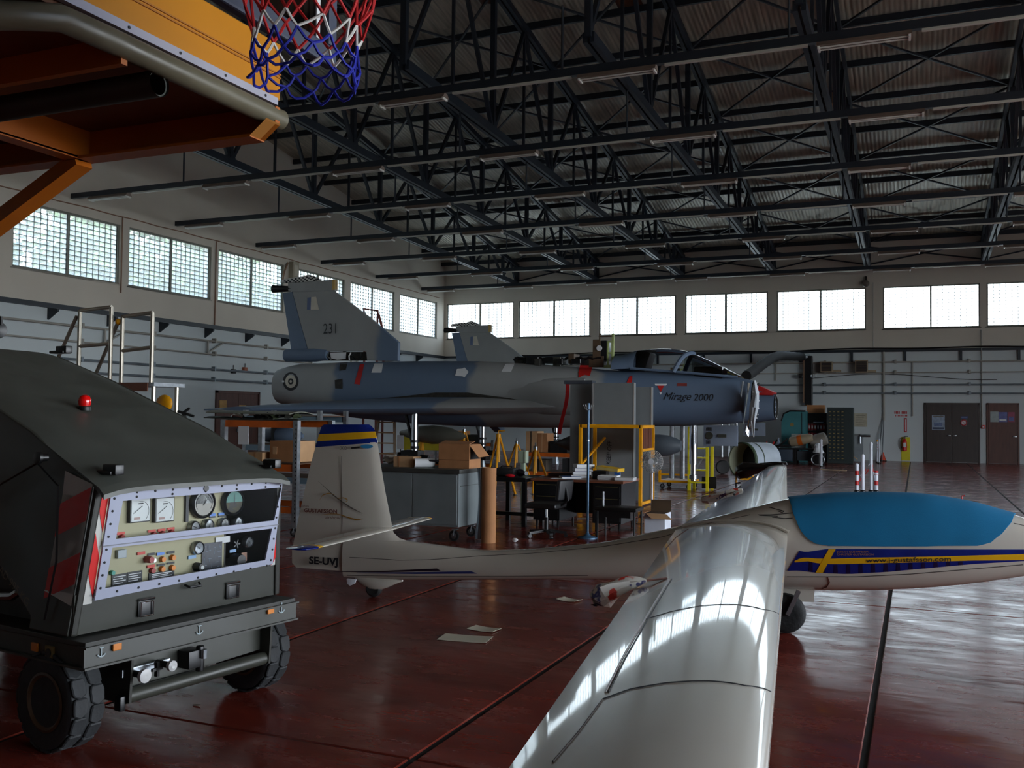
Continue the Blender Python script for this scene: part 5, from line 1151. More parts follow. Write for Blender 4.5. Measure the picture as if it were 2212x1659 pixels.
# hoop
HC = np.array([-1.55, 2.2, 2.90]); HR_ = .228
hp = thing('basketball_hoop', 'basketball hoop with red, white and blue net and clear backboard, overhead', 'basketball hoop', (-2.1, 1.0, 0))
MB().path([HC+np.array([HR_*math.cos(a), HR_*math.sin(a), 0]) for a in np.linspace(0, 2*PI, 33)[:-1]], .009, 8, closed=True).build('rim', ORANGE, hp)
bx0 = -1.86; bc = un(722, 150, x=bx0)
yF, zB = bc[1], bc[2]
bd = MB().bb(bx0-.012, bx0, yF-1.15, yF-.04, zB+.07, zB+.85).build('backboard', canopy_glass('backboard_acrylic', (.62, .65, .70), .5), hp, smooth=0)
PAD = mat('pad_slate', (.22, .25, .33), .6)
MB().bb(bx0-.03, bx0+.01, yF-1.19, yF, zB, zB+.07).build('lower_pad', PAD, hp, smooth=0, bevel=.008); MB().bb(bx0-.03, bx0+.01, yF-.05, yF, zB+.07, zB+.85).build('side_pad', PAD, hp, smooth=0, bevel=.008)
MB().bb(bx0, bx0+.004, yF-.115, yF-.095, zB+.04, zB+.80).build('white_border', PAPER, hp, smooth=0)
MB().bar((bx0, HC[1], HC[2]), HC+np.array([-HR_, 0, 0]), .1, .03).build('rim_bracket', ORANGE, hp, smooth=0)
MB().tube((bx0-.02, yF-.6, zB+.45), (-2.1, 1.0, zB+.30), .04, n=10).tube((-2.1, 1.0, 0), (-2.1, 1.0, zB+.35), .05, n=12).build('pole', BLACKM, hp)
# net: diamond mesh narrowing downwards, in three colours
def nr(t): return HR_*(1-.0)*(.98-.62*t+.20*t*t) if t < .75 else HR_*(.98-.62*.75+.20*.5625+.02*(t-.75))
NCOL = [(mat('net_red', (.72, .08, .10), .7), 'net_red'), (mat('net_white', (.86, .86, .84), .7), 'net_white'), (mat('net_blue', (.10, .14, .62), .7), 'net_blue')]
NN, ROWS, NL = 12, 7, .385
drop = [0, .09, .17, .235, .28, .325, .36, .385]
random.seed(21)
jit = {}
def knot(i, r):
    i %= NN
    if (i, r) not in jit: jit[(i, r)] = (random.uniform(-.012, .012), random.uniform(-.012, .012), random.uniform(-.012, .010))
    a = 2*PI*(i+.5*(r % 2))/NN; t = drop[r]/NL; rr = nr(t); j_ = jit[(i, r)] if r else (0, 0, 0)
    sway = .035*t
    return HC+np.array([rr*math.cos(a)-sway*.5+j_[0], rr*math.sin(a)+j_[1], -drop[r]+j_[2]])
sect = [MB(), MB(), MB()]
for r in range(ROWS):
    k_ = 0 if r < 3 else 1 if r < 4 else 2
    for i in range(NN):
        for d_ in ((0, -1) if r % 2 == 0 else (0, 1)):
            p, q = knot(i, r), knot(i+d_, r+1); m_ = (p+q)/2; c_ = np.array([HC[0], HC[1], m_[2]]); m_ = m_+np.array([0, 0, -.008 if r > 3 else -.003])
            sect[k_].path([p, m_, q], .0042 if k_ else .0046, 5)
for s_, (m_, nm) in zip(sect, NCOL): tag(s_.build(nm, m_, hp), kind='stuff')
# ------------------------------------------------------------------ workshop furniture between the glider and the fighter
def castor(par, x, y, r=.06, m=RUBBER, z0=0.):
    c = MB().box((x, y, z0+r*2+.012), (.07, .06, .012)).bar((x-.015, y+.028, z0+r), (x, y+.028, z0+r*2+.01), .025, .005).bar((x-.015, y-.028, z0+r), (x, y-.028, z0+r*2+.01), .025, .005).build('castor', GALV, par, smooth=0)
    MB().lathe([(r*.5, -.016), (r*.95, -.018), (r, 0), (r*.95, .018), (r*.5, .016)], (x-.015, y, z0+r), (0, 1, 0), 18).build('castor_wheel', m, c); MB().lathe([(.001, -.02), (r*.55, -.018), (r*.55, .018), (.001, .02)], (x-.015, y, z0+r), (0, 1, 0), 14).build('castor_hub', STEEL, c)
CABM = mat('cabinet_grey', (.46, .49, .50), .5, var=.1); CABT = mat('cabinet_top', (.24, .24, .23), .45, var=.2)
def ctext(nm, t, s, c, par, m=INK, ux=(1, 0, 0), uy=(0, 0, 1), bold=0): return lettering(nm, t, s, c, ux, uy, m, par, bold=bold)
# long grey cabinet on castors
cx0, cx1, cy0, cy1 = -7.25, -5.30, 10.85, 11.6
t = thing('tool_cabinet', 'long grey steel cabinet on castors behind the glider tail, boxes on top', 'cabinet', ((cx0+cx1)/2, (cy0+cy1)/2, 0))
bd = MB().bb(cx0, cx1, cy0, cy1, .19, .86).build('body', CABM, t, smooth=0, bevel=.006); MB().bb(cx0-.03, cx1+.03, cy0-.04, cy1+.03, .86, .915).build('worktop', CABT, t, smooth=0, bevel=.006)
for i in range(3): MB().bb(cx0+.02+i*(cx1-cx0-.03)/3, cx0+.01+(i+1)*(cx1-cx0-.03)/3, cy0-.012, cy0, .22, .84).build('front_panel', CABM, bd, smooth=0, bevel=.003)
MB().bb(cx1, cx1+.008, cy0+.05, cy1-.05, .70, .705).build('side_seam', CABT, bd, smooth=0)
for x in (cx0+.12, cx1-.1):
    for y in (cy0+.12, cy1-.12): castor(t, x, y, .07)
# boxes and bits on the cabinet
def flap(b, p, q, v): p, q, v = V3(p), V3(q), V3(v); n = np.cross(q-p, v); n = n/np.linalg.norm(n)*.006; return b.prism([p, q, q+v, p+v], n)
TZ = .915
t = thing('cardboard_box', 'large brown cardboard box with side flap hanging open, on the grey cabinet', 'box', (-5.45, 11.2, TZ))
a, c = un(947, 1000, y=11.05), un(1014, 960, y=11.05); x0, x1 = a[0], c[0]
MB().bb(x0, x1, 11.05, 11.4, TZ, TZ+.31).build('carton', CARD, t, smooth=0, bevel=.004); MB().bb(x0, x1, 11.045, 11.05, TZ+.105, TZ+.112).build('carton_crease', mat('crease', (.42, .27, .17), .8), t, smooth=0)
MB().prism([(x0, 11.05, TZ+.31), (x1, 11.05, TZ+.31), (x1, 11.225, TZ+.345), (x0, 11.225, TZ+.345)], (0, 0, .006)).build('top_flap', CARD, t, smooth=0)
flap(MB(), (x1, 11.06, TZ+.30), (x1, 11.38, TZ+.31), (.13, .0, -.15)).build('side_flap', CARD, t, smooth=0); MB().bb(x1, x1+.005, 11.08, 11.38, TZ+.12, TZ+.28).build('box_opening', BLACK, t, smooth=0)
t = thing('cardboard_box', 'small tan cardboard box at the front of the grey cabinet, beside the white roll', 'box', (-6.0, 11.1, TZ)); a, c = un(850, 1000, y=11.), un(893, 985, y=11.)
MB().bb(a[0], c[0], 11.0, 11.22, TZ, TZ+.135).build('carton', CARDL, t, smooth=0, bevel=.004); MB().bb(a[0]+.07, a[0]+.09, 10.995, 11.225, TZ, TZ+.137).build('tape', CARD, t, smooth=0)
a = un(897, 995, y=11.); t = thing('paper_roll', 'white roll lying on the grey cabinet beside a small box', 'roll', (a[0], 11., TZ)); MB().lathe([(.035, 0), (.058, 0), (.058, .26), (.035, .26)], (a[0], 10.98, TZ+.058), (.8, .6, 0), 18, False).build('roll', PAPER, t); MB().lathe([(.034, -.01), (.036, .27)], (a[0], 10.98, TZ+.058), (.8, .6, 0), 14, False).build('core', CARD, t)
a = un(928, 1000, y=11.15); rnd = random.Random(8); t = thing('cloth_pouch', 'dark folded cloth pouch lying on the grey cabinet left of the large box', 'pouch', (a[0], 11.15, TZ)); MB().slab(lambda u, v: np.array([a[0]-.17+.36*u, 11.05+.25*v, TZ+.02+.05*u+.03*math.sin(3*u+2*v)]), 8, 6, (0, 0, .025)).build('cloth', mat('cloth_dark', (.13, .11, .13), .85, bump=.2), t, smooth=60)
a = un(845, 990, y=11.2); t = thing('plastic_bag', 'crumpled clear and white plastic wrap on the grey cabinet by the glider fin', 'plastic bag', (a[0], 11.2, TZ)); crumpled(MB(), [(a[0]-.12+.06*i, 11.2, TZ+.07+.02*(i % 2)) for i in range(5)], [.03, .06, .075, .06, .02], 13).build('bag', mat('wrap_white', (.74, .72, .68), .3, var=.2), t, smooth=20)
a = un(1032, 1000, y=11.3); t = thing('steel_pot', 'small shiny steel pot on the right end of the grey cabinet', 'cap', (a[0]-.05, 11.3, TZ)); MB().lathe([(.03, 0), (.035, .03), (.02, .06), (.001, .065)], (a[0]-.05, 11.3, TZ), (0, 0, 1), 14).build('cap', CHROME, t)
# rolled sheet and cardboard tube
t = thing('metal_sheet', 'curved shiny metal sheet standing between the cabinet and the cardboard tube', 'metal sheet', (-5.1, 11.1, 0))
MB().slab(lambda u, v: np.array([-5.21+.14*u+.05*math.sin(2.6*v)*(1-u), 11.1+.2*(u-.5)**2, .03+.90*v]), 6, 10, (0, -.008, 0)).build('sheet', mat('bright_sheet', (.62, .66, .70), .22, .85, var=.1), t, smooth=60)
c = un(1055, 1172, z=0); t = thing('cardboard_tube', 'tall brown cardboard tube standing on end beside the cabinet', 'tube', (c[0], c[1], 0)); MB().lathe([(.085, .94), (.092, .94), (.092, 0), (.085, 0), (.085, .94)], c*np.array([1, 1, 0]), (0, 0, 1), 28, False).build('tube', CARD, t)
# black steel side table
t = thing('side_table', 'low black steel side table left of the desk', 'table', (-5.45, 13.3, 0))
x0, x1, y0, y1 = un(1062, 1030, y=13.)[0], un(1144, 1030, y=13.)[0], 12.85, 13.6
MB().bb(x0, x1, y0, y1, .64, .70).build('tabletop', BLACKM, t, smooth=0, bevel=.005)
for x in (x0+.03, x1-.03):
    for y in (y0+.03, y1-.03): MB().bb(x-.03, x+.03, y-.03, y+.03, 0, .64).build('leg', BLACKM, t, smooth=0)
MB().bb(x0, x1, y0+.3, y0+.36, .12, .17).build('stretcher', BLACKM, t, smooth=0)
MB().bb(x0+.02, x1-.2, y1+.25, y1+.28, .46, .49).build('yellow_rod', YEL, t, smooth=0) if 0 else None
a = un(1094, 1016, y=13.1); t = thing('tool_bag', 'black soft tool bag on the side table', 'bag', (a[0], 13.15, .70)); MB().bb(a[0]-.16, a[0]+.15, 13.02, 13.25, .70, .83).build('bag_body', mat('bag_black', (.07, .07, .08), .8, bump=.2), t, bevel=.05); MB().path([(a[0]-.1, 13.1, .82), (a[0]-.07, 13.1, .85), (a[0]+.07, 13.1, .85), (a[0]+.1, 13.1, .82)], .01, 6).build('bag_handle', BLACK, t)
a = un(1102, 1025, y=12.95); t = thing('red_pouch', 'small red pouch on the front edge of the side table', 'pouch', (a[0], 12.95, .70)); MB().ball((a[0], 12.95, .722), .045, 12, 8, (1.7, .7, .5)).build('pouch', mat('pouch_red', (.82, .08, .14), .5), t)
a = un(1130, 1018, y=13.1); t = thing('head_torch', 'dark round torch lying on the right end of the side table', 'torch', (a[0], 13.1, .70)); MB().lathe([(.03, 0), (.055, .01), (.055, .06), (.03, .1), (.03, .2)], (a[0]-.08, 13.15, .757), (.8, -.6, 0), 18).build('torch', mat('torch_blue', (.09, .10, .16), .3, var=.1), t)
a, c = un(1120, 1000, y=14.2), un(1136, 974, y=14.2); t = thing('switch_box', 'pale green electrical switch box on a short post behind the side table', 'switch box', ((a[0]+c[0])/2, 14.25, 0))
PG = mat('pale_green', (.60, .66, .58), .5); MB().bb(a[0], c[0], 14.2, 14.32, a[2], c[2]).build('case', PG, t, smooth=0, bevel=.006); MB().bb(c[0]-.02, c[0]+.003, 14.19, 14.2, a[2]+.01, c[2]-.01).build('case_edge', mat('pale_green_light', (.74, .78, .68), .5), t, smooth=0); MB().bb(a[0]+.035, a[0]+.085, 14.22, 14.3, 0, a[2]).build('post', PG, t, smooth=0)
# desk
t = thing('desk', 'black metal office desk with brown wooden top, littered with binders', 'desk', (-4.6, 13.4, 0))
x0, x1, y0, y1 = un(1146, 1036, y=12.9)[0], un(1346, 1040, y=12.9)[0], 12.9, 13.75
DZ = .70
MB().bb(x0, x1, y0, y1, DZ-.035, DZ).build('desktop', WOOD, t, smooth=0, bevel=.004)
for k_, (a, c) in enumerate(((x0+.03, x0+.43), (x1-.46, x1-.04))):
    p = MB().bb(a, c, y0+.05, y1-.05, .10, DZ-.035).build('pedestal', BLACKM, t, smooth=0, bevel=.004)
    for j in range(3):
        d = MB().bb(a+.02, c-.02, y0+.035, y0+.05, .13+j*.17, .285+j*.17).build('drawer', BLACKM, p, smooth=0, bevel=.003); MB().bb(a+.05, c-.05, y0+.02, y0+.035, .27+j*.17, .278+j*.17).build('drawer_pull', mat('brass_dull', (.42, .38, .24), .4, .5), p, smooth=0)
    for x in (a+.04, c-.04):
        for y in (y0+.1, y1-.1): MB().tube((x, y, 0), (x, y, .1), .018, n=8).build('foot', BLACKM, p)
MB().bb(x0+.43, x1-.46, y1-.12, y1-.1, .16, DZ-.035).build('modesty_panel', BLACK, t, smooth=0)
# binders, books and papers on the desk
def slabthing(name, label, cat, px, py, y, sx_, sy_, sz_, m, rz=0., z=DZ, tilt=0., page=None, group=None):
    a = un(px, py, y=y); t = thing(name, label, cat, (a[0], y, z), rz, group); B = MB().box((0, 0, sz_/2), (sx_, sy_, sz_)); o = B.build('cover', m, t, smooth=0, bevel=.003, local=True)
    if page is not None: MB().box((-.004, -.004, sz_/2), (sx_, sy_, sz_*.76)).build('pages', page, t, smooth=0, local=True)
    t.rotation_euler = (0, tilt, rz); return t
BLUEB = mat('binder_blue', (.12, .30, .56), .4); YELB = mat('binder_yellow', (.84, .66, .12), .45)
slabthing('sheet_of_paper', 'loose papers near the left of the desk', 'paper', 1206, 1030, 13.02, .2, .14, .006, PAPER, .1)
slabthing('binder', 'blue binder lying flat left of the coat stand, on the desk', 'binder', 1232, 1026, 13.2, .28, .3, .03, BLUEB, .5, page=PAPER)
for i in range(4): slabthing('book', '%s thick document of the stack behind the coat stand pole' % ['lowest', 'second lowest', 'second highest', 'topmost'][i], 'book', 1255+i*2, 1022, 13.3, .26, .22, .05, [mat('folder_tan', (.62, .50, .38), .6), mat('folder_grey', (.55, .54, .55), .6), mat('folder_violet', (.50, .50, .66), .6), PAPER][i], .3+.1*i, DZ+.051*i, page=PAPER, group=None)
slabthing('binder', 'yellow binder lying across the papers at the right of the desk', 'binder', 1318, 1012, 13.3, .34, .24, .05, YELB, -.12, DZ+.125, .10, page=mat('label_yellow', (.80, .72, .44), .6))
slabthing('book', 'thick white ream of documents under the yellow binder', 'book', 1316, 1030, 13.2, .28, .22, .062, PAPER, .05, page=mat('page_grey', (.70, .70, .70), .7)); slabthing('box_file', 'black box file under the yellow binder, left side', 'box file', 1298, 1022, 13.4, .2, .24, .11, BLACKM, .1)
slabthing('book', 'pale bound manual on the right edge of the desk', 'book', 1352, 1030, 13.15, .26, .2, .045, mat('manual_pale', (.72, .73, .74), .6), .02, page=PAPER); slabthing('binder', 'small blue booklet behind the yellow binder', 'booklet', 1334, 1014, 13.6, .08, .12, .16, BLUEB, .2)
slabthing('tray', 'dark wooden tray on the back left of the desk', 'tray', 1215, 1018, 13.55, .4, .2, .05, mat('tray_dark', (.22, .15, .12), .5), .15)
# office chair
c = un(1180, 1160, z=0); cx, cy = c[0], c[1]
t = thing('office_chair', 'black swivel office chair turned away from the desk', 'office chair', (cx, cy, 0))
st_ = MB()
for k_ in range(5):
    a = 2*PI*k_/5+.3; L_ = MB().bar((cx, cy, .09), (cx+.27*math.cos(a), cy+.27*math.sin(a), .065), .045, .03).build('base_spoke', BLACK, t, smooth=0)
    MB().lathe([(.008, -.02), (.026, -.02), (.028, 0), (.026, .02), (.008, .02)], (cx+.26*math.cos(a), cy+.26*math.sin(a), .028), (math.sin(a), -math.cos(a), 0), 12).build('castor', BLACKM, L_)
MB().tube((cx, cy, .08), (cx, cy, .26), .028, n=12).build('gas_sleeve', BLACK, t); MB().tube((cx, cy, .24), (cx, cy, .38), .016, n=10).build('gas_rod', CHROME, t)
MB().box((cx-.01, cy, .42), (.44, .44, .075)).build('seat', mat('chair_black', (.06, .06, .065), .45, var=.1), t, bevel=.03, seg=3)
MB().bar((cx+.16, cy, .38), (cx+.30, cy, .50), .06, .02).bar((cx+.30, cy, .49), (cx+.27, cy, .68), .06, .02).build('back_stem', BLACK, t, smooth=0)
MB().box((cx+.25, cy-.0, .63), (.06, .30, .27), basis=((.93, -.33, -.12), (.33, .94, 0), (.12, 0, .99))).build('backrest', mat('chair_back', (.09, .09, .10), .45), t, bevel=.028, seg=3)
# coat stand
c = un(1269, 1162, z=0); x, y = c[0], c[1]; zt = un(1270, 871, y=y)[2]; BLS = mat('blue_steel', (.24, .36, .46), .35, .3)
t = thing('coat_stand', 'slim blue steel coat stand with wire hooks, in front of the desk', 'coat stand', (x, y, 0)); MB().lathe([(.13, 0), (.13, .012), (.05, .03), (.022, .06), (.018, .08)], (x, y, 0), (0, 0, 1), 28).build('base', BLS, t); MB().tube((x, y, .05), (x, y, zt), .017, n=12).build('pole', BLS, t)
for i in range(6):
    a = i*PI/3+.2; MB().path([(x, y, zt-.10), (x+.04*math.cos(a), y+.04*math.sin(a), zt-.08), (x+.07*math.cos(a), y+.07*math.sin(a), zt-.02)], .004, 6).build('hook', GALV, t)
MB().lathe([(.02, 0), (.02, .012)], (x, y, zt-.5), (0, 0, 1), 12).build('collar', GALV, t)
# black stool with a slim back post
c = un(1342, 1160, z=0); x, y = -3.62, 12.35
t = thing('stool', 'black stool with thin legs in front of the right end of the desk', 'stool', (x, y, 0)); xl, xr = un(1288, 1110, y=12.2)[0], un(1378, 1110, y=12.2)[0]
MB().bb(xl, xr, 12.1, 12.5, .36, .41).build('seat', BLACK, t, bevel=.015); MB().bb(xl+.02, xr-.08, 12.12, 12.48, .28, .36).build('shelf', BLACKM, t, smooth=0)
for a, yy in ((xl+.04, 12.12), (xr-.03, 12.12), (xl+.04, 12.48), (xr-.03, 12.48)): MB().tube((a, yy, 0), (a, yy, .37), .014, n=8).build('leg', BLACKM, t)
a = un(1303, 1100, y=12.3); MB().tube((a[0], 12.3, .38), (a[0], 12.3, .60), .014, n=8).build('back_post', GALV, t)
# open carton
t = thing('cardboard_box', 'open white and brown cardboard box on the floor by the stool', 'box', (-3.25, 13.2, 0)); x0, x1 = un(1392, 1130, y=13.)[0], un(1436, 1130, y=13.)[0]
MB().bb(x0, x1, 13.0, 13.35, 0, .27).build('carton', mat('carton_white', (.78, .80, .84), .7), t, smooth=0); MB().bb(x0+.008, x1-.008, 13.01, 13.34, .268, .272).build('carton_inside', BROWNP, t, smooth=0); MB().bb(x0-.004, x0, 13.0, 13.35, 0, .27).build('carton_side', CARD, t, smooth=0)
flap(MB(), (x0+.02, 13.0, .27), (x1+.02, 13.0, .27), (.10, -.09, -.06)).build('front_flap', CARDL, t, smooth=0); flap(MB(), (x0, 13.02, .27), (x0, 13.34, .27), (-.28, -.02, .01)).build('left_flap', CARD, t, smooth=0); flap(MB(), (x0, 13.35, .27), (x1, 13.35, .27), (0, .03, .16)).build('rear_flap', BROWNP, t, smooth=0)
# pedestal fan
x, y = un(1408, 1090, y=15.2)[0], 15.2; hz = un(1410, 997, y=y)[2]
t = thing('pedestal_fan', 'white pedestal fan with wire cage, in front of the yellow frame', 'fan', (x, y, 0)); MB().lathe([(.20, 0), (.20, .02), (.05, .05), (.025, .07)], (x, y, 0), (0, 0, 1), 24).build('base', WHITE, t); MB().tube((x, y, .05), (x, y, hz-.15), .016, n=10).build('pole', WHITE, t); MB().lathe([(.05, 0), (.06, .05), (.055, .14), (.02, .17)], (x, y+.05, hz), (0, 1, 0), 16).build('motor', mat('fan_grey', (.70, .71, .72), .4), t); MB().box((x, y, hz-.13), (.05, .06, .10)).build('tilt_joint', WHITE, t, bevel=.01)
R_ = .185; cg = MB()
for k_ in range(40):
    a = 2*PI*k_/40; cg.path([(x+R_*f*math.cos(a), y-.02-.06*math.sqrt(max(0, 1-f**2.5)), hz+R_*f*math.sin(a)) for f in (.25, .55, .8, .95, 1)], .0022, 3); cg.path([(x+R_*f*math.cos(a), y-.02+.05*math.sqrt(max(0, 1-f**2.5)), hz+R_*f*math.sin(a)) for f in (.3, .7, 1)], .002, 3)
for f in (.25, .6, 1): cg.path([(x+R_*f*math.cos(a), y-.02-.06*math.sqrt(1-f**2.5), hz+R_*f*math.sin(a)) for a in np.linspace(0, 2*PI, 29)[:-1]], .003, 4, closed=True)
tag(cg.build('wire_cage', mat('cage_wire', (.70, .70, .68), .4), t), kind='stuff'); MB().lathe([(.045, 0), (.045, .01)], (x, y-.085, hz), (0, 1, 0), 18).build('cage_badge', WHITE, t)
for k_ in range(3):
    a0 = k_*2*PI/3+.4; MB().slab(lambda u, v: np.array([x+(.03+.13*u)*math.cos(a0+(v-.5)*(.6+.7*u)), y-.03+.03*(v-.5), hz+(.03+.13*u)*math.sin(a0+(v-.5)*(.6+.7*u))]), 4, 5, (0, .003, 0)).build('blade', mat('fan_blade', (.52, .54, .56), .3), t, smooth=60)
# yellow tubular frame with louvred side, grey flat cases behind it
fx0, fx1, fy0, fy1 = un(1254, 960, y=16.65)[0], un(1384, 960, y=16.65)[0], 16.65, 17.5; fz1 = 1.45
t = thing('yellow_stand', 'yellow square-tube frame stand with brown slatted side, right of the desk', 'stand', ((fx0+fx1)/2, fy0, 0)); w2 = .055
for a, yy in ((fx0, fy0), (fx1, fy0), (fx1, fy1), (fx0, fy1)): MB().bb(a-w2/2, a+w2/2, yy-w2/2, yy+w2/2, 0, fz1).build('post', YEL, t, smooth=0)
for nm, q in (('top_rail', (fx0, fx1, fy0-w2/2, fy0+w2/2, fz1-w2, fz1)), ('top_rail', (fx1-w2/2, fx1+w2/2, fy0, fy1, fz1-w2, fz1)), ('top_rail', (fx0, fx1, fy1-w2/2, fy1+w2/2, fz1-w2, fz1)), ('mid_rail', (fx1-w2/2, fx1+w2/2, fy0, fy1, .98, 1.03)), ('bottom_rail', (fx1-w2/2, fx1+w2/2, fy0, fy1, .03, .08)), ('top_rail', (fx0-w2/2, fx0+w2/2, fy0, fy1, fz1-w2, fz1))): MB().bb(*q).build(nm, YEL, t, smooth=0)
MB().bar((fx0, fy0, .7), (fx0+.2, fy1, 1.2), .035).build('diagonal_brace', YEL, t, smooth=0)
for k_ in range(6): yy = fy0+.06+k_*.125; MB().bb(fx1-.02, fx1+.0, yy, yy+.11, 1.03, fz1-w2).build('slat', mat('slat_brown', (.36, .18, .10), .6, var=.2), t, smooth=0)
GP = mat('case_grey', (.47, .49, .50), .5, var=.06); GPE = mat('case_edge', (.62, .60, .58), .5)
def case(label, p0, p1, y, th, txt=None):
    a, c = un(p0[0], p0[1], y=y), un(p1[0], p1[1], y=y); z0 = max(0, c[2]); t = thing('flat_case', label, 'case', ((a[0]+c[0])/2, y, z0)); MB().bb(a[0], c[0], y, y+th, z0, a[2]).build('panel', GP, t, smooth=0, bevel=.004); MB().bb(c[0]-.012, c[0]+.004, y-.006, y+.01, z0, a[2]).build('edge_strip', GPE, t, smooth=0); MB().bb(a[0]-.004, a[0]+.008, y-.006, y+.01, z0, a[2]).build('edge_strip', GPE, t, smooth=0)
    if txt: lettering('stencil', txt, .12, un(1316, 978, y=y-.004), (.06, 0, .998), (-.998, 0, .06), INK, t, bold=-.1)
    return t
case('tall grey flat case stencilled KEEP OFF, standing behind the yellow frame', (1281, 827), (1368, 1098), 17.6, .14, 'KEEP OFF'); case('narrow grey flat case right of the stencilled one', (1370, 836), (1406, 1085), 17.85, .14)
a, c = un(1222, 822, y=17.9), un(1278, 905, y=17.9); t = thing('flat_case', 'wide grey flat case with dark top edge, left of the stencilled one', 'case', ((a[0]+c[0])/2, 17.6, 0)); MB().bb(a[0]+.1, c[0], 17.9, 18.05, 0, a[2]-.06).build('panel', GP, t, smooth=0, bevel=.004); MB().bb(a[0]-.02, c[0]+.02, 17.86, 18.1, a[2]-.07, a[2]).build('top_cap', mat('cap_dark', (.25, .27, .31), .5), t, smooth=0)
# pointed store on the floor stand, right of the frame
p, q = un(1425, 962, y=18.6), un(1472, 963, y=18.6); t = thing('drop_tank', 'dark grey pointed drop tank nose beside the yellow frame', 'tank', (p[0]-1.0, 18.6, 0)); L_ = q[0]-p[0]; MB().lathe([(.02, -2.2), (.15, -1.9), (.2, -1.4), (.215, 0), (.20, L_*.4), (.15, L_*.75), (.10, L_*.98), (.05, L_)], p, (1, 0, 0), 24).build('tank_body', mat('tank_grey', (.27, .30, .33), .5), t); 
for dx in (-1.6, -.5): MB().bar((p[0]+dx, 18.45, 0), (p[0]+dx, 18.6, p[2]-.2), .05).bar((p[0]+dx, 18.75, 0), (p[0]+dx, 18.6, p[2]-.2), .05).build('cradle', GALV, t, smooth=0)
# yellow support tripods
def tripod(px_, pyt, y, label, hand=False):
    p = un(px_, pyt, y=y); x, zt = p[0], p[2]; t = thing('tripod', label, 'tripod', (x, y, 0), 0, 'yellow support tripods')
    for k_ in range(3):
        a = -PI/2+.25+k_*2*PI/3; MB().tube((x+.03*math.cos(a), y+.03*math.sin(a), zt-.12), (x+.38*math.cos(a), y+.38*math.sin(a), .01), .024, n=8).build('leg', YEL, t); MB().lathe([(.05, 0), (.04, .02)], (x+.38*math.cos(a), y+.38*math.sin(a), 0), (0, 0, 1), 10).build('foot', STEEL, t)
    MB().tube((x, y, zt-.62), (x, y, zt-.05), .034, n=10).build('column', YEL, t); MB().lathe([(.05, zt-.14), (.05, zt-.06), (.03, zt-.05)], (x, y, 0), (0, 0, 1), 12).build('head', YEL if hand else STEEL, t)
    if hand: MB().path([(x, y, zt-.06), (x, y, zt), (x+.14, y, zt+.005)], .012, 6).build('crank', YEL, t)
    else: MB().tube((x, y, zt-.06), (x, y, zt+.02), .02, n=8).build('screw', STEEL, t)
tripod(1077, 931, 17.6, 'yellow tripod jack with crank handle, above the side table', True); tripod(1157, 958, 18.6, 'yellow tripod jack under the hanging red ribbon'); tripod(1003, 922, 24.5, 'yellow tripod jack behind the large cardboard box'); tripod(1116, 948, 22.9, 'yellow tripod jack just left of the pale green switch box')
# yellow wheeled trolley with steps under the nose
x0, x1 = un(1430, 1040, y=21.4)[0], un(1498, 1040, y=21.4)[0]; y0 = 21.2
t = thing('yellow_trolley', 'yellow wheeled trolley under the fighter nose', 'trolley', ((x0+x1)/2, y0, 0)); MB().bb(x0, x1, y0, y0+.8, .14, .19).build('chassis', YEL, t, smooth=0); MB().bb(x0, x1, y0-.02, y0+.02, .30, .34).build('upper_rail', YEL, t, smooth=0)
for a in (x0, x1): MB().bb(a-.025, a+.025, y0-.025, y0+.025, .14, .42).build('post', YEL, t, smooth=0)
for a in (x0+.06, x1-.06):
    for yy in (y0+.05, y0+.7): castor(t, a, yy, .055)
xa, xb = un(1489, 960, y=21.0)[0], un(1528, 960, y=21.0)[0]
t = thing('step_ladder', 'lemon yellow steel step ladder below the fighter nose', 'ladder', ((xa+xb)/2, 21.0, 0)); zt, zm = un(1489, 922, y=21.)[2], un(1528, 966, y=21.)[2]
MB().bb(xa-.03, xa+.03, 20.97, 21.03, 0, zt).build('stile', YEL2, t, smooth=0); MB().bb(xb-.03, xb+.03, 20.97, 21.03, 0, zm).build('stile', YEL2, t, smooth=0); MB().bb(xa-.03, xa+.03, 21.5, 21.56, 0, zt).build('stile', YEL2, t, smooth=0); MB().bb(xb-.03, xb+.03, 21.5, 21.56, 0, zm).build('stile', YEL2, t, smooth=0)
for z in (.18, .45, .72, zm-.03): MB().bb(xa, xb, 20.95, 21.2, z-.015, z+.015).build('tread', YEL2, t, smooth=0)
MB().bar((xb, 21.0, zm-.05), (xa+.12, 21.0, .4), .03).build('brace', GALV, t, smooth=0)
for a in (xa, xb): MB().bb(a-.16, a+.16, 21.2, 21.24, .04, .30).build('foot_board', BLACKM, t, smooth=0) if a == xb else None
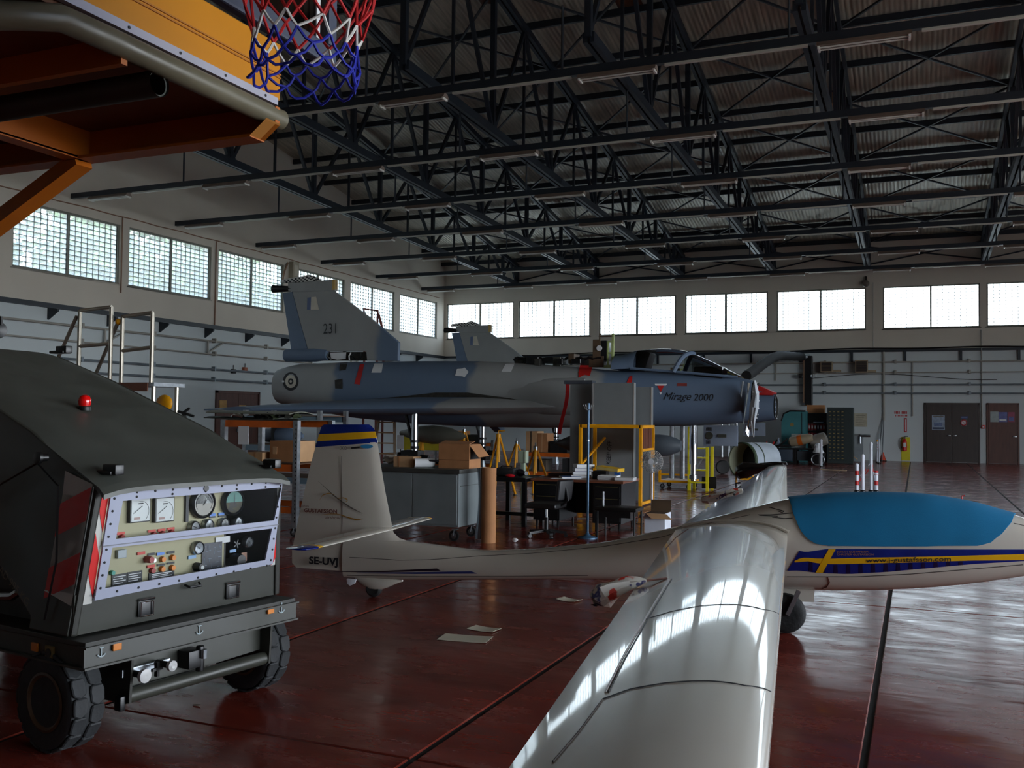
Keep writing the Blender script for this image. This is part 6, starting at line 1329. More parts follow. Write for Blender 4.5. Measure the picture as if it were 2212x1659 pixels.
# engine duct ring on a yellow stand
c = un(1602, 995, y=23.2); rr = .42
t = thing('engine_duct', 'round jet pipe section with green rim, on a small yellow stand', 'engine duct', (c[0], 23.4, 0)); ax = np.array([.55, .83, 0]); ax /= np.linalg.norm(ax)
GREENR = mat('duct_green', (.22, .28, .20), .5); CREAMD = mat('duct_cream', (.72, .74, .64), .5, var=.1)
MB().lathe([(rr*.96, .02), (rr, 0), (rr*1.06, .02), (rr*1.06, .07), (rr, .07)], c, ax, 36, False).build('front_rim', GREENR, t); MB().lathe([(rr*.97, .01), (rr*.95, .5), (rr*.9, .9)], c, ax, 32, False).build('inner_liner', CREAMD, t); MB().lathe([(rr*1.02, .07), (rr*1.03, .35), (rr*1.0, .9), (.01, .92)], c, ax, 36, False).build('outer_casing', mat('casing_white', (.66, .70, .74), .4, var=.1), t); MB().lathe([(rr*1.045, .30), (rr*1.045, .33)], c, ax, 32, False).build('casing_band', GREENR, t); MB().lathe([(.01, .45), (rr*.93, .45)], c, ax, 28, False).build('dark_baffle', BLACK, t)
for s_ in (-1, 1):
    for d_ in (.1, .7): b = c+ax*d_+np.array([ax[1], -ax[0], 0])*s_*.26; MB().tube((b[0], b[1], 0), (b[0], b[1], c[2]-rr*.78), .025, n=8).build('stand_leg', YEL, t)
MB().box((c[0]+ax[0]*.4, c[1]+ax[1]*.4, c[2]-rr*1.0), (.5, .8, .06)).build('cradle', YEL, t, smooth=0)
a = un(1561, 1002, y=27.5); t = thing('trolley_wheel', 'small black pneumatic wheel on an axle, left of the engine duct', 'wheel', (a[0], 27.5, 0)); MB().lathe([(.08, -.06), (.17, -.07), (.2, 0), (.17, .07), (.08, .06)], (a[0], 27.5, .2), (.3, -.95, 0), 24).build('tyre', RUBBER, t); MB().lathe([(.001, -.06), (.085, -.05), (.085, .05), (.001, .06)], (a[0], 27.5, .2), (.3, -.95, 0), 18).build('hub', STEEL, t); MB().bar((a[0]+.1, 27.6, .2), (a[0]+.55, 27.9, .55), .05).build('drawbar', GALV, t, smooth=0)
# polythene sheet over the nose
def sheet(u, v):
    p = un(1598+40*u-8*v*u, 822+10*u+ (118-60*abs(u-.55)*1.6)*v, y=19.52-.25*u); return p+np.array([0, .06*math.sin(u*9+v*2)*(.4+v), 0])
t = thing('polythene_sheet', 'clear crinkled polythene sheet hanging over the end of the fighter nose', 'plastic sheet', tuple(un(1620, 940, y=19.4))); MB().grid(sheet, 14, 16).build('sheet', POLY, t, smooth=60)
R = []
for i, (px_, py_, w_) in enumerate(((1630, 822, .03), (1634, 850, .06), (1630, 880, .09), (1626, 910, .07), (1627, 930, .035), (1628, 944, .01))): R.append((un(px_, py_, y=19.2), w_))
crumpled(MB(), [r_[0] for r_ in R], [r_[1] for r_ in R], 6, 12, .3).build('gathered_fold', mat('polythene_white', (.70, .73, .76), .3, var=.1), t, smooth=25)
# orange rack trolley left of the glider fin
px0, px1, py_ = -8.6, un(640, 1000, y=10.4)[0], 10.4; RT = 1.50
t = thing('rack_trolley', 'orange beam rack trolley with perforated steel posts, behind the olive cart', 'rack', ((px0+px1)/2, 10.7, 0))
for y in (10.4, 11.2):
    MB().bb(px0, px1, y-.025, y+.025, RT-.09, RT).build('beam', ORANGE, t, smooth=0); MB().bb(px0, px1, y-.025, y+.025, .84, .93).build('beam', ORANGE, t, smooth=0); MB().bb(px0, px1, y-.025, y+.025, .3, .38).build('beam', ORANGE, t, smooth=0)
    for x in (px0, px1):
        po = MB().bb(x-.035, x+.035, y-.035, y+.035, .13, RT+.005).build('post', GALV, t, smooth=0)
        if y < 11 and x == px1:
            for i in range(24): MB().box((x+.012, y-.0355, .2+i*.054), (.014, .002, .022)).build('slot', INK, po, smooth=0)
        castor(t, x, y, .055)
MB().bb(px0, px1, 10.42, 11.2, RT, RT+.012).build('top_sheet', mat('sheet_dark', (.20, .21, .20), .6), t, smooth=0); MB().bb(px0, px1, 10.42, 11.2, .93, .945).build('shelf', mat('shelf_brown', (.36, .26, .19), .7), t, smooth=0)
# aircraft panels and parts lying on the rack
ALU = mat('panel_olive', (.44, .45, .40), .5, var=.15); TZ2 = RT+.012
def leaf(label, x0, x1, y0, y1, z, m, bend=.03):
    t = thing('aircraft_panel', label, 'panel', ((x0+x1)/2, (y0+y1)/2, z)); MB().slab(lambda u, v: np.array([x0+(x1-x0)*u, y0+(y1-y0)*(v*(1-.4*(1-u)))+.1*(1-u), z+.012+bend*(math.sin(PI*v)+.4*(1-u)**2)]), 10, 6, (0, 0, -.012)).build('skin', m, t, smooth=60); return t
leaf('long grey green aircraft skin panel, topmost on the orange rack', un(450, 880, y=10.6)[0], un(640, 880, y=10.6)[0], 10.45, 11.0, TZ2+.07, ALU, .03); leaf('dark aircraft skin panel lying lowest on the orange rack', un(440, 890, y=10.6)[0], un(600, 890, y=10.6)[0], 10.5, 11.1, TZ2, mat('panel_dark', (.24, .26, .23), .5, var=.2), .02)
a = un(520, 892, y=10.5); t = thing('pipe_section', 'shiny bent steel pipe on the orange rack', 'pipe', (a[0], 10.45, TZ2)); MB().path([(a[0]-.1, 10.43, TZ2+.03), (a[0]-.05, 10.43, TZ2+.055), (a[0]+.03, 10.43, TZ2+.05), (a[0]+.1, 10.43, TZ2+.03)], [.012, .024, .03, .022], 10).build('pipe', CHROME, t)
rnd = random.Random(31)
for i in range(6):
    x = un(565+i*15, 895, y=10.55)[0]; t = thing('cable_harness', 'dark green and black cable harness lump on the orange rack, %s from the right' % ORD[5-i], 'cable harness', (x, 10.55, TZ2)); crumpled(MB(), [(x-.08+.04*k_, 10.52+rnd.uniform(-.03, .06), TZ2+.035+rnd.uniform(0, .03)) for k_ in range(5)], [.015, .03, .035, .03, .012], 40+i, 8, .3).build('lump', [BLACKM, OLIVE, mat('harness_green', (.26, .30, .20), .7)][i % 3], t, smooth=30)
a, c = un(582, 1008, y=10.75), un(668, 951, y=10.75); z0 = .945; t = thing('cardboard_box', 'brown cardboard box on the lower shelf of the orange rack', 'box', ((a[0]+c[0])/2, 10.9, z0)); MB().bb(a[0], c[0]-.18, 10.75, 11.15, z0, z0+.28).build('carton', CARD, t, smooth=0, bevel=.004); MB().bb(c[0]-.18, c[0]-.176, 10.75, 11.15, z0, z0+.28).build('carton_end', CARDL, t, smooth=0); MB().bb(a[0]+.05, a[0]+.12, 10.746, 10.75, z0+.1, z0+.2).build('tape_mark', CARDL, t, smooth=0)
a = un(566, 985, y=10.8); t = thing('cardboard_box', 'low tan cardboard box left of the brown one on the orange rack', 'box', (a[0]-.05, 10.8, z0)); MB().bb(a[0]-.16, a[0]+.08, 10.7, 11.0, z0, z0+.12).build('carton', CARDL, t, smooth=0, bevel=.004); MB().bb(a[0]-.06, a[0]-.03, 10.698, 11.002, z0, z0+.121).build('tape', CARD, t, smooth=0)
a = un(525, 932, y=10.35); t = thing('notice_sheet', 'white sheet of paper hanging from the orange rack beam', 'notice', (a[0], 10.36, a[2]-.12)); MB().bb(a[0]-.085, a[0]+.085, 10.36, 10.365, 1.18, 1.42).build('sheet', PAPER, t, smooth=0)
# access stand with railing, far left
AY = 10.2; t = thing('access_stand', 'bare steel access stand with handrails, seen over the olive cart', 'access stand', (-10.2, AY, 0)); pz = 2.0
q = lambda px_, py_, y=AY: un(px_, py_, y=y)
PLX0, PLX1 = q(172, 800)[0]-.05, q(333, 800)[0]+.05
MB().bb(PLX0, PLX1, AY-.05, AY+.55, pz-.05, pz).build('platform_deck', GALV, t, smooth=0); MB().bb(PLX0+.4, PLX1-.1, AY-.07, AY-.05, pz-.12, pz).build('toe_edge', mat('rust_edge', (.46, .30, .24), .6), t, smooth=0)
RAIL = mat('rail_steel', (.66, .63, .58), .3, .85, var=.15)
for px_, py_, y in ((173, 671, AY+.1), (241, 663, AY), (265, 684, AY+.1), (330, 675, AY)): p = q(px_, py_, y); MB().tube((p[0], y, pz), (p[0], y, p[2]), .03, n=10).build('handrail_post', RAIL, t)
for a, c in (((173, 671), (241, 663)), ((173, 748), (241, 742)), ((265, 684), (330, 675)), ((265, 758), (330, 750))): MB().tube(q(*a, y=AY+.1), q(*c), .026, n=10).build('handrail', RAIL, t)
MB().tube(q(166, 683, AY+.1), q(118, 790, AY+.1), .026, n=10).build('stair_rail', RAIL, t); MB().tube(q(255, 696, AY+.1), q(205, 812, AY+.1), .026, n=10).build('stair_rail', RAIL, t); p = q(256, 695, AY+.1); MB().ball(p, .045, 10, 8).build('yellow_cap', YEL, t)
for x in (PLX0+.1, PLX1-.1):
    for y in (AY+.05, AY+.5): MB().tube((x, y, 0), (x, y, pz-.05), .03, n=8).build('stand_leg', RAIL, t)
a = un(355, 868, y=9.2); t = thing('yellow_chair', 'rounded yellow seat back behind the olive cart', 'seat', (a[0], 9.2, 0)); MB().ball((a[0], 9.2, a[2]-.02), .12, 16, 10, (1.05, .4, .9)).build('seat_back', YEL, t); MB().bb(a[0]-.05, a[0]+.05, 9.18, 9.24, 0, a[2]-.05).build('seat_post', BLACKM, t, smooth=0)
a = un(398, 892, y=9.6); t = thing('lever_stand', 'black lever handles just behind the olive cart roof', 'lever', (a[0], 9.6, 0)); MB().bar((a[0]-.1, 9.6, a[2]+.02), (a[0]+.15, 9.6, a[2]-.04), .03).bar((a[0]-.02, 9.6, a[2]), (a[0]+.08, 9.6, a[2]+.06), .025).build('levers', BLACK, t); MB().bb(a[0]-.02, a[0]+.02, 9.58, 9.62, 0, a[2]).build('lever_post', BLACKM, t, smooth=0)
a = un(2, 712, y=4.6); t = thing('work_lamp', 'round black work lamp at the left edge above the olive cart', 'lamp', (a[0]-.4, 4.6, 0)); MB().lathe([(.02, 0), (.055, .01), (.06, .05), (.04, .09), (.01, .1)], (a[0]-.02, 4.6, a[2]), (-.8, .4, 0), 18).build('lamp_head', BLACK, t); MB().path([(a[0]+.0, 4.6, a[2]+.03), (a[0]-.0, 4.6, a[2]+.08), (a[0]-.1, 4.6, a[2]+.10), (a[0]-.4, 4.6, a[2]+.0), (a[0]-.4, 4.6, 0)], .012, 6).build('lamp_arm', BLACK, t)
# ------------------------------------------------------------------ things along the back and far left walls, floor litter
def wq(px, py, d=.0): return un(px, py, y=YB-d)
# wall heaters
for i, (a, c) in enumerate((((1772, 781), (1798, 804)), ((1847, 778), (1874, 805)))):
    p, q = wq(a[0], a[1], .5), wq(c[0], c[1], .5); t = thing('wall_heater', 'boxy tan fan heater high on the window wall, %s of the two' % ('left' if i == 0 else 'right'), 'heater', ((p[0]+q[0])/2, YB-.3, q[2])); TAN = mat('heater_tan', (.60, .54, .44), .5, var=.15)
    MB().bb(p[0], q[0], YB-.5, YB-.12, q[2], p[2]).build('case', TAN, t, smooth=0, bevel=.01); MB().bb(p[0]+.04, q[0]-.03, YB-.515, YB-.5, q[2]+.04, p[2]-.04).build('grille', mat('grille_dark', (.14, .11, .10), .6), t, smooth=0)
    for k_ in range(7): z = q[2]+.05+k_*(p[2]-q[2]-.1)/6; MB().bb(p[0]+.04, q[0]-.03, YB-.525, YB-.51, z-.006, z+.006).build('louvre', BROWNP, t, smooth=0)
    MB().bb(q[0], q[0]+.3, YB-.35, YB-.05, q[2]+.02, q[2]+.10).build('bracket', TAN, t, smooth=0); MB().tube((q[0]+.1, YB-.2, q[2]+.1), (q[0]+.1, YB-.2, 3.42), .02, n=6).build('feed_pipe', PIPEM, t)
# extractor duct: boxed column with black hose arm
p = wq(1738, 755, .4); q = wq(1754, 876, .4); t = thing('fume_extractor', 'dark boxed extractor column on the window wall with black swinging hose arm', 'extractor', ((p[0]+q[0])/2, YB-.25, q[2]))
MB().bb(p[0]+.02, q[0], YB-.42, YB-.05, q[2], 4.1).build('column', BLACKM, t, smooth=0, bevel=.01); MB().bb(p[0]-.06, p[0]+.02, YB-.38, YB-.08, q[2]+.1, 4.1).build('timber_strip', mat('strip_brown', (.50, .40, .32), .7), t, smooth=0)
HP = [(1612, 812), (1625, 804), (1645, 789), (1668, 773), (1684, 768), (1705, 769), (1732, 771)]
P_ = [un(a, c, y=np.interp(a, [1612, 1732], [30, YB-.45])) for a, c in HP]; PP = []
for i in range(len(P_)-1):
    for f in np.linspace(0, 1, 6)[:-1]: PP.append(P_[i]*(1-f)+P_[i+1]*f)
PP.append(P_[-1]); MB().path(PP, [.16+.012*(i % 2) for i in range(len(PP))], 12).build('hose_arm', mat('hose_black', (.035, .035, .04), .85, var=.2), t, smooth=50); MB().tube(P_[-1]+np.array([-.05, 0, 0]), P_[-1]+np.array([.25, .2, 0]), .13, n=14).build('hose_collar', STEEL, t)
a = wq(1733, 812, .5); MB().bb(a[0]-.14, a[0]+.02, YB-.5, YB-.3, a[2]-.08, a[2]+.08).build('motor_box', BLACK, t, bevel=.02); a = wq(1757, 812, .5); MB().path([a+np.array([.09*math.cos(x), 0, .09*math.sin(x)]) for x in np.linspace(0, 2*PI, 13)[:-1]], .02, 6, closed=True).build('hand_ring', GALV, t)
# floodlight on the wall and horn loudspeaker under the roof
a = wq(1870, 612, .3); t = thing('wall_bell', 'round alarm bell on the window wall between two windows', 'alarm', (a[0], YB-.15, a[2])); MB().lathe([(.05, 0), (.13, .03), (.14, .09), (.08, .15)], (a[0], YB-.3, a[2]), (0, 1, 0), 18).build('bell', mat('bell_brown', (.36, .33, .30), .5), t); MB().bb(a[0]-.03, a[0]+.03, YB-.16, YB, a[2]-.02, a[2]+.3).build('bracket', BLACKM, t, smooth=0)
hx = TX[4]; hy = un(1801, 215, x=hx-.25)[1]; hzz = un(1801, 215, x=hx-.25)[2]; t = thing('horn_lamp', 'tan horn shaped lamp shade hanging from a roof truss', 'lamp', (hx-.25, hy, hzz)); MB().lathe([(.17, -.18), (.15, -.15), (.11, 0), (.09, .17), (.05, .20)], (hx-.25, hy, hzz), (.0, .15, 1), 20, False).build('horn', mat('horn_tan', (.62, .46, .34), .45, var=.1), t); MB().bar((hx-.25, hy, hzz+.18), (hx-.02, hy, hzz+.34), .04).tube((hx-.25, hy, hzz+.15), (hx-.25, hy, hzz+.24), .05, n=10).build('yoke', BLACKM, t)
# shelving, drawers, cabinets in the corner by the extractor
def bxy(p0, p1, y, d): a, c = un(*p0, y=y), un(*p1, y=y); return a[0], c[0], y, y+d, max(0, c[2]), a[2]
GRC = mat('cabinet_green', (.22, .46, .48), .5, var=.08)
x0, x1, y0, y1, z0, z1 = bxy((1688, 888), (1740, 1000), 36.7, .8); t = thing('green_cabinet', 'turquoise steel cabinet with rounded top left corner, beside the black bookcase', 'cabinet', ((x0+x1)/2, 37.5, 0))
MB().prism([(x0, y0, 0), (x1, y0, 0), (x1, y0, z1), (x0+.3, y0, z1), (x0+.08, y0, z1-.1), (x0, y0, z1-.35)], (0, .8, 0)).build('body', GRC, t, smooth=0); MB().bb(x0+.72, x0+.74, y0-.012, y0, .1, z1-.05).build('door_gap', INK, t, smooth=0); MB().lathe([(.07, 0), (.07, .01)], (x0+.38, y0-.012, z1-.5), (0, 1, 0), 14).build('brass_emblem', mat('brass_plate', (.50, .42, .24), .5), t); MB().path([(x0, y0-.02, z1-.36), (x0+.08, y0-.02, z1-.1), (x0+.3, y0-.02, z1+.01), (x1, y0-.02, z1+.01)], .03, 6).build('edge_trim', BLACKM, t)
x0, x1, y0, y1, z0, z1 = bxy((1742, 892), (1786, 1000), 37.6, .5); t = thing('bookcase', 'open black bookcase with red binders on the window wall', 'bookcase', ((x0+x1)/2, 37.8, 0)); 
for a in (x0, x1-.03): MB().bb(a, a+.03, y0, y1, 0, z1).build('side', BLACK, t, smooth=0)
MB().bb(x0, x1, y1-.02, y1, 0, z1).build('back', BLACK, t, smooth=0)
SHZ = [.02, .42, .80, 1.14, 1.42, z1-.03]
for z in SHZ: MB().bb(x0, x1, y0, y1, z, z+.025).build('shelf', BLACK, t, smooth=0)
rnd = random.Random(17); REDB2 = mat('binder_red', (.55, .06, .10), .5); bi = 0
for zi, z in enumerate((.80, 1.14)):
    for k_ in range(7):
        x = x0+.06+k_*.105; m = [REDB2, REDB2, REDB2, mat('binder_purple', (.30, .08, .22), .5)][k_ % 4]; b_ = thing('ring_binder', '%s binder from the left on the %s binder shelf of the black bookcase' % (['first red', 'second red', 'third red', 'fourth, purple', 'fifth, red', 'sixth, red', 'seventh, red'][k_], 'lower' if zi == 0 else 'upper'), 'binder', (x, y0+.15, z+.025), 0, 'binders on the black bookcase')
        MB().bb(x, x+.085, y0+.03, y0+.3, z+.025, z+.025+.25).build('cover', m, b_, smooth=0); MB().bb(x+.02, x+.065, y0+.024, y0+.03, z+.09, z+.21).build('spine_label', PAPER, b_, smooth=0)
b_ = thing('folder', 'blue folder lying on the upper shelf of the black bookcase', 'folder', (x0+.4, y0+.1, 1.445)); MB().bb(x0+.25, x0+.62, y0+.02, y0+.3, 1.445, 1.49).build('cover', BLUEB, b_, smooth=0); MB().bb(x0+.25, x0+.6, y0+.015, y0+.02, 1.452, 1.478).build('pages', PAPER, b_, smooth=0)
a, c = un(1740, 892, y=37.6), un(1784, 874, y=37.6); t = thing('cardboard_box', 'brown cardboard box on top of the black bookcase', 'box', ((a[0]+c[0])/2, 37.8, z1)); MB().bb(a[0]+.05, c[0]-.05, 37.62, 38.05, z1, z1+.30).build('carton', CARD, t, smooth=0, bevel=.005); MB().prism([(a[0]+.05, 37.62, z1+.30), (a[0]+.05, 38.05, z1+.30), (a[0]-.12, 38.05, z1+.26), (a[0]-.12, 37.62, z1+.26)], (0, 0, .008)).build('flap', CARD, t, smooth=0)
x0, x1, y0, y1, z0, z1 = bxy((1787, 880), (1826, 1000), 36.6, .6); xr = un(1843, 880, y=36.6)[0]; DG = mat('drawers_green', (.13, .18, .18), .5, var=.1)
t = thing('drawer_cabinet', 'tall dark green cabinet of many small drawers with brass pulls', 'cabinet', ((x0+xr)/2, 36.9, 0)); z1 -= 0; MB().bb(x0, xr, y0, y1, 0, z1).build('body', DG, t, smooth=0, bevel=.006)
pull = MB().bb(-.045, .045, -.022, 0, -.012, .012).mesh('drawer_pull', mat('brass_bright', (.66, .56, .34), .35, .6), 0); dm = MB().bb(-.093, .093, -.012, 0, -.062, .062).mesh('drawer', DG, 0, bevel=.004, seg=1)
W4 = (x1-x0-.04)/4
for j in range(14):
    for i in range(4):
        o = put('drawer', dm, (x0+.02+(i+.5)*W4-t.location.x, y0-t.location.y, .12+j*(z1-.2)/14+.05), t, None, (W4/.2, 1, 1)); put('drawer_pull', pull, (0, -.012, 0), o)
a, c = wq(1845, 893, .0), wq(1873, 922, .0); t = thing('wall_notice', 'yellowed paper notice taped to the wall right of the drawer cabinet', 'notice', ((a[0]+c[0])/2, YB-.01, c[2])); MB().bb(a[0], c[0], YB-.012, YB-.002, c[2], a[2]).build('sheet', mat('notice_yellowed', (.70, .68, .60), .7, var=.1, vs=9), t, smooth=0); 
for k_ in range(7): z = a[2]-.08-k_*.07; MB().bb(a[0]+.05, c[0]-.06-.05*(k_ % 3), YB-.014, YB-.012, z-.008, z+.008).build('print_line', mat('print_grey', (.45, .42, .38), .7), t, smooth=0)
a, c = un(1844, 938, y=38.5), un(1868, 990, y=38.5); t = thing('steel_locker', 'low pale grey steel locker with pipe stub, right of the drawer cabinet', 'cabinet', ((a[0]+c[0])/2, 38.7, 0)); MB().bb(a[0], a[0]+.32, 38.5, 39.0, 0, a[2]-.06).build('body', mat('locker_grey', (.56, .60, .62), .5), t, smooth=0, bevel=.006); MB().bb(a[0], a[0]+.5, 38.45, 39.0, a[2]-.06, a[2]).build('top', mat('locker_top', (.48, .50, .50), .5), t, smooth=0); b = MB(); p = un(1858, 941, y=38.4); b.tube(p, p+np.array([.36, 0, 0]), .05, n=10); b.tube(p, p-np.array([0, 0, .3]), .03, n=8); b.build('pipe_stub', STEEL, t)
# littered workbench at the wall
x0, x1 = un(1640, 965, y=35.)[0], un(1776, 965, y=35.)[0]; zt = un(1700, 968, y=35.)[2]
t = thing('workbench', 'long dark workbench littered with parts, in front of the turquoise cabinet', 'workbench', ((x0+x1)/2, 35.4, 0)); MB().bb(x0, x1, 35.0, 35.8, zt-.05, zt).build('benchtop', BLACKM, t, smooth=0)
for x in (x0+.05, x0+1.2, x1-.9, x1-.05):
    for y in (35.05, 35.75): MB().bb(x-.03, x+.03, y-.03, y+.03, 0, zt-.05).build('leg', BLACK, t, smooth=0)
MB().bb(x1-.85, x1-.1, 35.1, 35.7, .12, zt-.1).build('under_cupboard', mat('cupboard_dark', (.20, .23, .26), .5), t, smooth=0); MB().bb(x0+.5, x0+1.15, 35.02, 35.6, .1, .52).build('tool_chest', mat('chest_blue', (.20, .25, .31), .45), t, bevel=.02)
def onbench(name, label, cat, px, build, m): a = un(px, 966, y=35.2); t = thing(name, label, cat, (a[0], 35.2, zt)); o = build(MB(), a[0]).build('body', m, t, bevel=0, smooth=40); return t
a = un(1738, 950, y=35.2); t = thing('cone_fairing', 'tan and orange cone shaped fairing lying on the workbench', 'fairing', (a[0], 35.2, zt)); MB().lathe([(.06, 0), (.17, .08), (.2, .3), (.17, .7), (.12, .86)], (a[0]-.55, 35.2, zt+.2), (.96, -.1, .22), 18).build('fairing', mat('fairing_tan', (.62, .56, .46), .5, var=.1), t); MB().lathe([(.19, .34), (.195, .36), (.19, .5)], (a[0]-.55, 35.19, zt+.2), (.96, -.1, .22), 18, False).build('orange_band', ORANGE, t); MB().lathe([(.22, 0), (.25, .3), (.22, .55), (.06, .6)], (a[0]+.2, 35.3, zt+.18), (.9, 0, .35), 18).build('tail_shell', mat('shell_grey', (.50, .48, .44), .5), t)
a = un(1725, 945, y=35.6); t = thing('white_panel', 'white square panel leaning at the back of the workbench', 'panel', (a[0], 35.6, zt)); MB().bb(a[0]-.25, a[0]+.25, 35.6, 35.66, zt, zt+.5).build('panel', mat('panel_white', (.68, .70, .68), .5), t, smooth=0, bevel=.006); MB().bb(a[0]-.23, a[0]+.23, 35.595, 35.6, zt+.02, zt+.03).build('panel_edge', GREYP, t, smooth=0)
for i, (px_, h_, m, lb) in enumerate(((1656, .18, PAPER, 'small white cup at the left end of the workbench'), (1682, .34, mat('bottle_blue', (.55, .62, .72), .2), 'pale blue funnel bottle on the workbench'), (1725, .2, PAPER, 'white bottle with dark band above the white panel'))):
    a = un(px_, 962, y=35.3); zz = zt if i < 2 else zt; yy = 35.3 if i < 2 else 35.72; t = thing('bottle', lb, 'bottle', (a[0], yy, zz)); MB().lathe([(.06, 0), (.07, h_*.3), (.05, h_*.6), (.02, h_*.8), (.02, h_)], (a[0], yy, zz), (0, 0, 1), 14).build('bottle', m, t); MB().lathe([(.024, h_), (.024, h_+.03)], (a[0], yy, zz), (0, 0, 1), 10).build('cap', BLACK if i else RED, t)
a = un(1685, 962, y=35.1); t = thing('bench_clamp', 'dark angled steel clamp arms in the middle of the workbench', 'clamp', (a[0], 35.15, zt)); MB().bar((a[0]-.1, 35.15, zt), (a[0]+.25, 35.15, zt+.34), .05).bar((a[0]-.25, 35.1, zt), (a[0]-.1, 35.1, zt+.3), .05).bar((a[0]-.3, 35.15, zt+.05), (a[0]+.5, 35.15, zt+.1), .08).build('arms', BLACKM, t, smooth=0); MB().tube((a[0]-.3, 35.05, zt), (a[0]-.2, 35.05, zt+.22), .03, n=8).build('red_grip', REDC, t)
a = un(1768, 978, y=34.7); t = thing('waste_bin', 'black waste bin with crumpled white bag, right of the workbench', 'bin', (a[0], 34.7, 0)); MB().lathe([(.2, 0), (.24, .42), (.23, .42), (.19, .02)], (a[0], 34.7, 0), (0, 0, 1), 20).build('bin', BLACKM, t); crumpled(MB(), [(a[0], 34.7, .36+.08*i) for i in range(6)], [.2, .24, .2, .15, .18, .1], 23, 14, .12).build('bin_liner', PAPER, t, smooth=30); MB().path([(a[0]+.21*math.cos(x), 34.47, .2+.19*math.sin(x)) for x in np.linspace(0, 2*PI, 15)[:-1]], .02, 6, closed=True).build('round_frame', GALV, t)
a = un(1822, 998, z=0); t = thing('cardboard_box', 'small open cardboard box on the floor at the foot of the drawer cabinet', 'box', (a[0], a[1]-.3, 0)); MB().box((a[0], a[1]-.3, .14), (.55, .35, .28)).build('carton', CARD, t, smooth=0, bevel=.004); MB().prism([(a[0]+.28, a[1]-.48, .28), (a[0]+.28, a[1]-.12, .28), (a[0]+.5, a[1]-.12, .12), (a[0]+.5, a[1]-.48, .12)], (.01, 0, .01)).build('flap', CARDL, t, smooth=0)
# barrier posts with red and white chain
PINK = mat('post_white', (.84, .86, .90), .4); CH = [mat('chain_red', (.72, .12, .12), .5), PINK]
PO = [(1851, 1063, 1008, .05), (1864, 1063, 988, .045), (1882, 1063, 962, .04), (1893, 1063, 1025, .05), (1774, 1009, 953, .05), (1895, 1000, 954, .035), (1899, 1002, 952, .03)]
lab = ['thick white barrier post, leftmost of the near cluster', 'slim white barrier post, second of the near cluster', 'tall white barrier post, third of the near cluster', 'short red and white barrier post, rightmost of the near cluster', 'lone white barrier post before the drawer cabinet', 'far white barrier post, left of the pair by the wall', 'far white barrier post, right of the pair by the wall']
tops = []
for i, (px_, pyb, pyt, r_) in enumerate(PO):
    a = un(px_, pyb, z=0); c = un(px_, pyt, y=a[1]); t = thing('barrier_post', lab[i], 'post', (a[0], a[1], 0), 0, 'barrier posts'); MB().tube((a[0], a[1], .02), (a[0], a[1], c[2]), r_*.8, n=12).build('post', PINK, t); MB().lathe([(.06, 0), (.06, .03), (.045, .05)], (a[0], a[1], 0), (0, 0, 1), 18).build('base', BLACKM, t); MB().lathe([(r_*.85, 0), (r_*.85, .04), (r_*.4, .07)], (a[0], a[1], c[2]), (0, 0, 1), 12).build('cap', PINK if i != 5 else YEL, t)
    if i in (0, 3): 
        for z in np.arange(.15, c[2], .22): MB().lathe([(r_*.83, z), (r_*.83, z+.1)], (a[0], a[1], 0), (0, 0, 1), 12, False).build('red_band', CH[0], t)
    tops.append(np.array([a[0], a[1], c[2]-.06]))
def chain(p, q, sag, label):
    t = thing('barrier_chain', label, 'chain', tuple(p*.5+q*.5)); bs = [MB(), MB()]; n = max(6, int(np.linalg.norm(q-p)/.07)); dd = (q-p)/np.linalg.norm(q-p)
    for k_ in range(n):
        f = (k_+.5)/n; c = p*(1-f)+q*f-np.array([0, 0, sag*4*f*(1-f)]); s_ = np.array([0, 0, 1.]) if k_ % 2 else np.cross(dd, (0, 0, 1)); bs[(k_//4) % 2].path([c+dd*.036*math.cos(x)+s_*.018*math.sin(x) for x in np.linspace(0, 2*PI, 9)[:-1]], .006, 4, closed=True)
    for b, m, nm in zip(bs, CH, ('red_links', 'white_links')): tag(b.build(nm, m, t), kind='stuff')
chain(tops[0], tops[1], .35, 'red and white plastic chain between the two leftmost barrier posts'); chain(tops[1], tops[2], .4, 'red and white plastic chain between the slim and the tall barrier posts'); chain(tops[2], tops[3], .25, 'red and white plastic chain at the rightmost near barrier post'); chain(tops[5], tops[6], .3, 'red and white plastic chain between the two far barrier posts')
a = un(1907, 996, z=0); t = thing('traffic_cone', 'small orange traffic cone by the window wall', 'cone', (a[0], a[1], 0)); MB().lathe([(.12, .03), (.03, .34), (.001, .34)], (a[0], a[1], 0), (0, 0, 1), 18).build('cone', mat('cone_orange', (.82, .26, .12), .5), t); MB().box((a[0], a[1], .015), (.28, .28, .03)).build('foot', BLACKM, t)
p, q = wq(1897, 962, .3), wq(1907, 905, .1); t = thing('leaning_rods', 'two thin grey rods leaning on the window wall behind the far posts', 'rod', (p[0], YB-.5, 0))
for dx in (0, .14): MB().tube((p[0]+dx, YB-.55, 0), (q[0]+dx*.3, YB-.08, q[2]), .02, n=8).build('rod', GREYP, t)
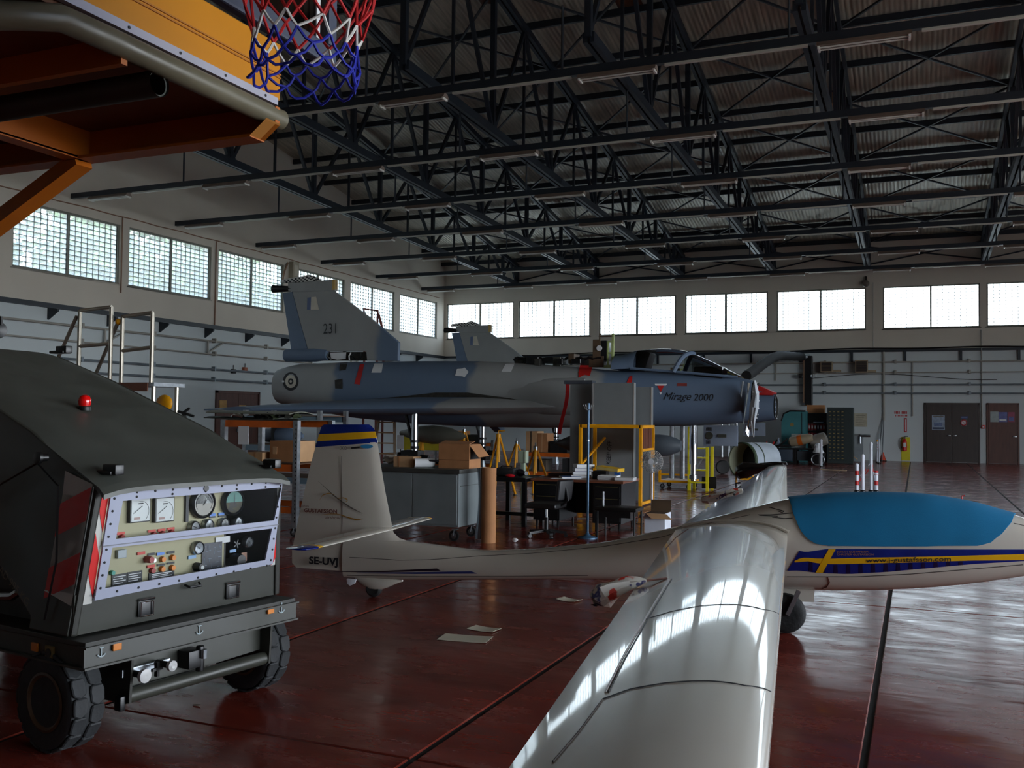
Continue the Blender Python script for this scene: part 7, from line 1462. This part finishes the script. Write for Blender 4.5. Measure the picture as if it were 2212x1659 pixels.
# fire point
a, c = wq(1947, 944), wq(1966, 996); t = thing('fire_point_board', 'yellow backing board on the window wall behind the fire extinguisher', 'board', ((a[0]+c[0])/2, YB-.02, .03)); MB().bb(a[0], c[0], YB-.03, YB-.005, .03, a[2]).build('board', mat('fire_yellow', (.84, .80, .12), .4), t, smooth=0); MB().bb(a[0]+.1, c[0]-.1, YB-.06, YB-.03, .55, .6).build('hook', STEEL, t, smooth=0)
e_ = wq(1954, 965, .18); t = thing('fire_extinguisher', 'red fire extinguisher hung on the yellow board', 'extinguisher', (e_[0], YB-.15, .38)); MB().lathe([(.06, .0), (.085, .02), (.085, .38), (.05, .45), (.025, .47)], (e_[0], YB-.15, .40), (0, 0, 1), 18).build('cylinder', RED, t); MB().lathe([(.03, .47), (.03, .53)], (e_[0], YB-.15, .40), (0, 0, 1), 10).bar((e_[0]-.02, YB-.15, .94), (e_[0]+.12, YB-.15, .97), .025).build('valve', BLACK, t); MB().path([(e_[0]-.03, YB-.15, .92), (e_[0]-.12, YB-.16, .85), (e_[0]-.13, YB-.16, .6), (e_[0]-.1, YB-.16, .5)], .014, 6).build('hose', BLACK, t); MB().bb(e_[0]-.04, e_[0]+.05, YB-.24, YB-.23, .55, .72).build('instruction_label', PAPER, t, smooth=0)
SIGR = mat('sign_red', (.72, .20, .22), .6)
a, c = wq(1932, 890), wq(1957, 897); t = thing('wall_sign', 'red painted fire sign lettering on the window wall above the extinguisher', 'sign', ((a[0]+c[0])/2, YB-.008, c[2])); MB().bb(a[0]-.02, c[0]+.02, YB-.006, YB-.002, c[2]-.05, a[2]+.06).build('backing', mat('sign_wall_white', (.80, .83, .84), .7), t, smooth=0); 
for k_ in range(9):
    if k_ != 4: x = a[0]+k_*.052; MB().bb(x, x+.036, YB-.009, YB-.006, a[2]-.07, a[2]+.03).build('red_letter', SIGR, t, smooth=0)
for k_ in range(9): x = a[0]+.03+k_*.05; MB().bb(x, x+.03, YB-.009, YB-.006, a[2]-.17, a[2]-.11).build('red_letter', SIGR, t, smooth=0)
a, c = wq(1953, 903), wq(1959, 934); t = thing('wall_sign', 'narrow red and white vertical sign on the window wall above the yellow board', 'sign', ((a[0]+c[0])/2, YB-.01, c[2])); MB().bb(a[0], c[0], YB-.015, YB-.003, c[2], a[2]).build('plate', SIGR, t, smooth=0); MB().bb(a[0]+.035, c[0]-.035, YB-.018, YB-.015, c[2]+.05, a[2]-.05).build('plate_centre', mat('sign_white', (.85, .84, .84), .5), t, smooth=0)
# posters on the doors, alarm button, wall socket
def poster(label, p0, p1, m, parts=()):
    a, c = wq(*p0, .05), wq(*p1, .05); t = thing('poster', label, 'poster', ((a[0]+c[0])/2, YB-.045, c[2])); MB().bb(a[0], c[0], YB-.05, YB-.042, c[2], a[2]).build('sheet', m, t, smooth=0)
    for (u0, v0, u1, v1, m2, nm) in parts: MB().bb(a[0]+(c[0]-a[0])*u0, a[0]+(c[0]-a[0])*u1, YB-.054, YB-.05, c[2]+(a[2]-c[2])*v0, c[2]+(a[2]-c[2])*v1).build(nm, m2, t, smooth=0)
    return t
PB = mat('poster_blue_grey', (.56, .62, .70), .5, var=.3, vs=8); PDK = mat('poster_dark', (.20, .24, .34), .5, var=.3, vs=10)
poster('large pale poster with a dark picture on the double door', (2013, 897), (2041, 929), PB, ((.05, .05, .95, .18, PDK, 'picture'), (.15, .25, .8, .5, mat('poster_mid', (.38, .44, .58), .5, var=.4, vs=14), 'picture'), (.1, .9, .9, .97, mat('print_grey', (.45, .42, .38), .7), 'print_line')))
poster('blue sign above the small notice on the double door', (2075, 899), (2091, 905), mat('sign_blue', (.16, .22, .40), .5), ((.1, .3, .9, .6, mat('sign_blue_light', (.40, .46, .62), .5), 'print_line'),)); t = poster('small white notice with a red ring on the double door', (2077, 907), (2087, 919), PAPER)
a = wq(2082, 913, .06); MB().path([a+np.array([.10*math.cos(x), 0, .10*math.sin(x)]) for x in np.linspace(0, 2*PI, 17)[:-1]], .018, 5, closed=True).build('red_ring', SIGR, t); MB().bar(a+np.array([-.06, -.002, .06]), a+np.array([.06, -.002, -.06]), .02, .01).build('red_ring_bar', SIGR, t, smooth=0)
poster('pale grey notice, leftmost on the single brown door', (2139, 889), (2157, 912), mat('poster_grey', (.62, .66, .66), .6, var=.15, vs=8)); poster('blue notice in the middle on the single brown door', (2157, 890), (2176, 912), mat('poster_violet', (.36, .38, .60), .5, var=.3, vs=8), ((.1, .1, .9, .3, PAPER, 'print_line'),)); poster('red and violet notice, rightmost on the single brown door', (2177, 890), (2192, 912), mat('poster_red', (.56, .24, .34), .5, var=.2, vs=8), ((.15, .1, .85, .55, mat('poster_violet', (.36, .38, .60), .5), 'picture'),))
a = wq(2124, 922, .06); t = thing('fire_alarm_button', 'red fire alarm call point between the two wall doors', 'alarm button', (a[0], YB-.03, a[2])); MB().box(a, (.13, .08, .13)).build('case', RED, t, bevel=.01); MB().box(a+np.array([0, -.043, 0]), (.06, .006, .06)).build('glass', PAPER, t, smooth=0)
# left wall: small boxes, notes on the door
for px_, py_, m, lb in ((504, 802, BLACK, 'small black box on the left wall below the pipes'), (529, 798, mat('box_orange', (.62, .36, .26), .6), 'small orange junction box on the left wall below the pipes')):
    a = un(px_, py_, x=XL+.06); t = thing('junction_box', lb, 'junction box', (XL+.06, a[1], a[2]-.06)); MB().box(a, (.10, .16, .14)).build('case', m, t, bevel=.01); MB().tube(a, a+np.array([0, 0, .2]), .012, n=6).build('cable', BLACK, t)
for px_, py_, s_ in ((482, 870, .16), (482, 880, .16), (524, 881, .18)): a = un(px_, py_, x=XL+.05); t = thing('door_note', 'tan note on the brown door of the left wall, %s' % {870: 'upper left', 880: 'lower left', 881: 'right'}[py_], 'note', (XL+.045, a[1], a[2])); MB().box(a, (.006, .34, s_)).build('sheet', mat('note_tan', (.74, .58, .34), .7), t, smooth=0)
# white box unit on the wall by the fin
a = un(640, 585, x=XL+.2); t = thing('wall_unit', 'beige cable box between windows above the numbered fin', 'cable box', (XL+.1, a[1], a[2]-.3)); MB().box((XL+.1, a[1], a[2]), (.2, .35, .62)).build('case', mat('unit_beige', (.66, .62, .54), .5), t, smooth=0, bevel=.01); MB().box((XL+.203, a[1], a[2]), (.006, .22, .4)).build('front', mat('unit_front', (.74, .71, .64), .5), t, smooth=0); MB().path([(XL+.06, a[1]-.3, a[2]+.25), (XL+.06, a[1]-.5, a[2]-.1), (XL+.06, a[1]-.62, a[2]-.5)], .03, 6).build('conduit', mat('rusty_conduit', (.55, .42, .34), .8), t)
fy_ = 24.5; a = un(800, 690, y=fy_); t = thing('guard_hoop', 'thin red tube hoop standing behind the numbered fin', 'hoop', (a[0], fy_, 0)); q = lambda px_, py_: un(px_, py_, y=fy_)
MB().path([q(788, 700), q(786, 667), q(816, 671), q(815, 710)], .035, 6).build('hoop', mat('frame_maroon', (.45, .22, .20), .6), t); MB().path([q(818, 678), q(829, 722)], .035, 6).build('strut', mat('frame_maroon', (.45, .22, .20), .6), t); c = q(788, 700); MB().tube((c[0], fy_, 0), c, .035, n=6).build('post', mat('frame_maroon', (.45, .22, .20), .6), t); c = q(815, 710); MB().tube((c[0], fy_, 0), c, .035, n=6).build('post', mat('frame_maroon', (.45, .22, .20), .6), t); c = q(829, 722); MB().tube((c[0], fy_, 0), c, .035, n=6).build('post', mat('frame_maroon', (.45, .22, .20), .6), t)
# behind and below the fighter: racks, boxes, tanks
def rack(label, px0, px1, y, zs, m, d=.8):
    x0, x1 = un(px0, 950, y=y)[0], un(px1, 950, y=y)[0]; t = thing('storage_rack', label, 'rack', ((x0+x1)/2, y+d/2, 0))
    for x in (x0, x1):
        for yy in (y, y+d): MB().bb(x-.035, x+.035, yy-.035, yy+.035, 0, zs[-1]+.1).build('upright', GALV, t, smooth=0)
    for z in zs:
        for yy in (y, y+d): MB().bb(x0, x1, yy-.025, yy+.025, z-.10, z).build('beam', m, t, smooth=0)
        MB().bb(x0, x1, y, y+d, z, z+.015).build('shelf', mat('shelf_brown', (.36, .26, .19), .7), t, smooth=0)
    return x0, x1
def boxat(label, px0, px1, y, z, h, m=CARD, d=.5, name='cardboard_box', cat='box'):
    x0, x1 = un(px0, 950, y=y)[0], un(px1, 950, y=y)[0]; t = thing(name, label, cat, ((x0+x1)/2, y+d/2, z)); MB().bb(x0, x1, y, y+d, z, z+h).build('case', m, t, smooth=0, bevel=.006); MB().bb(x0+(x1-x0)*.42, x0+(x1-x0)*.5, y-.004, y+d+.004, z+.002, z+h+.004).build('tape' if cat == 'box' else 'strap', CARDL if m is CARD else BLACKM, t, smooth=0)
RKY = 31.0
RKX = rack('orange beam storage rack far behind the fighter, left of the red ribbon', 1128, 1262, RKY-7.2, [.12, .62], ORANGE); zz = .635
boxat('tan cardboard box, left of two on the far orange rack', 1136, 1160, RKY-7.1, zz, .55, CARDL); boxat('brown cardboard box, right of two on the far orange rack', 1161, 1182, RKY-7.1, zz, .5); boxat('dark plastic crate on the far orange rack beside the boxes', 1188, 1225, RKY-7.1, zz, .3, BLACKM, name='crate', cat='crate'); boxat('grey tool case on the lower shelf of the far orange rack', 1150, 1180, RKY-7.1, .135, .3, mat('case_brown', (.34, .30, .26), .6), name='tool_case', cat='tool case'); boxat('dark tool case right on the lower shelf of the far orange rack', 1215, 1245, RKY-7.1, .135, .34, mat('case_dark', (.18, .19, .20), .6), name='tool_case', cat='tool case')
rack('long orange beam rack behind the cabinet and the large cardboard box', 940, 1040, 26.0, [.12, .75], ORANGE); boxat('brown carton on the rack behind the large cardboard box', 965, 1000, 26.1, .765, .35); boxat('dark tyre crate on the rack behind the large cardboard box', 1004, 1034, 26.1, .765, .25, BLACKM, name='crate', cat='crate'); boxat('low dark crate at the bottom of the rack behind the large box', 950, 1000, 26.1, .135, .36, mat('case_dark', (.18, .19, .20), .6), name='crate', cat='crate')
x0, x1 = rack('blue grey steel rack behind the orange rack trolley', 530, 690, 13.7, [.5, 1.05, 1.55], mat('rack_steel_blue', (.44, .54, .60), .45)); a = un(545, 940, y=13.9)[0]; c = un(640, 940, y=13.9)[0]; t = thing('drop_tank', 'long blue grey tank lying on the steel rack behind the orange trolley', 'tank', ((a+c)/2, 14.1, 1.065)); MB().lathe([(.03, 0), (.12, .15), (.14, .5), (.14, c-a-.3), (.1, c-a-.1), (.03, c-a)], (a, 14.1, 1.205), (1, 0, 0), 20).build('tank_body', mat('tank_blue', (.36, .42, .50), .5, var=.15), t); MB().bb((a+c)/2-.1, (a+c)/2-.05, 13.95, 14.25, 1.065, 1.35).build('strap', BLACKM, t, smooth=0)
t = thing('ladder', 'wooden A-frame ladder under the fighter wing behind the glider fin', 'ladder', (un(835, 950, y=22.5)[0], 22.5, 0)); 
for a, c in ((818, 812), (852, 862)): p, q = un(a, 905, y=22.5), un(c, 990, y=22.5); MB().bar(p, (q[0], 22.3, 0), .07, .04).build('stile', mat('ladder_wood', (.52, .44, .36), .7), t, smooth=0)
for i in range(5): z = .25+i*.28; f = 1-z/1.6; MB().bb(un(818-5*f, 950, y=22.5)[0], un(852+9*f, 950, y=22.5)[0], 22.36, 22.46, z, z+.03).build('rung', mat('ladder_rung', (.66, .52, .36), .7), t, smooth=0)
a, c = un(905, 945, y=24.0), un(1008, 945, y=24.0); t = thing('drop_tank', 'grey olive pointed drop tank under the fighter, behind the strut', 'tank', ((a[0]+c[0])/2, 24, 0)); L_ = c[0]-a[0]; MB().lathe([(.06, -.6), (.22, 0), (.27, L_*.3), (.22, L_*.65), (.08, L_*.92), (.01, L_)], (a[0], 24.0, un(950, 938, y=24)[2]), (1, 0, -.03), 22).build('tank_body', mat('tank_olive', (.40, .40, .36), .5), t)
for dx in (.1, .9): MB().bar((a[0]+dx, 23.85, 0), (a[0]+dx, 24.0, .95), .06).bar((a[0]+dx, 24.15, 0), (a[0]+dx, 24.0, .95), .06).build('cradle', YEL, t, smooth=0)
a, c = un(872, 965, y=25.2), un(958, 965, y=25.2); t = thing('yellow_bin', 'yellow steel parts bin trolley below the pointed drop tank', 'bin', ((a[0]+c[0])/2, 25.3, 0)); MB().bb(a[0], c[0], 25.2, 25.9, .55, 1.0).build('bin_body', YEL2, t, smooth=0, bevel=.01); MB().bb(a[0], c[0], 25.18, 25.24, .2, .26).build('lower_rail', YEL2, t, smooth=0)
for x in (a[0]+.04, c[0]-.04):
    for y in (25.24, 25.86): MB().bb(x-.03, x+.03, y-.03, y+.03, .1, .6).build('post', YEL2, t, smooth=0); castor(t, x, y, .045)
a = un(865, 955, y=22.0); t = thing('notice_sheet', 'white sheet of paper hanging beside the wooden ladder', 'notice', (a[0], 22.0, a[2]-.18)); MB().bb(a[0]-.1, a[0]+.1, 22.0, 22.006, a[2]-.18, a[2]+.18).build('sheet', PAPER, t, smooth=0); MB().tube((a[0], 22.02, 0), (a[0], 22.02, a[2]+.2), .012, n=6).build('stick', BLACKM, t)
# floor litter: papers, crumpled ball, cables, small wooden strips
for i, (px_, py_, sx_, sy_, rz, lb) in enumerate(((1005, 1380, .36, .20, .15, 'white sheet of paper, nearest of the two lying in front of the glider tail'), (1046, 1360, .22, .14, -.1, 'smaller white sheet of paper just behind the other, in front of the glider tail'), (1230, 1297, .19, .13, -.25, 'curled sheet of paper on the floor left of the plastic bag'))):
    a = un(px_, py_, z=0); t = thing('sheet_of_paper', lb, 'paper', (a[0], a[1], 0), rz); MB().slab(lambda u, v: np.array([(u-.5)*sx_, (v-.5)*sy_, .004+.012*abs(u-.5)**2*(i+1)]), 8, 3, (0, 0, -.002)).build('sheet', mat('paper_floor', (.78, .76, .68), .7, var=.05), t, smooth=60, local=True)
a = un(1112, 1172, z=0); t = thing('paper_ball', 'crumpled white paper ball on the floor beside the cardboard tube', 'paper', (a[0], a[1], 0)); crumpled(MB(), [(a[0]-.04+.02*i, a[1], .034) for i in range(5)], [.01, .028, .034, .028, .01], 77, 9, .3).build('ball', PAPER, t, smooth=10)
t = thing('floor_cable', 'tangled thin black cable on the floor under the desk', 'cable', (-4.9, 14., 0)); rnd = random.Random(5); MB().path([(-5.5+.09*i, 14.2+.25*math.sin(i*.9)+.12*math.sin(i*2.3), .008+.004*(i % 2)) for i in range(22)], .007, 5).build('cable', BLACK, t); 
a = un(1800, 1016, z=0); t = thing('floor_strip', 'pale wooden strip lying on the floor before the barrier posts', 'wood strip', (a[0], a[1], 0)); MB().box((a[0], a[1], .012), (.9, .05, .024), -.5).build('strip', mat('strip_pale', (.72, .64, .52), .6), t, smooth=0); MB().box((a[0]+.2, a[1]+.12, .01), (.4, .03, .02), .3).build('splinter', mat('strip_pale', (.72, .64, .52), .6), t, smooth=0)
a = un(425, 1525, z=0); t = thing('leaf', 'small dry leaf on the floor under the olive cart', 'leaf', (a[0], a[1], 0)); MB().slab(lambda u, v: np.array([a[0]-.03+.06*u, a[1]+(v-.5)*.024*math.sin(PI*u), .004+.006*u*u]), 8, 3, (0, 0, -.001)).build('blade', mat('leaf_brown', (.38, .28, .20), .7), t, smooth=60)
# trees outside the left windows
LEAF = mat('tree_leaf', (.36, .46, .26), .7, var=.4, vs=5); BARK = mat('tree_bark', (.30, .24, .19), .9)
rnd = random.Random(50)
def tree(label, x, y, h, r_):
    t = thing('tree', label, 'tree', (x, y, -.3), 0, 'trees outside the left windows'); MB().tube((x, y, -.3), (x, y, h*.6), .18, .1, 8).build('trunk', BARK, t); b = MB()
    for k_ in range(2200):
        d = np.array([rnd.gauss(0, 1), rnd.gauss(0, 1), rnd.gauss(0, 1)]); d /= np.linalg.norm(d); c = np.array([x, y, h*.68])+d*r_*rnd.uniform(.35, 1)*np.array([1, 1, 1.25]); u_, w_ = frame_of(d+np.array([rnd.uniform(-.6, .6) for _ in range(3)])); s_ = rnd.uniform(.16, .34)
        b.add([c-u_*s_, c+w_*s_*.5, c+u_*s_, c-w_*s_*.5], [(0, 1, 2, 3)])
    tag(b.build('crown', LEAF, t, smooth=0), kind='stuff')
for i, (x, y, h, r_) in enumerate(((-27, 13.6, 10.2, 2.9), (-27.6, 19.6, 10.6, 2.95), (-27, 25.6, 9.4, 2.8), (-27, 31.4, 9.6, 2.7), (-28, 36.4, 8.0, 1.9))): tree('leafy tree outside the left wall, blurred behind the glass block windows, %s from the left' % ORD[i], x, y, h, r_)
